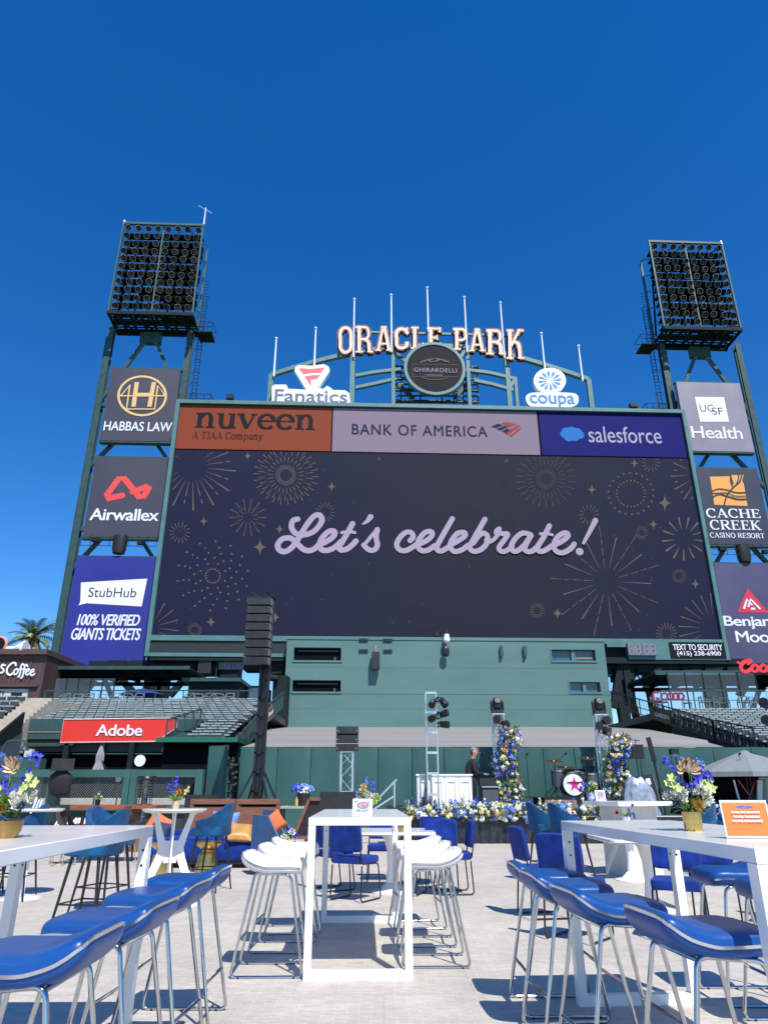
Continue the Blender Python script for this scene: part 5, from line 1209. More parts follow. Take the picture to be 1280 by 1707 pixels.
# ================================================================== FOREGROUND: bar tables and stools
def bar_table(label, loc, rz, L=2.385, W=0.79, H=1.07):
    """root at the middle of the near end, local +y runs to the far end"""
    t = thing('bar_table', label, 'bar table', loc, rz, 'white bar tables'); M = Matrix.Translation(Vector(loc)) @ Matrix.Rotation(rz, 4, 'Z')
    mb = MB(M); c = .004
    prof = [(-W / 2 + c, H), (W / 2 - c, H), (W / 2, H - c), (W / 2, H - .052), (W / 2 - c, H - .056), (-W / 2 + c, H - .056), (-W / 2, H - .052), (-W / 2, H - c)]
    mb.loft([[(x * (1 if 0 < k < 3 else .997), y, z - (0 if 0 < k < 3 else 0) * .002) for x, z in prof] for k, y in enumerate((0, .004, L - .004, L))])
    part('tabletop', mb, M_WTOP, t)
    for y0 in (0.0, L - .07):
        mb = MB(M); b = .056
        for s_ in (-1, 1):
            xo = s_ * (W / 2 - .001); xi = s_ * (W / 2 - b)
            mb.box(min(xo, xi), max(xo, xi), y0 + .001, y0 + .069, .0, H - .058)
        mb.box(-W / 2 + b + .001, W / 2 - b - .001, y0 + .003, y0 + .067, 0, .06)
        lf = part('leg_frame', mb, M_WHITE, t)
        mb = MB(M)
        for s_ in (-1, 1):
            for z in (H - .13, H - .21):
                xi = s_ * (W / 2 - b); mb.cyl((xi + s_ * .002, y0 + .035, z), (xi - s_ * .003, y0 + .035, z), .007, n=8)
                yf = y0 if y0 > 1 else y0 + .07
                mb.cyl((s_ * (W / 2 - b / 2), yf + (.002 if y0 > 1 else -.002), z), (s_ * (W / 2 - b / 2), yf + (-.002 if y0 > 1 else .003), z), .007, n=8)
        part('bolt', mb, M_BLACKM, lf)
    return t
bar_table('white bar table standing alone in the middle with white stools on both sides', (-.185, 5.86, 0), .028)
bar_table('white bar table with a brass flower bowl at the left photo edge', (-1.755, 2.22, 0), .012)
bar_table('white bar table on the right carrying a gold flower pot and an orange sign', (1.785, 2.93, 0), .070)

def stool(name, label, mat_, group):
    """local +x faces the table, the raised lip of the seat is at -x"""
    t = thing(name, label, 'bar stool', (0, 0, 0), 0, group); LOW = Matrix.Diagonal((1, 1, .957, 1))
    st = [(.232, .742, .03, .12), (.222, .742, .075, .165), (.20, .746, .098, .19), (.15, .753, .106, .203), (.06, .752, .106, .208), (-.04, .752, .106, .21), (-.10, .764, .11, .21), (-.15, .787, .11, .208), (-.19, .815, .10, .203), (-.215, .838, .08, .195), (-.232, .853, .052, .18), (-.240, .860, .018, .15)]
    st = [(x, z - .018 * max(0, (-.1 - x) / .14), h * 1.12, w) for x, z, h, w in st]; st = catmull(st, 3); rings = []; n = 28
    for i, (x, z, h, w) in enumerate(st):
        q = st[min(i + 1, len(st) - 1)]; p = st[max(i - 1, 0)]; tx, tz = q[0] - p[0], q[1] - p[1]; l = math.hypot(tx, tz); nx, nz = tz / l, -tx / l
        if nz < 0: nx, nz = -nx, -nz
        k = min(1, 1.0); ring = []
        for j in range(n):
            a = 2 * PI * j / n; c, s_ = math.cos(a), math.sin(a); e = .42
            u = math.copysign(abs(c) ** e, c) * w; v = math.copysign(abs(s_) ** .62, s_) * h / 2
            dip = -.008 * max(0, 1 - (u / w) ** 2) if s_ > 0 and .2 > x > -.2 else 0
            ring.append((x + nx * (v + dip) * (.35 if x > .1 else .9), u, z + nz * (v + dip)))
        rings.append(ring)
    mb = MB(LOW); mb.loft(rings); seat = part('seat', mb, mat_, t)
    mb = MB(LOW); up = []
    for s_ in (-1, 1):
        up = [(x, s_ * (w + .002), z - .004) for x, z, h, w in st if -.236 < x < .215]
        P = [Vector(p) for p in up]
        for a, b in zip(P, P[1:]): mb.bar(a - (b - a) * .03, b + (b - a) * .03, .007, .012)
    tip = [(x, y, z - .018) for x, y, z in ((-.226, -.188, .849), (-.236, -.172, .860), (-.241, -.140, .866), (-.243, -.07, .868), (-.243, .07, .868), (-.241, .140, .866), (-.236, .172, .860), (-.226, .188, .849))]
    for a, b in zip(tip, tip[1:]): mb.bar(Vector(a) + Vector((-.003, 0, 0)), Vector(b) + Vector((-.003, 0, 0)), .009, .012)
    part('chrome_trim', mb, mat('satin_chrome', (.66, .67, .69), .2, 1.0, var=.03), seat)
    mb = MB(LOW)
    for s_ in (-1, 1): mb.box(-.225, -.17, s_ * .150 - .03, s_ * .150 + .03, .80, .806)
    for s_ in (-1, 1):
        mb = MB(LOW); a, b = s_ * .178, s_ * .222
        mb.tube(rounded([(-.125, a, .715), (.145, a, .692), (.262, b, .011), (-.262, b, .011)], .045, 6, True), .0105, 10, True)
        part('leg_frame', mb, M_CHROME, t)
    mb = MB(LOW)
    def lx(z, s_): k = (.692 - z) / .681; return s_ * (.145 + .117 * k if s_ > 0 else .125 + .137 * k), .178 + .044 * k
    for s_ in (1, -1):
        mb = MB(LOW); x, y = lx(.30 if s_ > 0 else .24, s_); mb.tube([(x, -y, .30 if s_ > 0 else .24), (x, y, .30 if s_ > 0 else .24)], .0095, 8); part('footrest', mb, M_CHROME, t)
    for x in (-.12, .13): mb = MB(LOW); mb.tube([(x, -.178, .70), (x, .178, .70)], .010, 8); part('seat_bar', mb, M_CHROME, t)
    mb = MB(LOW)
    for s_ in (-1, 1):
        for x in (-.2, .2): mb.cyl((x, s_ * .222, .0), (x, s_ * .222, .012), .013, n=8)
    part('glide', mb, M_BLACKP, t)
    return t
GB = 'blue stools'; GW = 'white stools'
s0 = None
BLUE = [  # (x, y, heading, label)
 (-1.215, 2.83, PI, 'nearest blue vinyl stool at the left bar table, its seat cut by the photo edge'), (-1.20, 3.50, PI, 'second nearest blue vinyl stool in the overlapping row at the left bar table'),
 (-1.215, 4.22, PI, 'third blue vinyl stool in the overlapping row at the left bar table'), (-1.24, 4.92, PI, 'farthest blue vinyl stool in the row at the left bar table'),
 (1.29, 3.27, 0.06, 'nearest blue vinyl stool at the right bar table, half its seat in shade'), (1.125, 3.96, 0.06, 'second blue vinyl stool on the near side of the right bar table'),
 (1.08, 4.64, 0.05, 'third blue vinyl stool on the near side of the right bar table'), (1.09, 5.2, 0.05, 'farthest blue vinyl stool on the near side of the right bar table'),
 (2.42, 5.42, PI + .07, 'blue vinyl stool seen beneath the right bar table, beyond its far corner'), (2.40, 4.72, PI + .07, 'blue vinyl stool across the right bar table behind its near leg'),
]
for i, (x, y, rz, lab) in enumerate(BLUE):
    if i == 0:
        s0 = stool('bar_stool', lab, M_BVINYL, GB); s0.location = (x, y, 0); s0.rotation_euler = (0, 0, PI)
        s0.rotation_euler = (0, 0, rz)
    else: dup(s0, (x, y, 0), rz + .07 * math.sin(5.3 * i), lab, GB)
w0 = None
WHITE = [(-.86, 6.14, 0.03, 'nearest white stool left of the middle bar table'), (-.875, 6.95, 0.03, 'middle white stool of the three left of the middle bar table'), (-.90, 7.77, 0.03, 'farthest white stool left of the middle bar table'),
         (.385, 6.44, PI + .03, 'nearest white stool right of the middle bar table'), (.37, 7.2, PI + .03, 'middle white stool of the three right of the middle bar table'), (.34, 8.0, PI + .03, 'farthest white stool right of the middle bar table')]
for i, (x, y, rz, lab) in enumerate(WHITE):
    if i == 0:
        w0 = stool('bar_stool', lab, M_WVINYL, GW); w0.location = (x, y, 0); w0.rotation_euler = (0, 0, rz)
    else: dup(w0, (x + .015 * math.sin(7 * i), y, 0), rz + .07 * math.sin(4.1 * i), lab, GW)

# ------------------------------------------------------------------ flowers
def petal(mb, c, d, up, L, W, curl=.25, n=4):
    c = Vector(c); d = Vector(d).normalized(); up = Vector(up); sd = d.cross(up)
    if sd.length < 1e-4: sd = d.orthogonal()
    sd.normalize(); up = sd.cross(d).normalized(); vs = []
    for i in range(n + 1):
        u = i / n; w = W * math.sin(PI * min(.97, .12 + .86 * u)) ** .8 * .5; p = c + d * L * u + up * (curl * L * u * u)
        vs += [p - sd * w, p + up * (-.12 * w), p + sd * w]
    fs = []
    for i in range(n):
        for k in (0, 1): a = 3 * i + k; fs.append((a, a + 1, a + 4, a + 3))
    mb.add(vs, fs)
def rdir(r, zmin=-.2):
    while True:
        v = Vector((r.gauss(0, 1), r.gauss(0, 1), r.gauss(0, 1))); v.normalize()
        if v.z > zmin: return v
def bloom(mb, c, d, R, r, k=7, layers=2, curl=.35):
    d = Vector(d).normalized(); a = d.orthogonal().normalized(); b = d.cross(a)
    for l in range(layers):
        for i in range(k):
            an = 2 * PI * (i + .5 * l) / k + r.uniform(-.15, .15); o = a * math.cos(an) + b * math.sin(an)
            petal(mb, Vector(c) + d * (.10 * R * l), o * (1 - .3 * l) + d * (.25 + .4 * l), d, R * (1 - .22 * l) * r.uniform(.85, 1.1), R * .62, curl)
def blob(mb, c, R, r, n=7, m=5):
    """a small tight flower head with a rumpled surface"""
    c = Vector(c); vs = []; fs = []
    for i in range(m + 1):
        ph = -PI / 2 + PI * i / m
        for k in range(n):
            th = 2 * PI * (k + .5 * (i % 2)) / n; q = R * r.uniform(.78, 1.15); vs.append(c + Vector((math.cos(ph) * math.cos(th), math.cos(ph) * math.sin(th), math.sin(ph))) * q)
    for i in range(m):
        for k in range(n): k2 = (k + 1) % n; fs.append((i * n + k, i * n + k2, (i + 1) * n + k2, (i + 1) * n + k))
    mb.add(vs, fs)
def leaf(mb, c, d, L, W, r):
    petal(mb, c, d, Vector((0, 0, 1)) + rdir(r) * .4, L, W, r.uniform(-.3, .1), 3)
def spiky(mb, c, d, R, r, n=90):
    d = Vector(d).normalized()
    for i in range(n):
        v = rdir(r, -1)
        if v.dot(d) < -.15: v = (v + d * 1.0).normalized()
        w = v.orthogonal().normalized() * R * .07; p = Vector(c) + v * R * .25; q = Vector(c) + v * R * r.uniform(.75, 1.05); mb.add([p - w, p + w, q], [(0, 1, 2)])
        w2 = v.cross(w).normalized() * R * .06; mb.add([p - w2, p + w2, q], [(0, 1, 2)])
def stem(mb, p, q, rr=.003): mb.tube([p, Vector(p).lerp(Vector(q), .5) + Vector((.004, 0, .004)), q], rr, 5)

def arrangement(label, base, seed, pot, k=1.0, flip=1):
    """vase of event flowers: tan anthurium, blue delphinium, lime orchids, white heads, gold spider mum"""
    r = random.Random(seed); t = thing('flower_vase', label, 'flower arrangement', base, 0, 'large flower arrangements'); b = Vector(base)
    def P(x, y, z): return b + Vector((x * flip, y, z)) * k
    mb = MB()
    if pot == 'gold': mb.lathe([(.001, 0), (.042 * k, 0), (.045 * k, .008), (.049 * k, .092 * k), (.047 * k, .092 * k), (.041 * k, .02), (.001, .02)], b, 28); part('pot', mb, M_GOLD, t)
    else: mb.lathe([(.001, 0), (.055 * k, 0), (.07 * k, .03 * k), (.078 * k, .075 * k), (.074 * k, .075 * k), (.06 * k, .02), (.001, .02)], b, 28); part('pot', mb, mat('aged_brass', (.30, .19, .07), .4, .9, var=.3, scale=20), t)
    mb = MB()
    for i in range(70):
        a = r.uniform(0, 2 * PI); rad = r.uniform(.02, .07); c = P(rad * math.cos(a), rad * math.sin(a), r.uniform(.09, .16)); leaf(mb, c, Vector((math.cos(a), math.sin(a), r.uniform(-.25, .9))), r.uniform(.035, .075) * k, r.uniform(.012, .02) * k, r)
    for x, y, z in ((-.11, 0, .25), (-.09, .02, .30), (.02, 0, .30), (.10, .02, .28), (.13, 0, .24), (.05, .03, .33), (-.03, .03, .26)): stem(mb, P(x * .3, y, .09), P(x, y, z), .0025 * k)
    part('foliage', mb, M_LEAFL if pot != 'gold' else mat('vase_leaf_green', (.10, .20, .03), .5, var=.4, scale=30), t)
    mb = MB()   # tan anthurium: overlapping fans with dark veins
    for x, z, s_, n_ in ((-.012, .305, -1, 9), (.014, .300, 1, 9), (.0, .292, 0, 6)):
        for q in range(n_):
            an = (-.5 + 2.3 * q / (n_ - 1)) if s_ else (.5 + 2.1 * q / (n_ - 1)); c, v_ = math.cos(an) * (s_ or 1), math.sin(an)
            mb.cur = q % 2 if q % 4 else 0; petal(mb, P(x, -.02 - .002 * q, z), Vector((c, -.35, v_)), (0, -1, .3), .066 * k * r.uniform(.85, 1.08), (.030 if mb.cur == 0 else .012) * k, .35, 5)
    mb.cur = 0
    part('spathe', mb, [M_PTAN, mat('vein_brown', (.16, .07, .05), .6, var=.2)], t)
    mb = MB()
    for x, y, z, n_ in ((-.085, 0, .345, 8), (-.055, .01, .285, 7), (-.03, .03, .235, 6), (.10, .01, .295, 9), (.125, .0, .27, 7), (.075, .02, .25, 6), (.02, -.03, .22, 4), (-.02, -.04, .20, 4)):
        for i in range(n_): c = P(x + r.uniform(-.022, .022), y + r.uniform(-.02, .02), z + r.uniform(-.025, .025)); bloom(mb, c, rdir(r) + Vector((0, -.8, 0)), .017 * k, r, 5, 1, .2)
    part('delphinium', mb, M_PBLUE, t)
    mb = MB()
    for x, y, z, n_ in ((.085, 0, .345, 10), (.065, .02, .325, 6), (-.01, .03, .36, 4)):
        for i in range(n_): c = P(x + r.uniform(-.025, .025), y, z + r.uniform(-.022, .022)); bloom(mb, c, rdir(r), .013 * k, r, 5, 1, .1)
    part('pale_sprig', mb, M_PSKY, t)
    mb = MB()
    for x, y, z in ((-.105, -.01, .235), (-.085, -.02, .26), (-.075, -.02, .225), (-.06, -.03, .205), (.115, 0, .235), (.10, -.02, .21), (.125, -.01, .205), (.085, 0, .225)): bloom(mb, P(x, y, z), Vector((r.uniform(-.4, .4), -1, .3)), .03 * k, r, 5, 1, .1)
    part('orchid', mb, M_PGREEN, t)
    mb = MB()
    for x, y, z, R in ((-.08, -.02, .165, .034), (-.055, -.045, .15, .03), (-.10, .02, .175, .03), (.075, -.03, .17, .034), (.095, 0, .15, .03), (.06, -.05, .14, .026), (-.04, .04, .18, .03), (.04, .04, .185, .03), (-.045, -.05, .18, .024), (.05, -.03, .20, .026)):
        for q in range(3): bloom(mb, P(x + r.uniform(-.012, .012), y, z + r.uniform(-.012, .012)), rdir(r, 0) + Vector((x * 8, -.9, .2)), R * k, r, 8, 2, .4)
    part('white_bloom', mb, M_PWHITE, t)
    mb = MB(); spiky(mb, P(.012, -.07, .125), (0, -1, .25), .040 * k, r, 130); part('spider_bloom', mb, mat('gold_petals', (.55, .30, .06), .5, var=.3, scale=30), t)
    mb = MB(); spiky(mb, P(-.085, -.05, .135), (-.3, -1, .2), .034 * k, r, 80); part('thistle', mb, mat('thistle_blue', (.05, .075, .12), .6, var=.4, scale=30), t)
    return t
TT = 1.0702
g = G(1156, 1385, TT); arrangement('tall flower arrangement in a gold pot on the right bar table', (g.x, g.y, TT), 11, 'gold', 1.0)
g = G(6, 1397, TT); arrangement('flower arrangement in a brass bowl at the left photo edge', (g.x, g.y, TT), 23, 'brass', .97, -1)
# small arrangement on the middle table
def small_flowers(name, label, base, seed, k, spec, vase=M_SIGNW, vh=.09, grp='small table flowers', cat='flowers'):
    r = random.Random(seed); b = Vector(base); t = thing(name, label, cat, base, 0, grp)
    mb = MB(); mb.lathe([(.001, 0), (.032 * k, 0), (.036 * k, .01), (.042 * k, vh * k), (.039 * k, vh * k), (.03 * k, .015), (.001, .015)], b, 16); part('vase', mb, vase, t)
    mb = MB()
    for i in range(34): a = r.uniform(0, 2 * PI); leaf(mb, b + Vector((.03 * math.cos(a), .03 * math.sin(a), vh + .01)) * k, Vector((math.cos(a), math.sin(a), r.uniform(0, 1.4))), r.uniform(.04, .08) * k, .018 * k, r)
    for m_, lst in spec.items():
        for x, y, z, R, kind in lst: stem(mb, b + Vector((x * .2, y * .2, vh)) * k, b + Vector((x, y, z)) * k, .002 * k)
    part('foliage', mb, M_LEAFL, t)
    for m_, lst in spec.items():
        mb = MB()
        for x, y, z, R, kind in lst:
            c = b + Vector((x, y, z)) * k
            if kind == 'b':
                for q in range(3): bloom(mb, c + rdir(r) * .008 * k, Vector((r.uniform(-.5, .5), -1, .5)), R * k, r, 6, 2)
            elif kind == 's':
                for q in range(9): bloom(mb, c + Vector((r.uniform(-.3, .3) * R, r.uniform(-.3, .3) * R, (q / 8 - .5) * R * 2.4)) * k, rdir(r) + Vector((0, -.7, 0)), .016 * k, r, 5, 1, .1)
            else:
                for q in range(4): blob(mb, c + rdir(r, -1) * R * .5 * k, R * .6 * k, r)
        part('bloom', mb, m_, t)
    return t
g = G(606, 1357, TT)
small_flowers('flower_vase', 'small vase of cream, lime and blue flowers behind the sign on the middle bar table', (g.x + .02, g.y + .16, TT), 5, .95,
    {M_PWHITE: [(.03, -.02, .15, .04, 'b'), (.06, 0, .13, .035, 'b')], M_PGREEN: [(.09, 0, .15, .03, 'b'), (.11, .01, .12, .03, 'b'), (0, -.02, .17, .035, 'b'), (.08, -.02, .10, .03, 'b')], M_PTAN: [(-.04, 0, .20, .04, 'b'), (-.03, .01, .235, .03, 'b'), (-.07, 0, .12, .03, 'b')], M_PBLUE: [(.055, .02, .24, .035, 's'), (.06, .02, .17, .03, 's')], M_PSKY: [(-.09, 0, .09, .02, 'b'), (0, .03, .29, .02, 's'), (-.09, .02, .17, .015, 's')]}, vh=.08)
# acrylic card on the middle table
def card(name, label, base, w, h, rz, build, lean=-.16):
    M = Matrix.Translation(Vector(base)) @ Matrix.Rotation(rz, 4, 'Z') @ Matrix.Rotation(lean, 4, 'X'); t = thing(name, label, 'table sign', base, rz)
    mb = MB(M); mb.box(-w / 2, w / 2, 0, .004, .003, h); part('board', mb, M_SIGNW, t)
    mb = MB(Matrix.Translation(Vector(base)) @ Matrix.Rotation(rz, 4, 'Z')); mb.box(-w / 2, w / 2, -.001, .07, 0, .003); part('foot', mb, mat('clear_acrylic', (.7, .72, .75), .08, alpha=.14), t)
    build(t, M, w, h); return t
def ballcard(t, M, w, h):
    mb = MB(M); mb.add([(-.43 * w, -.0012, .22 * h), (.43 * w, -.0012, .22 * h), (.43 * w, -.0012, .93 * h), (-.43 * w, -.0012, .93 * h)], [(0, 1, 2, 3)]); part('picture', mb, mat('card_pale_pink', (.62, .50, .58), .5, var=.15, scale=60), t, False)
    for nm, m, pts in (('purple_patch', mat('card_purple', (.33, .16, .32), .5, var=.4, scale=90), [(.02, .62, .30, .20)]), ('pink_patch', mat('card_tan', (.48, .32, .34), .5, var=.4, scale=90), [(.02, .62, .21, .13)]), ('green_patch', mat('card_green', (.12, .30, .06), .5, var=.3), [(.06, .58, .10, .055)]),
                       ('blue_patch', mat('card_blue', (.10, .42, .72), .5, var=.2), [(-.20, .33, .13, .07), (.2, .35, .09, .05), (.05, .31, .07, .05), (-.3, .85, .09, .035), (.3, .8, .05, .03)])):
        mb = MB(M)
        for i, (x, y, rx_, ry_) in enumerate(pts): mb.disc((x * w, y * h), rx_ * w, -.002 - .0006 * i - {'purple_patch': 0, 'pink_patch': .0008, 'green_patch': .0016, 'blue_patch': .0008}[nm], 20, ry_ * h)
        part(nm, mb, m, t, False)
    mb = MB(M); text(mb, 'WELCOME', (-.30 * w, .30 * w, .08 * h, .13 * h), -.0015) if False else mb.box(-.3 * w, .3 * w, -.0012, 0, .095 * h, .115 * h); part('fine_print', mb, mat('card_grey', (.35, .3, .38), .5), t, False)
g = G(604, 1361, TT); card('picture_sign', 'small white card with a colourful stadium picture on the middle bar table', (g.x, g.y, TT), .158, .132, 0, ballcard)
def orangecard(t, M, w, h):
    mb = MB(M); mb.add([(-.47 * w, -.0012, .07 * h), (.47 * w, -.0012, .07 * h), (.47 * w, -.0012, .94 * h), (-.47 * w, -.0012, .94 * h)], [(0, 1, 2, 3)]); part('face', mb, mat('card_orange', (.72, .20, .04), .5, var=.06), t, False)
    mb = MB(M)
    for s_, z in (('SCAN THE QR CODE', .645), ('TO SEE YOURSELF', .535), ('ON THE SCOREBOARD', .425)): hw = .30 * w * len(s_) / 16; text(mb, s_, (-hw, hw, z * h, (z + .06) * h), -.0018, .05)
    part('lettering', mb, M_SIGNW, t, False)
    mb = MB(M); mb.disc((0, .82 * h), .2 * w, -.0018, 20, .045 * h); part('emblem', mb, mat('card_blue_grey', (.10, .16, .38), .5, var=.3, scale=90), t, False)
g = G(1262, 1399, TT); card('scan_sign', 'orange table sign with white capitals on the right bar table, cut by the photo edge', (g.x - .015, g.y + .03, TT), .205, .158, -.06, orangecard, -.12)
# ================================================================== STAGE
YS = 19.3; ZS = .61
def px_x(px, Y, z): 
    """world x seen at photo column px for a point at depth Y and height z"""
    return (px - CX) / FPX * (Y * CP + (z - EYE) * SP)
sx0 = px_x(672, YS, .6); sx1 = 11.8
stg = thing('stage', 'low stage with a black pleated skirt in front of the green padded wall', 'stage', ((sx0 + sx1) / 2, YS + 1.4, 0))
mb = MB(); mb.box(sx0, sx1, YS, WY - .1, ZS - .05, ZS); part('deck', mb, mat('stage_deck', (.03, .03, .032), .7), stg, False)
def skirt(x0, x1, y, z0, z1, seed, dx=.035):
    mb = MB(); r = random.Random(seed); n = int((x1 - x0) / dx); vs = []; ph = 0; m = 6
    for i in range(n + 1):
        x = x0 + (x1 - x0) * i / n; ph += r.uniform(.6, 1.6); a = r.uniform(.012, .035)
        for j in range(m + 1):
            v = j / m; vs.append((x + .02 * math.sin(ph + 2 * v) * (1 - v), y - .01 - a * (1 + math.sin(ph + 1.2 * (1 - v))) * (1.25 - v), z0 + (z1 - z0) * v))
    mb.add(vs, [(i * (m + 1) + j, (i + 1) * (m + 1) + j, (i + 1) * (m + 1) + j + 1, i * (m + 1) + j + 1) for i in range(n) for j in range(m)]); return mb
part('skirt', skirt(sx0, sx1, YS, 0.0, ZS - .02, 4), mat('black_satin', (.02, .02, .024), .42, var=.3, scale=8), stg)
mb = MB(); mb.box(sx0, sx1, YS - .03, YS + .06, ZS + .002, ZS + .03); part('edge_rail', mb, M_ALU, stg)

def garland(name, label, pts, seed, heads, R, group, cat='flower garland', leaves=900):
    """pts: list of (centre, spread) boxes filled with flower heads"""
    r = random.Random(seed); c0 = sum((Vector(p[0]) for p in pts), Vector()) / len(pts); t = thing(name, label, cat, (c0.x, c0.y, min(p[0][2] for p in pts)), 0, group)
    cols = [M_PWHITE, M_PCREAM, M_PSKY, M_PBLUE, M_PORANGE]; B_ = [MB() for _ in cols]; lf = MB()
    for i in range(heads):
        c, s_, wts = pts[r.randrange(len(pts))]
        p = Vector(c) + Vector((r.uniform(-1, 1) * s_[0], -abs(r.gauss(0, .5)) * s_[1], r.uniform(-1, 1) * s_[2])); k = r.choices(range(5), wts)[0]; q = R * r.uniform(.55, 1.15)
        if k == 4: q *= .75
        if k in (0, 1) and r.random() < .6 or k == 2:
            for _ in range(7): blob(B_[k], p + rdir(r, -1) * q * .55, q * .5, r, 6, 4)
        elif k == 3:
            for _ in range(7): bloom(B_[k], p + Vector((r.uniform(-.5, .5) * q, -.3 * q, r.uniform(-1, 1) * q)), rdir(r) + Vector((0, -.8, 0)), q * .45, r, 5, 1, .1)
        else:
            bloom(B_[k], p, Vector((r.uniform(-.5, .5), -1, r.uniform(0, .8))), q, r, 7, 2, .5); blob(B_[k], p, q * .4, r)
    for i in range(leaves):
        c, s_, wts = pts[r.randrange(len(pts))]
        p = Vector(c) + Vector((r.uniform(-1, 1) * s_[0] * 1.05, r.uniform(-.6, .25) * s_[1], r.uniform(-1.05, 1.0) * s_[2])); leaf(lf, p, rdir(r, -.5) + Vector((0, -.4, 0)), R * r.uniform(.8, 2.0), R * .45, r)
    part('foliage', lf, M_LEAF, t)
    for m_, b_ in zip(cols, B_):
        if b_.v: part('bloom', b_, m_, t)
    return t
pts = []
for i in range(34):
    px = 676 + i * 9.9; Y = YS - .02; z = ZS + .12 + .05 * math.sin(i * 1.7); wt = [(5, 3, 3, 1.4, 1.2), (3, 5, 2, 1, 1.4), (4, 2, 5, 2, 1)][i % 3]
    pts.append(((px_x(px, Y, z), Y, z), (.13, .22, .16), wt))
garland('flower_garland', 'long garland of cream, blue and apricot flowers along the front edge of the stage', pts, 2, 360, .085, 'stage flowers', leaves=1500)
r = random.Random(9); mb = MB(); t = thing('flower_garland', 'loose blue and white flower stems standing up from the stage garland', 'flower stems', (px_x(760, YS, .7), YS, ZS), 0, 'stage flowers')
m2 = MB(); m3 = MB()
for i in range(46):
    px = r.uniform(672, 990); z = ZS + r.uniform(.28, .42); x = px_x(px, YS, z); stem(mb, (x, YS + .1, ZS + .1), (x + r.uniform(-.05, .05), YS + .02, z), .006)
    for q in range(5): bloom(m2 if i % 3 else m3, (x + r.uniform(-.03, .03), YS, z + r.uniform(-.07, .07)), rdir(r) + Vector((0, -.6, 0)), .035, r, 5, 1, .1)
part('stem', mb, M_LEAF, t); part('bloom', m2, M_PBLUE, t); part('bloom', m3, M_PWHITE, t)
def column(label, px, y0, y1, Y, seed):
    f = plane(Y); pts = []; n = 13
    for i in range(n):
        v = i / (n - 1); py = y1 + (y0 - y1) * v; x, z = f.at(px - 3 * (1 - v) + 4 * math.sin(v * 9), py); w = .29 + .14 * (1 - v) ** 2
        wt = (5, 3, 1, .4, .8) if v < .4 else ((3, 1.5, 2, 3, 2.4) if v < .6 else ((2, 1.5, 1, 5, 1.5) if v < .8 else (4, 2, 2, 2.5, 2)))
        pts.append(((x, Y, z), (w, .25, .11), wt))
    return garland('flower_column', label, pts, seed, 260, .075, 'flower columns', 'flower column', 1700)
column('tall flower column on the stage beside the person in the cap', 845, 1218, 1338, 20.9, 31)
column('tall flower column on the stage right of the drum kit', 1029, 1232, 1328, 20.9, 37)

def truss(mb, x, y, z0, z1, w=.30, d=.30, step=.45, ladder=False, r=.025):
    cs = [(x - w / 2, y), (x + w / 2, y)] if ladder else [(x - w / 2, y - d / 2), (x + w / 2, y - d / 2), (x + w / 2, y + d / 2), (x - w / 2, y + d / 2)]
    for a in cs: mb.cyl((a[0], a[1], z0), (a[0], a[1], z1), r, n=8)
    n = max(1, int(round((z1 - z0) / step))); h = (z1 - z0) / n
    if ladder:
        for k in range(n + 1): mb.box(x - w / 2, x + w / 2, y - .025, y + .025, z0 + k * h - .03, z0 + k * h + .03)
        return
    for i in range(4):
        a, b = cs[i], cs[(i + 1) % 4]
        for k in range(n):
            p, q = (a, b) if k % 2 else (b, a); mb.cyl((p[0], p[1], z0 + k * h), (q[0], q[1], z0 + (k + 1) * h), .011, n=6)
        for k in (0, n): mb.cyl((a[0], a[1], z0 + k * h), (b[0], b[1], z0 + k * h), .014, n=6)
def can(mb, c, d, R=.10, L=.24):
    c = Vector(c); d = Vector(d).normalized(); mb.tube([c - d * L * .6, c - d * L * .45, c, c + d * L * .5], [R * .5, R * .85, R, R * 1.02], 14)
    a = d.orthogonal().normalized(); mb.bar(c + a * R * 1.2, c + a * R * 1.2 - d * .2, .02, .03); mb.bar(c - a * R * 1.2, c - a * R * 1.2 - d * .2, .02, .03); mb.bar(c + a * R * 1.2 - d * .2, c - a * R * 1.2 - d * .2, .03, .03)
# ladder truss with its lamps
Y = 19.75; f = plane(Y); xt = f.at(720, 1250)[0]; zt1 = f.at(720, 1155)[1]
t = thing('ladder_truss', 'slim silver ladder truss standing at the stage front beside the white cabinet', 'truss', (xt, Y, ZS)); mb = MB(); truss(mb, xt, Y, ZS + .001, zt1, .29, ladder=True, step=.54); part('truss', mb, M_ALU, t)
for i, (px, py, d) in enumerate(((739, 1172, (.5, -.5, -.8)), (740, 1190, (.6, -.3, .2)), (741, 1208, (.9, -.6, -.1)), (720, 1174, (-.3, -.8, -.5)), (720, 1198, (-.4, -.8, -.3)))):
    x, z = f.at(px, py); mb = MB(); can(mb, (x, Y - (.05 if px > 730 else .16), z), d, .095, .22); mb.bar((x, Y - .08, z), (xt + (.145 if px > 730 else -.0), Y - .02, z + .05), .035)
    solo('stage_lamp', mb, M_BLACKM, 'black stage lamp on the ladder truss, %s' % ('topmost on its outer side', 'middle one on its outer side', 'lowest on its outer side', 'upper one between its rails', 'lower one between its rails')[i], 'stage lamp', 'lamps on the ladder truss')
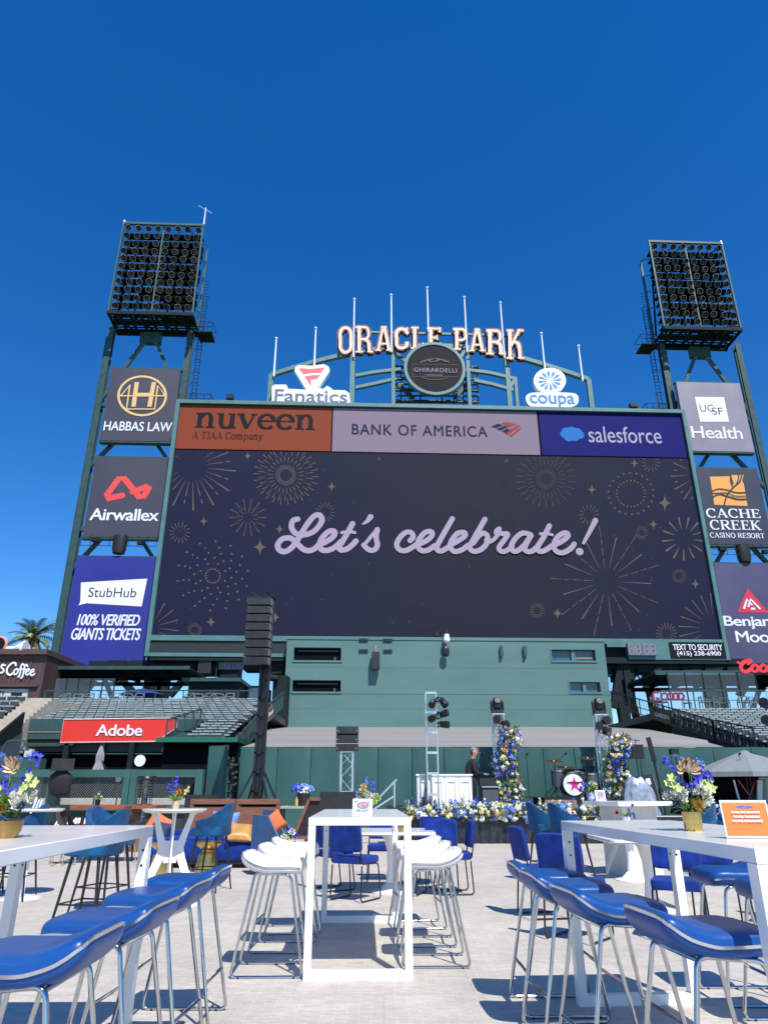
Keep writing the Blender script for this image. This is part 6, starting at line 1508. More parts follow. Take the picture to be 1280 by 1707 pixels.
# two box trusses with moving heads
def headtower(px, py_top, label, hlabel, clabels, lamps):
    Y = WY - .75; f = plane(Y); x, zt = f.at(px, py_top); t = thing('lighting_truss', label, 'truss', (x, Y, ZS), 0, 'box trusses on the stage')
    mb = MB(); truss(mb, x, Y, ZS + .001, zt, .30, .30, .36, r=.022); mb.box(x - .19, x + .19, Y - .19, Y + .19, zt, zt + .03); part('truss', mb, M_ALU, t)
    h = thing('moving_head', hlabel, 'stage lamp', (x, Y, zt + .032), 0, 'moving head lamps'); z = zt + .032
    mb = MB(); mb.box(x - .17, x + .17, Y - .15, Y + .15, z, z + .1); part('base', mb, M_BLACKP, h)
    mb = MB()
    for s_ in (-1, 1): mb.cushion((x + s_ * .165, Y, z + .24), .07, .16, .32, .5)
    mb.box(x - .15, x + .15, Y - .06, Y + .06, z + .10, z + .14); part('yoke', mb, M_BLACKM, h)
    mb = MB(); mb.cushion((x, Y - .02, z + .30), .25, .26, .36, .55); mb.cyl((x, Y - .12, z + .36), (x, Y - .17, z + .38), .09, n=14); part('head', mb, M_BLACKP, h)
    for (qx, qy, d), cl in zip(lamps, clabels):
        lx_, lz = f.at(qx, qy, -.25); mb = MB(); can(mb, (lx_, Y - .25, lz), d, .12, .22); mb.cyl((lx_, Y - .2, lz), (x, Y - .15, lz + .04), .02)
        solo('stage_lamp', mb, M_BLACKM, cl, 'stage lamp', 'lamps on the box trusses')
headtower(829, 1192, 'silver box truss behind the flower column beside the person', 'black moving head lamp on the truss behind the person', ['round black stage lamp below the moving head behind the person, upper one', 'round black stage lamp beside the top of the flower column behind the person'], [(828, 1199, (-.2, -1, -.1)), (841, 1208, (.3, -1, -.2))])
headtower(999, 1193, 'silver box truss right of the drum kit', 'black moving head lamp on the truss right of the drum kit', ['round black stage lamp left side of the truss right of the drum kit', 'round black stage lamp right side of the truss right of the drum kit', 'black stage lamp aimed sideways above the right flower column'], [(998, 1210, (-.2, -1, -.1)), (1009, 1201, (.3, -1, 0)), (1011, 1219, (.9, -.5, -.3))])
# black backline shapes that stand against the wall under the trusses
for px, lab in ((989, 'black boom stand cluster behind the drum kit'),):
    x, z = plane(21.9).at(px, 1290); mb = MB(); mb.cyl((x, 21.9, ZS), (x, 21.9, 1.9), .02); mb.bar((x - .2, 21.85, 1.85), (x + .25, 21.85, 1.9), .03); mb.box(x - .18, x + .2, 21.8, 21.9, 1.0, 1.5); solo('boom_stand', mb, M_BLACKM, lab, 'stand')
# white cabinet
f = plane(20.2); x0 = f.at(695, 1300)[0]; x1 = f.at(786, 1300)[0]; z1 = f.at(740, 1293)[1]
t = thing('white_cabinet', 'white panelled upright piano shell on the stage left of the person', 'cabinet', ((x0 + x1) / 2, 20.5, ZS)); mb = MB(); mb.box(x0, x1, 20.2, 20.9, ZS, z1); mb.box(x0 - .03, x1 + .03, 20.16, 20.95, z1 + .001, z1 + .04); part('body', mb, M_WHITE, t, False)
mb = MB(); n = 4; w = (x1 - x0) / n
for k in range(n):
    a = x0 + w * k + .03; b = x0 + w * (k + 1) - .03
    mb.box(a, a + .06, 20.175, 20.198, ZS + .05, z1 - .05); mb.box(b - .06, b, 20.175, 20.198, ZS + .05, z1 - .05); mb.box(a + .061, b - .061, 20.175, 20.198, z1 - .16, z1 - .05); mb.box(a + .061, b - .061, 20.175, 20.198, ZS + .05, ZS + .13)
    mb.box(a + .09, b - .09, 20.186, 20.198, ZS + .2, z1 - .24)
part('panels', mb, M_WHITE, t, False)
# guitar
f = plane(20.0); gx, gz = f.at(707, 1340); t = thing('guitar', 'dark red guitar leaning on the white cabinet', 'guitar', (gx, 20, ZS)); M = Matrix.Translation((gx, 20.0, ZS + .03)) @ Matrix.Rotation(.10, 4, 'Y') @ Matrix.Rotation(-.12, 4, 'X')
mb = MB(M); mb.prism([(.17 * math.cos(a) * (1 - .22 * math.exp(-((math.sin(a) - .1) / .25) ** 2)), .22 + .22 * math.sin(a)) for a in [2 * PI * k / 28 for k in range(28)]], -.03, .03); part('body', mb, mat('guitar_red', (.10, .015, .012), .25, coat=.5), t)
mb = MB(M); mb.box(-.025, .025, -.05, -.031, .3, .92); mb.box(-.04, .04, -.045, -.02, .92, 1.08); part('neck', mb, mat('guitar_neck', (.06, .025, .012), .35), t)

# ---- the person at the keyboard
def person(base, face):
    """standing in profile, facing local +x"""
    t = thing('person', 'person in a black shirt and grey cap standing at the keyboard, looking down', 'person', base, face); M = Matrix.Translation(Vector(base)) @ Matrix.Rotation(face, 4, 'Z')
    V = []; E = []; R = []
    def v(x, y, z, r_): V.append((x, y, z)); R.append(r_); return len(V) - 1
    def ch(a, *pts):
        for p in pts: b = v(*p[:3], p[3]); E.append((a, b)); a = b
        return a
    pel = v(-.02, 0, .92, (.13, .155)); chest = ch(pel, (-.035, 0, 1.06, (.12, .15)), (-.03, 0, 1.22, (.13, .17)), (.0, 0, 1.36, (.115, .16)), (.025, 0, 1.44, (.06, .07)), (.05, 0, 1.50, (.052, .055)))
    hd = ch(chest, (.075, 0, 1.555, (.078, .066)), (.085, 0, 1.62, (.10, .078)), (.07, 0, 1.685, (.094, .074)), (.06, 0, 1.72, (.05, .045)))
    for s_ in (-1, 1):
        sh = ch(3, (.005, s_ * .17, 1.37, (.065, .065)), (-.0, s_ * .215, 1.24, (.052, .052)), (.03, s_ * .225, 1.10, (.045, .045)), (.16, s_ * .20, 1.06, (.038, .038)), (.29, s_ * .15, 1.05, (.029, .029)))
        wr = ch(sh, (.35, s_ * .135, 1.045, (.030, .020)), (.385, s_ * .13, 1.04, (.032, .017)))
        for q in range(4):
            ln = (.05, .058, .054, .042)[q]; ch(wr, (.41, s_ * (.10 + .019 * q), 1.045, (.0095, .009)), (.41 + ln * .6, s_ * (.096 + .021 * q), 1.036, (.0085, .008)), (.41 + ln, s_ * (.096 + .021 * q), 1.016, (.0075, .007)))
        ch(sh, (.37, s_ * .10, 1.04, (.012, .011)), (.40, s_ * .08, 1.025, (.0095, .009)))
        hip = ch(pel, (-.02, s_ * .085, .84, (.098, .09)), (.0, s_ * .095, .62, (.075, .07)), (.01, s_ * .10, .48, (.058, .055)), (-.025, s_ * .105, .30, (.056, .05)), (-.035, s_ * .105, .10, (.038, .036)), (-.03, s_ * .11, .05, (.042, .04)))
        ch(hip, (.06, s_ * .115, .035, (.034, .042)), (.14, s_ * .12, .025, (.022, .036)))
    me = bpy.data.meshes.new('body'); me.from_pydata(V, E, []); o = bpy.data.objects.new('body', me); COL.objects.link(o)
    sk = o.modifiers.new('skin', 'SKIN'); sk.use_smooth_shade = True; o.modifiers.new('sub', 'SUBSURF').levels = 1; o.modifiers['sub'].render_levels = 1
    for i, q in enumerate(me.skin_vertices[0].data): q.radius = tuple(v_ * (1.22 if v_ > .1 else 1.12 if v_ > .032 else 1.0) for v_ in R[i]) if i not in (6, 7, 8, 9) else tuple(v_ * 1.32 for v_ in R[i]); q.use_root = (i == 0)
    dg = bpy.context.evaluated_depsgraph_get(); dg.update(); m2 = bpy.data.meshes.new_from_object(o.evaluated_get(dg)); bpy.data.objects.remove(o)
    mb = MB(M); mb.add([p.co for p in m2.vertices], [tuple(p.vertices) for p in m2.polygons])
    body = part('body', mb, [M_SKIN, mat('black_shirt', (.012, .012, .015), .8, var=.3, bump=.3, bscale=20), mat('black_trousers', (.010, .010, .012), .85, var=.3), mat('black_shoes', (.012, .012, .012), .4)], t)
    INVM = M.inverted()
    for p in body.data.polygons:
        c = INVM @ (INV[body.name].inverted() @ p.center)
        p.material_index = 3 if c.z < .075 else 2 if c.z < .93 else (0 if (c.z > 1.455 or (c.x > .275 and c.z < 1.2)) else 1)
    mb = MB(M)   # cap: crown and brim, tipped down
    K = M @ Matrix.Translation((.065, 0, 1.665)) @ Matrix.Rotation(.28, 4, 'Y'); mb.M = K
    mb.lathe([(.100, .01), (.108, .035), (.098, .075), (.06, .10), (.001, .107)], (0, 0, 0), 20)
    vs = []; 
    for k in range(13): a = -1.15 + 2.3 * k / 12; vs += [(.105 * math.cos(a), .105 * math.sin(a), .002), (.105 * math.cos(a) + .095 * math.cos(a * .75), .095 * math.sin(a), -.02), ]
    mb.add(vs, [(2 * k, 2 * k + 1, 2 * k + 3, 2 * k + 2) for k in range(12)]); part('cap', mb, mat('grey_tan_cap', (.27, .23, .19), .8, var=.15), body)
    mb = MB(M); mb.cushion((.03, 0, 1.625), .14, .165, .12, .8); part('hair', mb, mat('dark_hair', (.03, .02, .014), .7), body)
    mb = MB(M)
    for s_ in (-1, 1): mb.cushion((.07, s_ * .082, 1.61), .035, .018, .06, .9, n=10, m=8)
    mb.cushion((.187, 0, 1.60), .045, .03, .04, .9, n=10, m=8); part('face_features', mb, M_SKIN, body)
    mb = MB(M)
    for s_ in (-1, 1): mb.cushion((.168, s_ * .032, 1.63), .014, .024, .012, 1, n=8, m=6)
    mb.box(.168, .178, -.022, .022, 1.562, 1.568); part('eyes_and_mouth', mb, mat('dark_feature', (.05, .02, .018), .5), body)
    return t
px_, pz_ = plane(20.95).at(789, 1350); person((plane(20.95).at(788, 1300)[0], 20.95, ZS), .12)
f = plane(20.75)
def rbox(name, label, cat, px0, py0, px1, py1, Y, d, m, z0=None, group=None):
    f = plane(Y); a, b, c, e = f.rect(px0, py0, px1, py1); c = c if z0 is None else z0; mb = MB(); mb.box(a, b, Y, Y + d, c, e); return mb, (a, b, c, e)
mb, q = rbox('', '', '', 803, 1310, 832, 1340, 20.6, .35, None, ZS); t = thing('amplifier', 'grey grille guitar amplifier on the stage beside the person', 'amplifier', ((q[0] + q[1]) / 2, 20.77, ZS)); part('cabinet', mb, M_BLACKP, t, False)
mb = MB(); mb.box(q[0] + .03, q[1] - .03, 20.585, 20.598, ZS + .06, q[3] - .1); part('grille', mb, mat('grey_grille', (.075, .08, .085), .7, var=.2, scale=150), t, False)
mb = MB(); mb.box(q[0], q[1], 20.57, 20.598, q[3] - .04, q[3] - .015); part('trim', mb, M_ALU, t)
mb, q2 = rbox('', '', '', 799, 1297, 827, 1309, 20.6, .4, None, q[3] + .003); solo('amplifier', mb, M_BLACKP, 'black box resting on top of the grey amplifier', 'amplifier', smooth=False)
def mic(px0, py0, py1, Y, label, boom=None, z0=ZS):
    f = plane(Y); x, zt = f.at(px0, py0); t = thing('microphone_stand', label, 'microphone stand', (x, Y, z0)); mb = MB(); mb.cyl((x, Y, z0), (x, Y, zt), .011, n=6)
    for k in range(3): a = 2 * PI * k / 3 + .5; mb.cyl((x, Y, z0 + .18), (x + .28 * math.cos(a), Y + .28 * math.sin(a), z0 + .008), .008, n=6)
    if boom: bx, bz = f.at(*boom); mb.cyl((x, Y, zt), (bx, Y - .05, bz), .008, n=6)
    part('stand', mb, M_BLACKM, t); mb = MB(); e = (bx, Y - .05, bz) if boom else (x, Y, zt); mb.cyl(e, (e[0] + .03, e[1] - .06, e[2] + .05), .018, .03, 8); part('microphone', mb, M_BLACKM, t)
mic(877, 1259, 1335, 20.3, 'black microphone stand alone between the flower column and the drum kit')
mic(797, 1285, 1335, 21.2, 'black boom microphone stand beside the person', (803, 1259))
mic(925, 1272, 1330, 21.6, 'black boom microphone stand reaching over the drum kit', (941, 1258))

# ---- drum kit on its riser
ZK = 1.05
f = plane(20.15); a, b = f.at(907, 1330)[0], f.at(1008, 1330)[0]; mb = MB(); mb.box(a, b, 20.15, 21.7, ZS + .002, ZK); solo('drum_riser', mb, M_BLACKC, 'black square riser under the drum kit', 'riser', smooth=False)
mb = MB(); mb.box(a - .02, a + .8, 19.95, 20.14, ZS + .002, ZK - .05); solo('floor_monitor', mb, mat('tan_wood_box', (.30, .20, .13), .6), 'low tan and pale box in front of the drum riser', 'box', smooth=False)
f = plane(20.4); cx, cz = f.at(956, 1309); R = .31; cz = ZK + R + .03
dk = thing('drum_kit', 'drum kit with a pink star on the white bass drum head', 'drum kit', (cx, 20.8, ZK))
mb = MB(); mb.M = Matrix.Translation((cx, 20.4, cz)); mb.lathe([(R, 0), (R, -.45), (R - .02, -.45), (R - .02, 0)], n=36, axis='Y'); part('bass_drum', mb, M_BLACKP, dk)
mb = MB(); mb.M = Matrix.Translation((cx, 20.4, cz)); mb.lathe([(.001, .005), (R * .93, .005), (R * .93, -.02), (.001, -.02)], n=36, axis='Y'); part('drum_head', mb, M_SIGNW, dk)
mb = MB(); mb.M = Matrix.Translation((cx, 20.4, cz)); mb.tube([(R * .98 * math.cos(2 * PI * k / 36), -.01, R * .98 * math.sin(2 * PI * k / 36)) for k in range(36)], .022, 8, True); part('hoop', mb, M_BLACKM, dk)
mb = MB(); mb.poly([(cx + .02 + (.215 if k % 2 == 0 else .085) * math.sin(2 * PI * k / 10) * .9, cz + (.215 if k % 2 == 0 else .085) * math.cos(2 * PI * k / 10)) for k in range(9, -1, -1)], 20.392); part('star', mb, mat('hot_pink', (.62, .02, .22), .5), dk, False)
mb = MB(); mb.ribbon(catmull([(cx - .19, cz + .04), (cx - .05, cz + .055), (cx + .08, cz + .04), (cx + .22, cz + .05)], 5), .018, 20.386, 0); mb.ribbon([(cx - .16, cz + .015), (cx + .14, cz + .015)], .008, 20.385, 0); mb.disc((cx + .17, cz - .13), .05, 20.386, 14); part('script', mb, M_INK, dk, False)
def drum(px, py, Y, R, h, m, tilt=.3):
    x, z = plane(Y).at(px, py); M = Matrix.Translation((x, Y, z)) @ Matrix.Rotation(tilt, 4, 'X'); mb = MB(M); mb.lathe([(.001, -h / 2), (R, -h / 2), (R, h / 2), (.001, h / 2)], n=24); d = part('tom_drum', mb, m, dk); mb = MB(M); mb.lathe([(R + .012, h / 2 - .03), (R + .012, h / 2 + .01), (R - .01, h / 2 + .012)], n=24); part('hoop', mb, M_CHROME, d)
M_SHELL = mat('slate_shell', (.06, .075, .11), .25, coat=.4)
drum(930, 1297, 20.75, .19, .42, M_SHELL, .1); drum(966, 1291, 20.6, .15, .2, mat('red_brown_shell', (.16, .05, .03), .3), .35); drum(950, 1290, 20.7, .14, .2, M_SHELL, .35); drum(984, 1300, 20.8, .2, .36, M_SHELL, .1)
for px, py, Y, R_ in ((922, 1268, 20.9, .24), (942, 1278, 20.7, .24), (978, 1263, 21.0, .25)):
    x, z = plane(Y).at(px, py); M = Matrix.Translation((x, Y, z)) @ Matrix.Rotation(.22, 4, 'X'); mb = MB(M); mb.lathe([(.001, .025), (.05, .02), (.06, .004), (R_, -.012), (R_, -.015), (.06, 0)], n=28); part('cymbal', mb, mat('cymbal_bronze', (.42, .25, .10), .3, 1.0, var=.2), dk)
    mb = MB(); mb.cyl((x, Y, z), (x, Y, ZK + .1), .012, n=6)
    for k in range(3): a = 2.1 * k; mb.cyl((x, Y, ZK + .25), (x + .25 * math.cos(a), Y + .2 * math.sin(a), ZK + .01), .009, n=6)
    part('cymbal_stand', mb, M_BLACKM, dk)
mb = MB(); mb.box(cx - 1.1, cx + .9, 20.2, 21.6, ZK + .001, ZK + .02); part('drum_rug', mb, M_BLACKC, dk)
x, z = plane(20.2).at(981, 1313); small_flowers('flower_bunch', 'bunch of blue and lime flowers in front of the drum kit', (x, 20.1, ZK - .1), 8, 2.6, {M_PBLUE: [(-.07, 0, .17, .03, 's'), (-.03, 0, .15, .03, 's'), (-.09, .01, .12, .02, 's')], M_PGREEN: [(.02, 0, .17, .03, 'b'), (.05, 0, .13, .03, 'b'), (-.02, -.02, .09, .03, 'b')], M_PWHITE: [(.05, 0, .17, .02, 'b'), (.0, -.02, .07, .028, 'b')]}, grp=None)
# equipment right of the drums
t = thing('softbox', 'black faceted studio lamp on a stand above the upright case', 'studio lamp', plane(20.8).w(1060, 1262)); q = plane(20.8).w(1059, 1253); mb = MB(); 
mb.loft([[(q.x + sx * a, q.y + dy, q.z + sz * b) for sx, sz in ((-1, -1), (1, -1), (1, 1), (-1, 1))] for a, b, dy in ((.06, .06, .25), (.20, .17, .02), (.22, .19, -.03), (.2, .17, -.04))]); part('box', mb, M_BLACKC, t, False)
mb = MB(); mb.cyl((q.x + .03, q.y + .1, ZS), (q.x + .03, q.y + .1, q.z), .014, n=6); mb.bar((q.x - .1, q.y, q.z + .32), (q.x + .15, q.y, q.z + .3), .02); mb.cyl((q.x + .02, q.y, q.z + .15), (q.x + .04, q.y, q.z + .33), .012, n=6); part('stand', mb, M_BLACKM, t)
q0 = plane(20.6).w(1094, 1336); M = Matrix.Translation((q0.x - .04, 20.6, ZS)) @ Matrix.Rotation(-.16, 4, 'Y'); t = thing('equipment_case', 'black upright equipment case leaning beside the silver cover', 'case', (q0.x, 20.6, ZS)); mb = MB(M); mb.box(-.2, .2, 0, .25, .03, 1.03); part('body', mb, M_BLACKP, t, False)
mb = MB(M); mb.box(-.205, -.17, -.012, .26, .03, 1.035); mb.box(.17, .205, -.012, .26, .03, 1.035); mb.box(-.05, .05, -.01, 0, .45, .58); part('trim', mb, mat('grey_trim', (.10, .10, .11), .5), t, False); mb = MB(M); mb.box(-.04, .08, -.008, 0, .78, .94); part('tag', mb, M_SIGNW, t, False)
q0 = plane(20.2).w(1069, 1334); r = random.Random(4); mb = MB(); rings = []; NK = 64; ph = [r.uniform(0, 6) for _ in range(9)]
for j in range(15):
    v = j / 14; ring = []
    for k in range(NK):
        a = 2 * PI * k / NK; fold = (.10 * math.sin(7 * a + ph[0] + 1.5 * v) + .06 * math.sin(13 * a + ph[1] - 2 * v) + .05 * math.sin(3 * a + ph[2])) * (1.15 - v)
        rad = (.46 - .08 * v - .17 * v ** 6) * (1 + fold); z = ZS + .004 + .95 * v - .10 * max(0, math.cos(a - .4)) * v
        ring.append((q0.x + rad * math.cos(a), 20.4 + rad * .8 * math.sin(a), z + .02 * math.sin(5 * a + ph[3]) * v))
    rings.append(ring)
rings.append([(q0.x + .06 * math.cos(2 * PI * k / NK), 20.4 + .05 * math.sin(2 * PI * k / NK), ZS + .90) for k in range(NK)])
mb.loft(rings); solo('plastic_cover', mb, mat('silver_plastic_sheet', (.30, .35, .42), .22, .1, var=.4, scale=6, bump=.5, bscale=9), 'silver plastic sheet draped over equipment on the stage', 'cover')
mb = MB(); q0 = plane(21).w(1090, 1270); mb.bar((q0.x + .12, 21, ZS), (q0.x - .05, 21, 2.6), .05); mb.bar((q0.x, 20.98, 2.0), (q0.x - .09, 20.98, 2.65), .12, .06); solo('closed_umbrella', mb, M_BLACKC, 'thin closed black umbrella leaning behind the upright case', 'umbrella')
q0 = plane(21.3).w(1133, 1300); mb = MB(); mb.cyl((q0.x + .15, 21.3, ZS), (q0.x - .05, 21.3, 2.2), .018); mb.box(q0.x - .17, q0.x + .05, 21.2, 21.4, 2.2, 2.35); solo('boom_stand', mb, M_BLACKM, 'black stand with a small black box behind the gold pot flowers', 'stand')
# parasol and keyboards at the right
q0 = plane(20.2).w(1240, 1250); t = thing('parasol', 'grey green parasol open at the right end of the stage', 'parasol', (q0.x, 20.2, ZS)); mb = MB(); n = 8; za = q0.z; rimz = za - .58; vs = [(q0.x, 20.2, za)]
for k in range(n): a = 2 * PI * (k + .5) / n; vs.append((q0.x + 1.5 * math.cos(a), 20.2 + 1.5 * math.sin(a), rimz))
for k in range(n): a = 2 * PI * (k + .5) / n; vs.append((q0.x + 1.5 * math.cos(a), 20.2 + 1.5 * math.sin(a), rimz - .12))
mb.add(vs, [(0, 1 + k, 1 + (k + 1) % n) for k in range(n)] + [(1 + k, 9 + k, 9 + (k + 1) % n, 1 + (k + 1) % n) for k in range(n)]); part('canopy', mb, mat('grey_green_canvas', (.20, .225, .23), .8, var=.08), t, False)
mb = MB(); mb.cyl((q0.x, 20.2, ZS), (q0.x, 20.2, za - .03), .025); 
for k in range(n): a = 2 * PI * (k + .5) / n; mb.cyl((q0.x, 20.2, za - .04), (q0.x + 1.45 * math.cos(a), 20.2 + 1.45 * math.sin(a), rimz - .03), .012, n=5)
part('pole', mb, M_BLACKM, t)
f = plane(20.0); t = thing('keyboard_stand', 'long black keyboard on red crossed legs under the parasol', 'keyboard', f.w(1235, 1335)); a = f.w(1196, 1287); b = f.w(1284, 1284); mb = MB(); mb.box(a.x, b.x, 19.85, 20.2, a.z - .06, a.z + .03); part('keyboard', mb, M_BLACKP, t)
mb = MB()
for p, q in (((1229, 1300), (1256, 1338)), ((1258, 1300), (1244, 1340))): mb.bar(f.w(*p), f.w(*q), .05, .03)
part('legs', mb, mat('crimson_legs', (.30, .03, .06), .4), t)
mb = MB(f); P = [f.at(*p) for p in ((1256, 1338), (1258, 1300), (1272, 1298), (1272, 1338))]; mb.prism(P, -.12, -.06); t2 = thing('folded_keyboard', 'upright keyboard with pale keys leaning under the parasol', 'keyboard', f.w(1264, 1338)); part('body', mb, mat('grey_blue_case', (.10, .14, .20), .4), t2)
mb = MB(f)
for k in range(14): p = f.at(1258, 1302 + k * 2.6); q = f.at(1266, 1302 + k * 2.6); mb.box(p[0], q[0], -.13, -.122, p[1] - .014, p[1] + .014)
part('keys', mb, M_SIGNW, t2, False)
mb = MB(); a = f.w(1186, 1345); b = f.w(1300, 1290); mb.box(a.x, b.x, 21.2, 21.6, ZS, b.z + .2); solo('equipment_rack', mb, M_DARK, 'dark block for black equipment and painted shadow under the parasol', 'equipment')  # near-black block, gear and the shadow under the parasol painted as one
mic(1240, 1283, 1330, 19.7, 'black boom microphone stand under the parasol', (1229, 1259)); mb = MB(); mb.bar(f.w(1222, 1300), f.w(1233, 1340), .04); solo('white_pole', mb, M_SIGNW, 'thin white pole leaning under the parasol', 'pole')
pts = [((px_x(px, 19.25, .75), 19.25, ZS + .14), (.14, .2, .16), (4, 2, 2.5, 2, 1.4)) for px in range(1168, 1296, 10)]
garland('flower_garland', 'short garland of white, blue and apricot flowers along the stage under the parasol', pts, 6, 90, .075, 'stage flowers', leaves=500)

# ================================================================== SOUND RIG LEFT OF THE STAGE
Y = 18.6; f = plane(Y); xm = f.at(437, 1200)[0]; z_b, z_t = f.at(430, 1114)[1], f.at(430, 1007)[1]
t = thing('line_array_mast', 'tall black mast with tripod legs left of centre carrying the black speaker array', 'mast', (xm, Y, 0)); mb = MB()
for dx, dy in ((-.095, -.095), (.095, -.095), (.095, .095), (-.095, .095)): mb.box(xm + dx - .03, xm + dx + .03, Y + dy - .03, Y + dy + .03, 0, z_t + .15)
mb.box(xm - .06, xm + .06, Y - .06, Y + .06, .5, z_b + .4)
for k in range(12): mb.box(xm - .125, xm + .125, Y - .125, Y + .125, .3 + k * .45, .34 + k * .45)
part('mast', mb, M_BLACKM, t)
for a in (.5, 2.2, 3.6, 5.4):
    mb = MB(); mb.bar((xm + .1 * math.cos(a), Y + .1 * math.sin(a), 1.75), (xm + 1.0 * math.cos(a), Y + 1.0 * math.sin(a), .03), .05); mb.bar((xm + .15 * math.cos(a), Y + .15 * math.sin(a), .3), (xm + .8 * math.cos(a), Y + .8 * math.sin(a), .15), .035); part('leg', mb, M_BLACKM, t)
mb = MB(); mb.tube(catmull([(xm + .12, Y - .2, z_b), (xm + .14, Y - .2, 2.2), (xm + .1, Y - .22, .8), (xm + .3, Y - .3, .02)], 6), .025, 6); part('cable', mb, M_BLACKC, t)
xa = f.at(431, 1060, -.5)[0]; ar = thing('line_array', 'tall hanging stack of eight black line array speaker boxes overlapping the scoreboard', 'speaker', (xa, Y - .45, z_b)); h = (z_t - z_b) / 8
for k in range(8):
    z0 = z_b + h * k; M = Matrix.Translation((xa, Y - .45, z0 + h / 2)) @ Matrix.Rotation(.02 * (7 - k) - .03, 4, 'X'); mb = MB(M); w = .30
    mb.loft([[(sx * w, y, sz * (h / 2 - .012) * kk) for sx, sz in ((-1, -1), (1, -1), (1, 1), (-1, 1))] for y, kk in ((-.27, .93), (-.25, 1), (.25, .9))]); b = part('speaker_box', mb, M_BLACKP, ar, False)
    mb = MB(M)
    for sx in (-1, 1): mb.box(sx * (w + .012) - .012, sx * (w + .012) + .012, -.2, .15, -h * .4, h * .4); 
    for sx in (-1, 1):
        for sz in (-.28, .28): mb.cyl((sx * .25, -.272, sz * h), (sx * .25, -.279, sz * h), .011, n=6)
    part('rigging', mb, mat('grey_rigging', (.12, .12, .13), .5), b)
mb = MB(); mb.box(xa - .36, xa + .30, Y - .62, Y + .2, z_t + .02, z_t + .07)
for p, q in (((xa - .25, Y - .4, z_t + .05), (xa - .05, Y - .1, z_t + .28)), ((xa - .1, Y - .4, z_t + .05), (xa + .28, Y - .1, z_t + .22)), ((xa - .3, Y - .3, z_t + .25), (xa - .1, Y - .2, z_t + .12)), ((xa + .1, Y - .3, z_t + .3), (xa + .35, Y - .1, z_t + .1))): mb.bar(p, q, .05)
part('flying_frame', mb, M_BLACKM, ar)
# small array on a silver truss
Y = 18.4; f = plane(Y); xt = f.at(578, 1285)[0]; z0 = f.at(578, 1318)[1]; z1 = f.at(578, 1253)[1]
a, b, c, d = f.rect(533, 1320, 597, 1356, -.5); sub = thing('subwoofer', 'wide black subwoofer box under the silver speaker truss', 'speaker', ((a + b) / 2, Y - .2, 0)); mb = MB(); mb.box(a, b, Y - .5, Y + .3, .02, d); part('cabinet', mb, M_BLACKP, sub, False); mb = MB()
for sx in (a + .06, b - .06): mb.cyl((sx, Y - .505, d - .3), (sx, Y - .5, d - .3), .02, n=8)
part('latch', mb, M_CHROME, sub)
t = thing('speaker_truss', 'short silver box truss standing on the black subwoofer', 'truss', (xt, Y, d)); mb = MB(); truss(mb, xt, Y, d + .002, z1, .29, .29, .3, r=.024); part('truss', mb, M_ALU, t)
ar = thing('speaker_array', 'compact stack of three black speaker boxes on the silver truss', 'speaker', (xt, Y, z1 + .002)); zz = f.at(578, 1212)[1]; h = (zz - z1) / 3
for k in range(3):
    M = Matrix.Translation((xt, Y, z1 + h * (k + .5))) @ Matrix.Rotation(.05 * (1 - k), 4, 'X'); mb = MB(M); mb.loft([[(sx * .27, y, sz * (h / 2 - .01) * kk) for sx, sz in ((-1, -1), (1, -1), (1, 1), (-1, 1))] for y, kk in ((-.22, .95), (-.2, 1), (.25, .85))]); bx = part('speaker_box', mb, M_BLACKP, ar, False)
    mb = MB(M)
    for sx in (-1, 1): mb.cyl((sx * .235, -.222, -.02), (sx * .235, -.228, -.02), .012, n=6)
    part('bolt', mb, M_ALU, bx)
f = plane(19.0); t = thing('stair_rail', 'white stage stair handrails beside the black subwoofer', 'handrail', f.w(640, 1350)); mb = MB()
for p, q in (((618, 1344), (661, 1299)), ((618, 1352), (657, 1327)), ((657, 1304), (657, 1346))): mb.cyl(f.w(*p), f.w(*q), .025, n=8)
part('rail', mb, M_ALU, t); mb = MB(); mb.box(f.at(645, 1345)[0], f.at(668, 1345)[0], 19.0, 19.5, 0, f.at(650, 1343)[1]); part('box', mb, M_BLACKP, t)

# ================================================================== BULLPEN FENCE AND WHAT STANDS AROUND IT
Y = 21.0; f = plane(Y); t = thing('chain_link_fence', 'chain link fence with thick dark green padded rails at the left', 'fence', f.w(160, 1340))
zt1, zt0 = f.at(160, 1283)[1], f.at(160, 1295.5)[1]; zb1, zb0 = f.at(160, 1341.5)[1], f.at(160, 1351)[1]; xa = f.at(-60, 1300)[0]; xb = f.at(333, 1300)[0]
for nm, a, b in (('padded_rail', zt0, zt1), ('padded_rail', zb0, zb1)):
    mb = MB(); mb.box(xa, xb, Y - .12, Y + .12, a, b); part(nm, mb, M_PAD, t)
for px, w in ((93, 20), (-30, 20), (213, 11), (224.5, 11), (333, 13)):
    mb = MB(); x = f.at(px, 1310)[0]; hw = w * .0167 / 2; mb.box(x - hw + .004, x + hw - .004, Y - .14, Y + .10, 0, zt1 + .006 * (px > 0)); part('padded_post', mb, M_PAD, t)
mb = MB(); s_ = .075; L = zt0 - zb1; x = xa - L
while x < xb:
    for sg in (-1, 1):
        p = Vector((x if sg > 0 else x + L, Y, zb1)); q = Vector((x + L if sg > 0 else x, Y, zt0))
        if min(p.x, q.x) > xa and max(p.x, q.x) < xb: mb.bar(p + Vector((0, .003 * sg, 0)), q + Vector((0, .003 * sg, 0)), .0065)
    x += s_
part('chain_link', mb, mat('galvanised_wire', (.22, .25, .24), .5, .4), t, False)
mb = MB(); mb.box(xa, xb, Y + .02, Y + .08, 0, zb0); part('kick_board', mb, mat('dark_kickboard', (.02, .03, .03), .7), t)
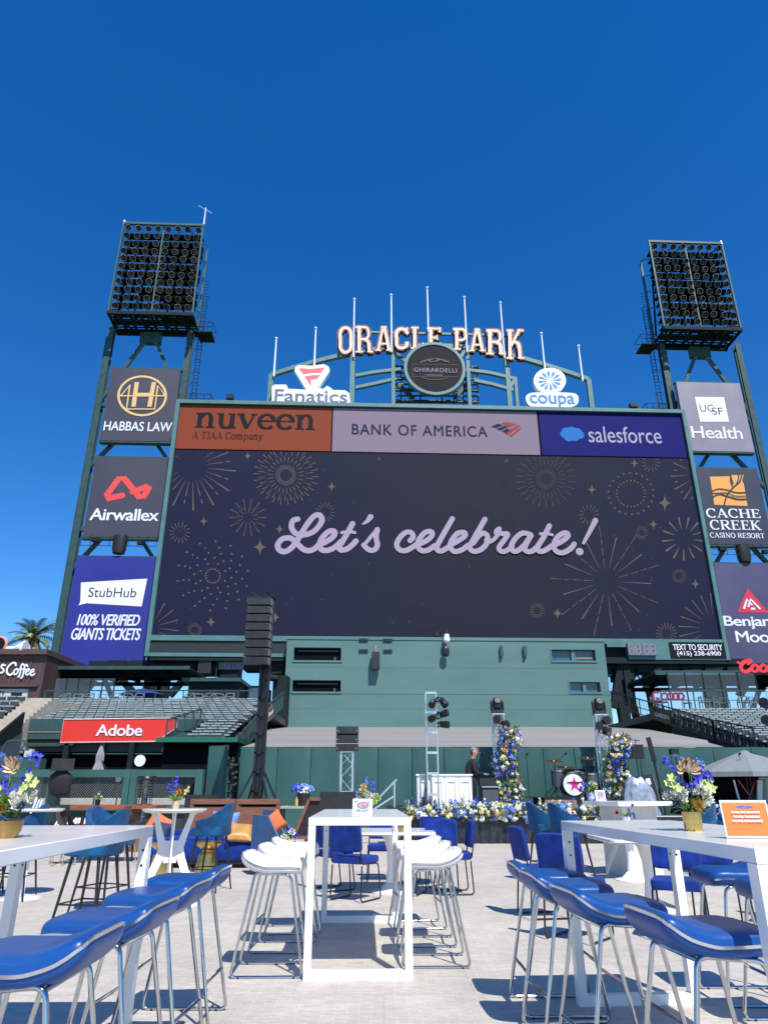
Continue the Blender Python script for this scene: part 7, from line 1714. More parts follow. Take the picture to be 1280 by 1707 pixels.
mb = MB(); a = f.w(70, 1340); mb.box(-13, -5.2, 24.5, 25.5, 0, plane(24.5).at(150, 1331)[1]); solo('concrete_bench', mb, mat('pale_concrete', (.50, .46, .42), .85, var=.12), 'pale concrete bench behind the chain link fence', 'bench', smooth=False)
mb = MB(); mb.box(-16.5, plane(23.5).at(62, 1310)[0], 23.5, 23.6, plane(23.5).at(30, 1334)[1], plane(23.5).at(30, 1304)[1]); solo('red_board', mb, mat('faded_red', (.30, .025, .025), .6), 'red board behind the fence at the left photo edge', 'board', smooth=False)
mb = MB(); mb.box(-18, plane(23).at(68, 1270)[0], 23, 23.4, 0, plane(23).at(40, 1264)[1]); solo('green_barrier', mb, mat('green_panel', (.03, .075, .07), .5, var=.1), 'dark green barrier wall behind the fence at the left photo edge', 'wall', smooth=False)
q = plane(23.2).w(20, 1262); mb = MB(); mb.tube(rounded([(q.x - .35, 23.2, q.z), (q.x - .25, 23.2, q.z + .48), (q.x + .33, 23.2, q.z + .5), (q.x + .36, 23.2, q.z + .32)], .12), .03, 8); mb.lathe([(.02, .12), (.1, .08), (.14, 0), (.13, -.02)], (q.x + .36, 23.2, q.z + .22), 14); solo('gooseneck_lamp', mb, M_GREEN, 'green gooseneck lamp over the barrier wall at the left photo edge', 'lamp')
mb = MB(); q = plane(24).w(45, 1262); mb.box(q.x - .1, q.x + .13, 24, 24.2, q.z, q.z + .25); solo('white_box', mb, mat('pale_wall', (.52, .53, .55), .7), 'small white box on the barrier wall beside the gooseneck lamp', 'box')
q = plane(23).w(164, 1284); t = thing('closed_parasol', 'closed grey parasol behind the padded fence rail', 'parasol', (q.x, 23, 0)); mb = MB(); zz = plane(23).at(164, 1241)[1]; rings = []
for j in range(9):
    v = j / 8; rr_ = (.16, .15, .12, .09, .10, .10, .075, .045, .01)[j]; rings.append([(q.x + rr_ * (1 + .25 * math.sin(4 * a)) * math.cos(a), 23 + rr_ * (1 + .25 * math.sin(4 * a)) * math.sin(a), q.z - .1 + (zz - q.z + .1) * v) for a in [2 * PI * k / 20 for k in range(20)]])
mb.loft(rings); part('canopy', mb, mat('grey_canvas', (.30, .29, .32), .85, var=.12), t); mb = MB(); mb.cyl((q.x, 23, 0), (q.x, 23, zz), .025); mb.bar((q.x + .06, 23, q.z + .3), (q.x + .28, 23, q.z), .03); part('pole', mb, M_GREEND, t)
for px, py, R_, Yd, lab in ((233.5, 1268, .17, 23.0, 'white round disc hanging above the padded fence rail'), (198, 1298.5, .09, 22.0, 'small grey round disc behind the chain link')):
    q = plane(Yd).w(px, py); t = thing('round_disc', lab, 'disc', q); mb = MB(); mb.M = Matrix.Translation(q); mb.lathe([(.001, 0), (R_, 0), (R_, -.04), (.001, -.04)], n=28, axis='Y'); part('plate', mb, M_SIGNW if R_ > .1 else mat('pale_metal_chair', (.16, .19, .19), .5), t); mb = MB(); mb.cyl((q.x, Yd + .06, 0), (q.x, Yd + .06, q.z), .02); part('post', mb, M_GREEND, t)
Yt = 20.3; f = plane(Yt); t = thing('speaker_stand', 'black speaker stand wrapped in black cloth in front of the fence', 'speaker stand', f.w(101, 1345)); x = f.at(101, 1300)[0]
rings = []
for z, w in ((f.at(101, 1328)[1], .10), (f.at(101, 1322)[1], .26), (f.at(101, 1300)[1], .33), (f.at(101, 1293)[1], .30), (f.at(101, 1285)[1], .15)): rings.append([(x + w * math.cos(a) * (1 + .06 * math.sin(3 * a)), Yt + .5 * w * math.sin(a), z) for a in [2 * PI * k / 18 for k in range(18)]])
mb = MB(); mb.loft(rings); part('cloth', mb, M_BLACKC, t); mb = MB(); mb.cyl((x, Yt, 0), (x, Yt, f.at(101, 1285)[1]), .035)
for k in range(3): a = 2.1 * k + .4; mb.bar((x, Yt, .5), (x + .5 * math.cos(a), Yt + .5 * math.sin(a), .02), .035)
part('pole', mb, M_BLACKM, t)
z = f.at(101, 1285)[1]; M = Matrix.Translation((x + .06, Yt, z + .16)) @ Matrix.Rotation(.5, 4, 'Z'); t = thing('loudspeaker', 'black loudspeaker lying on the cloth wrapped stand in front of the fence', 'speaker', (x + .06, Yt, z)); mb = MB(M); mb.box(-.32, .22, -.2, .2, -.155, .15); part('cabinet', mb, M_BLACKP, t); mb = MB(M); mb.cyl((.221, 0, 0), (.226, 0, 0), .1, n=16); part('cone', mb, M_DARK, t)
Yt = 21.4; f = plane(Yt); a, b = f.at(345, 1290)[0], f.at(374, 1290)[0]; zz = f.at(360, 1243.5)[1]; M = Matrix.Translation((a, Yt, 0)) @ Matrix.Rotation(-.35, 4, 'Z'); t = thing('padded_gate', 'tall dark green padded gate panel standing open beside the fence', 'gate', (a, Yt, 0)); mb = MB(M); w = (b - a) * 1.02; mb.box(0, w, 0, .14, .02, zz); part('panel', mb, M_PAD, t); mb = MB(M); mb.box(w + .002, w + .06, -.01, .15, .02, zz + .02); part('edge', mb, M_GREEN, t)
f = plane(22.6); t = thing('equipment_rack', 'dark metal rack of tangled gear between the open gate and the padded wall', 'rack', f.w(388, 1340)); mb = MB()
for px in (379, 386, 397): x = f.at(px, 1300)[0]; mb.box(x - .03, x + .03, 22.6, 22.66, 0, f.at(px, 1262)[1])
for py in (1276, 1290, 1305, 1320): z = f.at(388, py)[1]; mb.box(f.at(379, 1300)[0], f.at(397, 1300)[0], 22.58, 22.64, z, z + .05)
part('frame', mb, M_GREEN, t); r = random.Random(2); mb = MB()
for k in range(12): x, z = f.at(r.uniform(380, 396), r.uniform(1262, 1310)); mb.cushion((x, 22.5, z), .14, .14, .12, .8, n=8, m=6)
part('gear', mb, M_BLACKP, t)

# ================================================================== LOUNGE AND CAFE FURNITURE, MIDDLE DISTANCE
def armchair_high():
    t = thing('bar_armchair', 'teal velvet bar armchair', 'bar chair', (0, 0, 0), 0, 'teal velvet bar armchairs')
    # local +x is the front; shell wraps the back (-x) and drops to the arms
    outer = []; N = 22
    def shell(off, zoff):
        ro = []
        for i in range(N + 1):
            a = math.radians(-128 + 256 * i / N); k = abs(a) / math.radians(128); rx, ry = .245 - off, .265 - off
            x = -math.cos(a) * rx + .03 * (k > .9); y = math.sin(a) * ry; top = 1.09 - .20 * (3 * min(1, k * 1.25) ** 2 - 2 * min(1, k * 1.25) ** 3) - .03 * max(0, k - .8) * 5
            ro.append((x, y, top))
        return ro
    o, i_ = shell(0, 0), shell(.045, 0); vs = []; zb = .67
    for (x, y, z) in o: vs += [(x * .80, y * .84, zb), (x * .93, y * .95, .76), (x * 1.0 - .02 * (z > 1), y, z)]
    for (x, y, z) in i_: vs += [(x * .98 - .012 * (z > 1), y, z), (x * .95, y, .80), (x * .9, y * .95, .70)]
    fs = []; n1 = N + 1; base = 3 * n1
    for i in range(N):
        for j in (0, 1): fs.append((3 * i + j, 3 * i + 3 + j, 3 * i + 4 + j, 3 * i + 1 + j)); fs.append((base + 3 * i + j, base + 3 * i + 3 + j, base + 3 * i + 4 + j, base + 3 * i + 1 + j))
        fs.append((3 * i + 2, 3 * i + 5, base + 3 * i + 3, base + 3 * i))
    for e in (0, N): fs.append((3 * e, 3 * e + 1, base + 3 * e + 1, base + 3 * e + 2)); fs.append((3 * e + 1, 3 * e + 2, base + 3 * e, base + 3 * e + 1))
    mb = MB(); mb.add(vs, fs); part('shell', mb, M_TVELVET, t)
    mb = MB(); mb.cushion((.03, 0, .735), .46, .46, .13, .35); part('seat', mb, M_TVELVET, t)
    for sx in (-1, 1):
        for sy in (-1, 1): mb = MB(); mb.tube([(sx * .14 + .02, sy * .15, .68), (sx * .235 + .02, sy * .225, .0)], [.017, .011], 8); part('leg', mb, M_BLACKM, t)
    mb = MB(); z = .27; k = .61
    c = [(sx * (.14 + .095 * k) + .02, sy * (.15 + .075 * k), z) for sx, sy in ((-1, -1), (1, -1), (1, 1), (-1, 1))]
    for a, b in zip(c, c[1:] + c[:1]): mb.cyl(a, b, .008, n=6)
    part('footrest', mb, M_BLACKM, t); return t
AC = [(-2.80, 7.55, PI - .2, 'teal velvet bar armchair nearest the left bar table, its back to the round high table'), (-3.15, 8.75, -.35, 'teal velvet bar armchair just behind the nearest one, its back to the brown table'), (-2.36, 10.6, PI - .25, 'teal velvet bar armchair right of the round high table, in front of the brown boards'),
      (-4.62, 9.8, PI + .1, 'teal velvet bar armchair behind the flower bowl at the left table'), (-5.35, 10.3, 5.8, 'teal velvet bar armchair at the left photo edge beside the small white table'),
      (2.62, 10.9, .3, 'teal velvet bar armchair left of the fluted white table, front one of the pair'), (2.42, 11.5, .25, 'teal velvet bar armchair left of the fluted white table, rear one of the pair'),
      (5.25, 12.6, 2.85, 'teal velvet bar armchair right of the fluted white table, left one of the pair'), (5.85, 12.9, 2.75, 'teal velvet bar armchair right of the fluted white table, right one of the pair')]
for i, (x, y, rz, lab) in enumerate(AC):
    if i == 0: a0 = armchair_high(); a0.location = (x, y, 0); a0.rotation_euler = (0, 0, rz); a0['label'] = lab
    else: dup(a0, (x, y, 0), rz, lab)

def dining_chair():
    t = thing('dining_chair', 'royal blue velvet chair', 'chair', (0, 0, 0), 0, 'royal blue velvet chairs')
    mb = MB(); mb.cushion((.01, 0, .455), .46, .45, .085, .22, n=28); part('seat', mb, M_BVELVET, t)
    mb = MB(); mb.cushion((-.235, 0, .72), .065, .45, .34, .22, rot=Matrix.Rotation(-.16, 3, 'Y'), n=28); part('backrest', mb, M_BVELVET, t)
    for s_ in (-1, 1):
        mb = MB(); y = s_ * .215
        mb.tube(rounded([(-.275, y, .86), (-.205, y, .42), (.20, y, .405), (.255, y * 1.03, .012), (-.22, y * 1.03, .012), (-.19, y, .40)], .05, 5), .0095, 8); part('leg_frame', mb, M_BLACKM, t)
    mb = MB(); mb.cyl((-.24, -.215, .64), (-.24, .215, .64), .008, n=6); mb.cyl((.1, -.215, .405), (.1, .215, .405), .008, n=6); part('crossbar', mb, M_BLACKM, t); return t
DC = [(-.36, 9.75, 1.05, 'royal blue velvet chair seen from behind through the middle bar table frame'), (-.72, 10.7, .5, 'royal blue velvet chair half hidden behind the white stools left of the middle table'), (-.02, 11.75, -1.6, 'royal blue velvet chair on the far side of the white pedestal table'),
      (.58, 11.2, -2.2, 'royal blue velvet chair behind the right white stools, the rear one'), (.70, 10.2, -1.9, 'royal blue velvet chair behind the right white stools, the front one'), (.93, 10.35, 3.2, 'royal blue velvet chair turned side on, right of the white stools'),
      (1.72, 8.55, .15, 'royal blue velvet chair turned side on, behind the farthest blue stool'), (1.78, 7.35, .85, 'royal blue velvet chair with its back to us, left of the low white table'), (2.75, 7.35, -2.0, 'royal blue velvet chair under the long edge of the right bar table, front one'), (3.3, 7.75, -1.75, 'royal blue velvet chair under the long edge of the right bar table, rear one'), (4.2, 8.0, -2.2, 'royal blue velvet chair behind the near leg of the right bar table')]
for i, (x, y, rz, lab) in enumerate(DC):
    if i == 0: d0 = dining_chair(); d0.location = (x, y, 0); d0.rotation_euler = (0, 0, rz); d0['label'] = lab
    else: dup(d0, (x, y, 0), rz, lab)
def pedestal(label, x, y, w, d, H=.75, rz=0):
    M = Matrix.Translation((x, y, 0)) @ Matrix.Rotation(rz, 4, 'Z'); t = thing('pedestal_table', label, 'low table', (x, y, 0), rz, 'low white pedestal tables')
    mb = MB(M); P = rounded([(-w / 2, -d / 2, 0), (w / 2, -d / 2, 0), (w / 2, d / 2, 0), (-w / 2, d / 2, 0)], .1, 5, True); mb.loft([[(p.x * k, p.y * k, z) for p in P] for k, z in ((.96, H - .04), (1, H - .025), (1, H - .004), (.995, H))]); part('tabletop', mb, M_WTOP, t)
    mb = MB(M); mb.lathe([(.27, 0), (.27, .012), (.16, .035), (.075, .12), (.055, .3), (.06, .5), (.10, .65), (.17, H - .042)], n=32); part('pedestal', mb, M_WHITE, t)
    return M
pedestal('low white pedestal table behind the middle bar table, among blue chairs', .10, 10.45, 1.15, 1.2); pedestal('low white pedestal table behind the right bar table, among blue chairs', 3.05, 9.0, 1.1, 1.1)
def votive(x, y, z, label):
    t = thing('candle_holder', label, 'candle holder', (x, y, z), 0, 'gold candle holders'); mb = MB(); mb.lathe([(.001, 0), (.03, 0), (.034, .07), (.031, .07), (.028, .01), (.001, .01)], (x, y, z), 16); part('cup', mb, M_GOLD, t); mb = MB(); mb.cyl((x, y, z + .011), (x, y, z + .045), .025, n=14); part('candle', mb, M_PWHITE, t)
votive(.22, 10.0, .752, 'gold candle holder on the low table behind the middle bar table'); votive(2.98, 8.7, .752, 'gold candle holder on the low table behind the right bar table')
# fluted bar table
x, y, rz = 4.02, 12.5, .45; M = Matrix.Translation((x, y, 0)) @ Matrix.Rotation(rz, 4, 'Z'); t = thing('fluted_table', 'white bar table with a fluted block base, in front of the drum kit', 'bar table', (x, y, 0), rz); mb = MB(M); mb.box(-.58, .58, -.42, .42, 1.02, 1.085); part('tabletop', mb, M_WTOP, t)
mb = MB(M); n = 26; P = []
for sx0_, sy0_, sx1_, sy1_ in ((-.36, -.26, .36, -.26), (.36, -.26, .36, .26), (.36, .26, -.36, .26), (-.36, .26, -.36, -.26)):
    for k in range(n):
        u = k / n; dx, dy = sx1_ - sx0_, sy1_ - sy0_; l = math.hypot(dx, dy); o_ = .012 * (k % 2); P.append((sx0_ + dx * u + dy / l * o_, sy0_ + dy * u - dx / l * o_))
mb.loft([[(a, b, z) for a, b in P] for z in (0, 1.018)]); part('base', mb, mat('cream_fluted_panel', (.60, .58, .53), .5, var=.04), t, False)
q = plane(12.2).w(1003, 1334); card('picture_sign', 'small white card with a colourful stadium picture on the fluted white table', (q.x, 12.25, 1.087), .17, .17, .1, ballcard)
mb = MB(); q = plane(11.9).w(1025, 1362); r = random.Random(3)
small_flowers('flower_vase', 'small bunch of lilac and red flowers in front of the fluted table', (q.x + .12, 11.75, .75), 4, 1.4, {mat('red_petals', (.5, .01, .01), .6): [(-.1, 0, .12, .025, 'b')], M_PBLUE: [(.04, 0, .13, .03, 's'), (.09, 0, .10, .025, 's')], M_PSKY: [(.0, 0, .09, .02, 'b'), (.09, 0, .2, .02, 'b')]}, grp='small table flowers')
pedestal('low white pedestal table holding the lilac flowers before the fluted table', q.x + .12, 11.75, .55, .55, .748)
# cafe table with splayed plank legs
x, y = px_x(292, 9.2, 1.05), 9.2; t = thing('cafe_table', 'round white high table on a crossed plank base, left of the middle', 'high table', (x, y, 0)); H = 1.05; mb = MB(); mb.lathe([(.001, H - .04), (.34, H - .04), (.385, H - .012), (.385, H), (.001, H)], (x, y, 0), 40); part('tabletop', mb, M_WTOP, t)
for rz in (.35, .35 + PI / 2):
    M = Matrix.Translation((x, y, 0)) @ Matrix.Rotation(rz, 4, 'Z'); mb = MB(M); th = .0095 if rz < 1 else .009
    for s_ in (-1, 1): mb.prism([(s_ * a, z) for a, z in ((.24, H - .075), (.28, H - .045), (.19, H - .045), (.07, .68), (.07, .52), (.30, 0), (.385, 0), (.17, .52), (.145, .62), (.17, .72))][::s_], -th - .004 * s_, th - .004 * s_)
    mb.box(-.075, .075, -th * .8, th * .8, .46, .70); part('plank_leg', mb, M_WHITE, t)
small_flowers('flower_vase', 'small vase of blue delphinium and yellow flowers on the round white high table', (x + .005, y, H), 12, 1.15, {M_PBLUE: [(-.06, 0, .24, .035, 's'), (-.02, 0, .27, .035, 's'), (-.09, 0, .21, .03, 's'), (-.035, 0, .19, .03, 's')], M_PORANGE: [(.03, -.01, .155, .035, 'b')], M_PCREAM: [(.09, 0, .17, .02, 's'), (.12, 0, .19, .02, 's'), (.0, -.02, .12, .02, 'b')]}, vase=M_PTAN, vh=.075)
# sofa, pillows, drums
x0s, x1s = px_x(248, 13.6, .4), px_x(446, 13.6, .4); Ys = 13.4; t = thing('sofa', 'long royal blue velvet sofa on black feet in front of the brown panels', 'sofa', ((x0s + x1s) / 2, Ys + .45, 0)); W_ = x1s - x0s
mb = MB(); mb.cushion(((x0s + x1s) / 2, Ys + .45, .28), W_, .92, .32, .10, n=28); part('base', mb, M_BVELVET, t)
for k in range(3): mb = MB(); w = W_ / 3; mb.cushion((x0s + w * (k + .5), Ys + .36, .43), w * .98, .74, .11, .25, n=24); part('seat_cushion', mb, M_BVELVET, t)
mb = MB(); mb.cushion(((x0s + x1s) / 2, Ys + .84, .42), W_ * .99, .2, .30, .2, n=24); part('backrest', mb, M_BVELVET, t)
for a in (x0s + .08, x1s - .08):
    for b in (Ys + .08, Ys + .8): mb = MB(); mb.box(a - .05, a + .05, b - .05, b + .05, 0, .15); part('leg', mb, M_BLACKM, t)
mb = MB(); mb.box(x0s + .1, x1s - .1, Ys + .1, Ys + .8, .08, .14); part('frame', mb, M_BLACKM, t)
def pillow(px, py, Y, s_, m, rot, label):
    q = plane(Y).w(px, py); mb = MB(); R_ = Matrix.Rotation(rot[2], 3, 'Z') @ Matrix.Rotation(rot[0], 3, 'X') @ Matrix.Rotation(rot[1], 3, 'Y')
    mb.pillow(q, s_, .18, R_); solo('pillow', mb, m, label, 'pillow', 'pillows on the blue seats')
pillow(263, 1379, 13.75, .46, M_ORANGE, (-.25, .5, .1), 'orange square pillow standing on the sofa behind the white high table'); pillow(266, 1389, 13.55, .40, M_NAVYF, (-.3, .2, -.2), 'dark navy pillow in front of the orange pillow on the sofa')
pillow(374, 1377, 13.9, .50, M_LBLUE, (-.2, .05, 0), 'pale blue pillow leaning on the sofa back right of the armchair'); pillow(401, 1388, 13.5, .45, M_BRONZE, (-1.05, .1, .2), 'shiny gold pillow lying on the right end of the sofa'); pillow(383, 1387, 13.62, .38, M_BRONZE, (-.5, .5, -.2), 'second gold pillow tucked behind the shiny one'); pillow(372, 1388, 13.62, .32, M_NAVYF, (-.4, .2, 0), 'small patterned navy pillow beside the gold pillows')
for i, (px, Y) in enumerate(((272, 12.6), (347, 12.75))):
    x = px_x(px, Y, .3); t = thing('drum_table', 'gold hourglass side table in front of the sofa, %s' % ('under the white high table' if i == 0 else 'under the teal armchair'), 'side table', (x, Y, 0), 0, 'gold side tables'); mb = MB(); mb.lathe([(.001, 0), (.19, 0), (.195, .02), (.165, .18), (.15, .28), (.10, .315), (.10, .34), (.001, .34)], (x, Y, 0), 28); part('base', mb, M_GOLD, t); mb = MB(); mb.lathe([(.10, .342), (.16, .38), (.225, .44), (.225, .465), (.001, .465)], (x, Y, 0), 28); part('top', mb, M_GOLD, t)
# brown panels
Yp = 15.6; f = plane(Yp); 
for i, (p0, p1, lab) in enumerate(((316, 391, 'brown wooden panel leaning behind the sofa, left one of the pair'), (392.5, 466, 'brown wooden panel leaning behind the sofa, right one of the pair'))):
    a, b = f.at(p0, 1350)[0], f.at(p1, 1350)[0]; zz = f.at(p0, 1333.5)[1]; t = thing('leaning_board', lab, 'board', ((a + b) / 2, Yp, 0), 0, 'brown boards behind the sofa'); M = Matrix.Translation(((a + b) / 2, Yp, 0)) @ Matrix.Rotation(-.06, 4, 'X'); w = (b - a) / 2; mb = MB(M)
    mb.box(-w, w, 0, .05, .02, zz); part('board', mb, M_BROWN, t); mb = MB(M); mb.box(-w, w, -.04, -.002, zz - .08, zz + .02); mb.box(-w, -w + .06, -.03, -.002, .02, zz - .082); mb.box(w - .06, w, -.03, -.002, .02, zz - .082); mb.box(-w + .061, w - .061, -.03, -.002, .02, .12); mb.box(-w + .061, w - .061, -.03, -.002, .4, .44); part('frame', mb, M_BROWN, t); mb = MB(M); mb.box(-w + .1, w - .1, -.008, -.001, zz - .13, zz - .09); part('slot', mb, M_DARK, t)
Yp = 15.0; f = plane(Yp); t = thing('leaning_board', 'brown edged dark panel leaning against the black subwoofer', 'board', f.w(510, 1395), 0, 'brown boards behind the sofa'); P = [f.at(*p) for p in ((490, 1396), (516, 1332), (534, 1332), (534, 1396))]; mb = MB(f); mb.prism(P, .0, .5); part('board', mb, mat('dark_brown_lining', (.016, .012, .012), .6), t); mb = MB(f)
for p, q in ((P[0], P[1]), (P[1], P[2]), (P[3], P[0])): mb.bar((p[0], -.03, p[1]), (q[0], -.03, q[1]), .06, .05, (0, -1, 0))
part('frame', mb, M_BROWN, t)
# blue box armchairs right of the sofa
def boxchair(label, px0, py0, px1, Y, m, back=.95):
    f = plane(Y); a, b = f.at(px0, 1380)[0], f.at(px1, 1380)[0]; z = f.at(px0, py0)[1]; t = thing('lounge_chair', label, 'lounge chair', ((a + b) / 2, Y + .3, 0), 0, 'blue lounge chairs darkened as in shadow'); mb = MB(); mb.M = Matrix.Rotation(0, 4, 'X')
    mb.prism([(a, .12), (a, z), (b - (b - a) * .2, z - .02), (b + .12, .55), (b + .12, .12)], Y, Y + .12); part('side', mb, m, t); mb = MB(); mb.cushion(((a + b) / 2, Y + .4, .4), b - a, .6, .2, .25); part('seat', mb, m, t); mb = MB()
    for xx in (a + .05, b): 
        for yy in (Y + .05, Y + .6): mb.cyl((xx, yy, 0), (xx, yy, .12 if yy < Y + .2 else .31), .02, n=8)
    part('legs', mb, M_BLACKM, t)
M_DBL = mat('shaded_teal_velvet', (.006, .045, .13), .75, var=.25, sheen=.3)  # teal velvet darkened, the chairs' shadow side put into the colour
boxchair('blue lounge chair behind the white stools, blank side toward us painted as in shadow', 420, 1358, 452, 12.4, M_DBL); boxchair('blue lounge chair farther back with an orange pillow, painted as in shadow', 437, 1349, 462, 13.6, M_DBL); pillow(459, 1370, 13.3, .33, M_ORANGE, (-.2, -.6, .4), 'orange pillow leaning on the far blue lounge chair')
small_flowers('flower_bunch', 'white and yellow flower bunch on the floor beside the blue lounge chair', (px_x(480, 13.2, .4), 13.2, 0.0), 15, 2.2, {M_PWHITE: [(-.03, 0, .22, .03, 'b'), (.03, 0, .26, .03, 'b'), (.05, 0, .20, .03, 'b')], M_PCREAM: [(-.06, -.02, .18, .03, 'b'), (.0, -.02, .2, .03, 'b')], M_PBLUE: [(.0, 0, .28, .02, 's'), (.06, 0, .24, .02, 's')]}, vh=.12, grp=None)
# table with the hydrangea bucket
Yb = 17.4; f = plane(Yb); a, b = f.at(466, 1348)[0], f.at(514, 1348)[0]; zz = f.at(490, 1344)[1]; t = thing('folding_table', 'green cloth topped folding table behind the brown panels', 'table', ((a + b) / 2, Yb + .3, 0)); mb = MB(); mb.box(a, b, Yb, Yb + .6, zz - .05, zz); part('tabletop', mb, mat('sage_cloth', (.28, .36, .22), .8), t); mb = MB()
for xx in (a + .05, b - .05): mb.cyl((xx, Yb + .1, 0), (xx, Yb + .1, zz - .05), .02); mb.cyl((xx, Yb + .5, 0), (xx, Yb + .5, zz - .05), .02)
part('legs', mb, M_BLACKM, t)
bx_ = f.at(503, 1340)[0]; t = thing('flower_bucket', 'black bucket of blue and white hydrangeas on the folding table', 'flower bucket', (bx_, Yb + .25, zz)); mb = MB(); mb.lathe([(.001, .001), (.13, .001), (.16, .28), (.15, .28), (.12, .02)], (bx_, Yb + .25, zz), 20); part('bucket', mb, M_BLACKP, t); r = random.Random(6)
for m_, xs_ in ((M_PWHITE, ((0, -.05), (.07, -.02))), (M_PSKY, ((-.13, 0), (.17, 0), (.12, .06), (.02, .1))), (M_PBLUE, ((-.2, .02), (-.15, .08)))):
    mb = MB()
    for dx, dz in xs_:
        for q in range(14): blob(mb, Vector((bx_ + dx, Yb + .2, zz + .36 + dz * .6)) + rdir(r, -1) * .07, .035, r, 6, 4)
    part('hydrangea', mb, m_, t)
mb = MB(); q = f.at(493, 1344)[0]; mb.lathe([(.001, .001), (.035, .001), (.035, .13), (.015, .16), (.015, .2), (.001, .2)], (q, Yb + .15, zz), 14); solo('bottle', mb, mat('honey_glass', (.55, .36, .10), .2), 'small honey coloured bottle beside the flower bucket', 'bottle')
# patio heater
Yh = 17.0; f = plane(Yh); x = f.at(243, 1320)[0]; z1 = f.at(243, 1293)[1]; t = thing('patio_heater', 'round patio heater with a black cap and wire guard in front of the fence', 'heater', (x, Yh, 0)); mb = MB(); mb.lathe([(.001, z1), (.2, z1 - .01), (.22, z1 - .06), (.2, z1 - .09), (.001, z1 - .09)], (x, Yh, 0), 24); part('cap', mb, M_BLACKM, t); mb = MB()
for k in range(12): a = 2 * PI * k / 12; mb.cyl((x + .16 * math.cos(a), Yh + .16 * math.sin(a), .55), (x + .16 * math.cos(a), Yh + .16 * math.sin(a), z1 - .09), .006, n=5)
for z in (.7, .95, 1.2): mb.tube([(x + .165 * math.cos(2 * PI * k / 20), Yh + .165 * math.sin(2 * PI * k / 20), z) for k in range(20)], .006, 5, True)
part('guard', mb, M_BLACKM, t); mb = MB(); mb.cyl((x, Yh, .56), (x, Yh, z1 - .1), .07, n=14); part('tube', mb, mat('smoked_window_glass', (.05, .075, .10), .04), t); mb = MB(); mb.lathe([(.001, 0), (.22, 0), (.19, .5), (.001, .55)], (x, Yh, 0), 20); part('base', mb, mat('dull_copper', (.25, .14, .10), .45, .6), t)
# brown table with shell chairs
Yb = 14.2; f = plane(Yb); a, b = f.at(118, 1345)[0], f.at(172, 1345)[0]; zz = f.at(150, 1340)[1] - .03; t = thing('wooden_table', 'orange brown wooden table in front of the fence', 'table', ((a + b) / 2, Yb + .35, 0)); mb = MB(); mb.box(a, b + 1.0, Yb, Yb + .7, zz - .06, zz); part('tabletop', mb, M_ORANGEW, t); mb = MB()
for xx in (a + .4, b + .4): mb.bar((xx - .06, Yb + .15, 0), (xx + .03, Yb + .15, zz - .06), .03); mb.bar((xx + .1, Yb + .5, 0), (xx + .03, Yb + .5, zz - .06), .03)
part('legs', mb, M_BLACKM, t)
for i, (px, Y) in enumerate(((113, 14.0), (130, 14.1), (208, 14.4))):
    x = px_x(px, Y, .6); M = Matrix.Translation((x, Y, 0)) @ Matrix.Rotation(.5 if i < 2 else 2.4, 4, 'Z'); t = thing('shell_chair', 'brown moulded shell chair at the wooden table, %s' % ('leftmost', 'second from the left', 'at the right end')[i], 'chair', (x, Y, 0), 0, 'brown shell chairs'); vs = []; n = 10
    for (sx, z, w) in ((.22, .62, .18), (.1, .60, .21), (-.08, .61, .22), (-.18, .68, .22), (-.23, .84, .21), (-.26, .98, .16)):
        for k in range(n + 1): u = -1 + 2 * k / n; vs.append((sx + .05 * u * u * (z > .65), u * w, z + .06 * u * u * (z < .7)))
    mb = MB(M); mb.add(vs, [(i2 * (n + 1) + k, i2 * (n + 1) + k + 1, (i2 + 1) * (n + 1) + k + 1, (i2 + 1) * (n + 1) + k) for i2 in range(5) for k in range(n)]); part('shell', mb, mat('brown_shell', (.10, .055, .04), .5), t); mb = MB(M)
    for sx, sy in ((-1, -1), (1, -1), (1, 1), (-1, 1)): mb.cyl((sx * .12, sy * .12, .6), (sx * .2, sy * .2, 0), .014, .01, 6)
    part('legs', mb, mat('beech_legs', (.40, .28, .14), .5), t)
small_flowers('flower_vase', 'tiny vase of white and green flowers on the wooden table', (px_x(164, 14.4, 1.1), 14.4, zz), 3, 1.2, {M_PWHITE: [(0, 0, .16, .02, 'b'), (.05, 0, .12, .02, 'b')], M_PGREEN: [(-.04, 0, .11, .02, 'b')], M_PSKY: [(.02, 0, .2, .015, 'b')]}, vase=M_BLACKM)
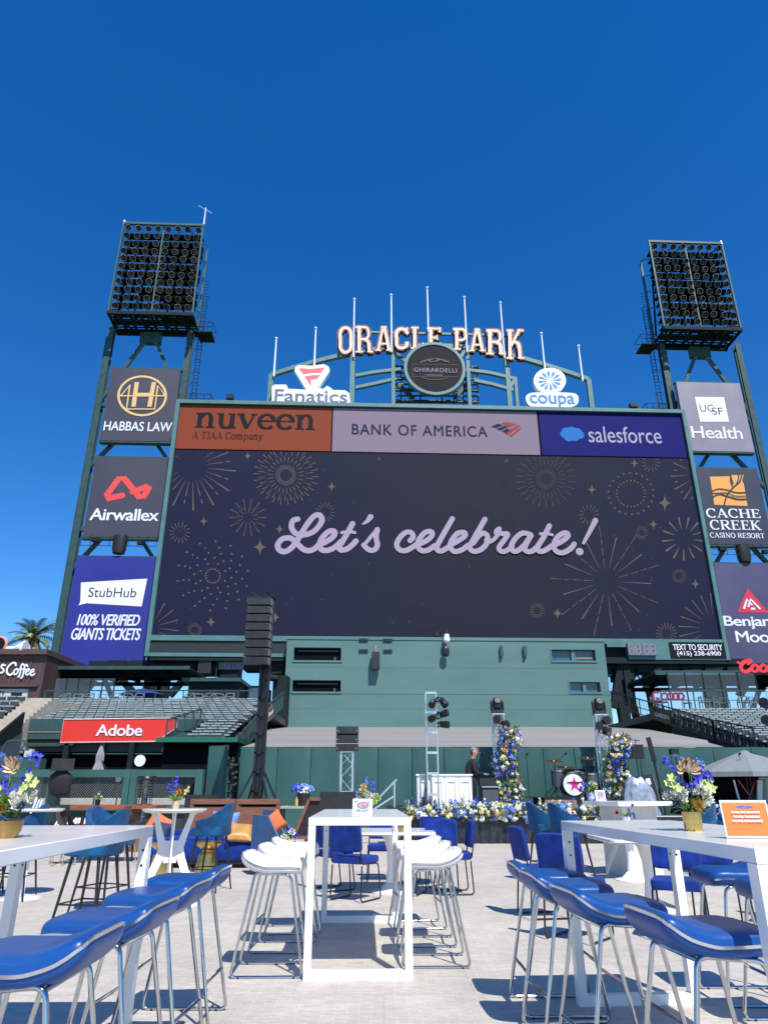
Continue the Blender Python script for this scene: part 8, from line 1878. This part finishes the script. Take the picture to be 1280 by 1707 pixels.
# marquee letters on a dark board
Yb = 18.6; f = plane(Yb); t = thing('letter_board', 'dark board carrying leaning white block letters behind the left bar table', 'sign', f.w(130, 1400)); a, b, c, d = f.rect(86, 1362, 180, 1410); mb = MB(); mb.box(a, b, Yb, Yb + .06, .02, d); part('board', mb, M_BLACKM, t); mb = MB(f); text(mb, 'A', f.rect(88, 1366, 101, 1384, -.03), -.03, .1, .15); text(mb, 'MUCK', f.rect(111, 1362.5, 175, 1384, -.03), -.03, .1, .12); part('letters', mb, M_SIGNW, t, False)
# small white table, left
x = px_x(60, 9.9, 1.05); t = thing('cafe_table', 'small white high table behind the flower bowl, beside teal armchairs', 'high table', (x, 9.9, 0)); mb = MB(); mb.lathe([(.001, 1.0), (.33, 1.0), (.36, 1.02), (.36, 1.035), (.001, 1.035)], (x, 9.9, 0), 36); part('tabletop', mb, M_WTOP, t); mb = MB(); mb.lathe([(.25, 0), (.25, .015), (.04, .05), (.035, 1.0)], (x, 9.9, 0), 24); part('pedestal', mb, M_WHITE, t)
for i in range(3): mb = MB(); p = plane(17).w(52 + i * 5, 1356); q = plane(17).w(62 + i * 5, 1333); mb.bar(p, q, .035); solo('white_stick', mb, M_SIGNW, 'thin white slanted slat in front of the fence behind the left flowers', 'slat', 'white slanted slats')
# black crate behind the brown panels, seated shadowy figure left out; red carpet patch in front of the stage
mb = MB(); q = plane(16.6).w(335, 1333); mb.box(q.x - .35, q.x + .35, 16.6, 17.1, 0, plane(16.6).at(335, 1325)[1]); solo('black_crate', mb, M_BLACKP, 'black crate behind the left brown panel beside the fence end', 'crate', smooth=False)

# lamps at the right photo edge
Y = 19.6; f = plane(Y); xt = f.at(1293, 1190)[0]; t = thing('ladder_truss', 'silver ladder truss just outside the right photo edge carrying two black lamps', 'truss', (xt, Y, 0)); mb = MB(); truss(mb, xt, Y, .001, f.at(1293, 1150)[1], .29, ladder=True, step=.54); part('truss', mb, M_ALU, t)
for i, (px, py) in enumerate(((1272, 1174), (1276, 1203))):
    x, z = f.at(px, py); mb = MB(); can(mb, (x, Y - .1, z), (-.7, -.6, .25), .13, .28); mb.bar((x, Y - .05, z), (xt - .14, Y, z), .035); solo('stage_lamp', mb, M_BLACKM, 'black stage lamp at the right photo edge, %s one' % ('upper', 'lower')[i], 'stage lamp', 'lamps at the right edge')
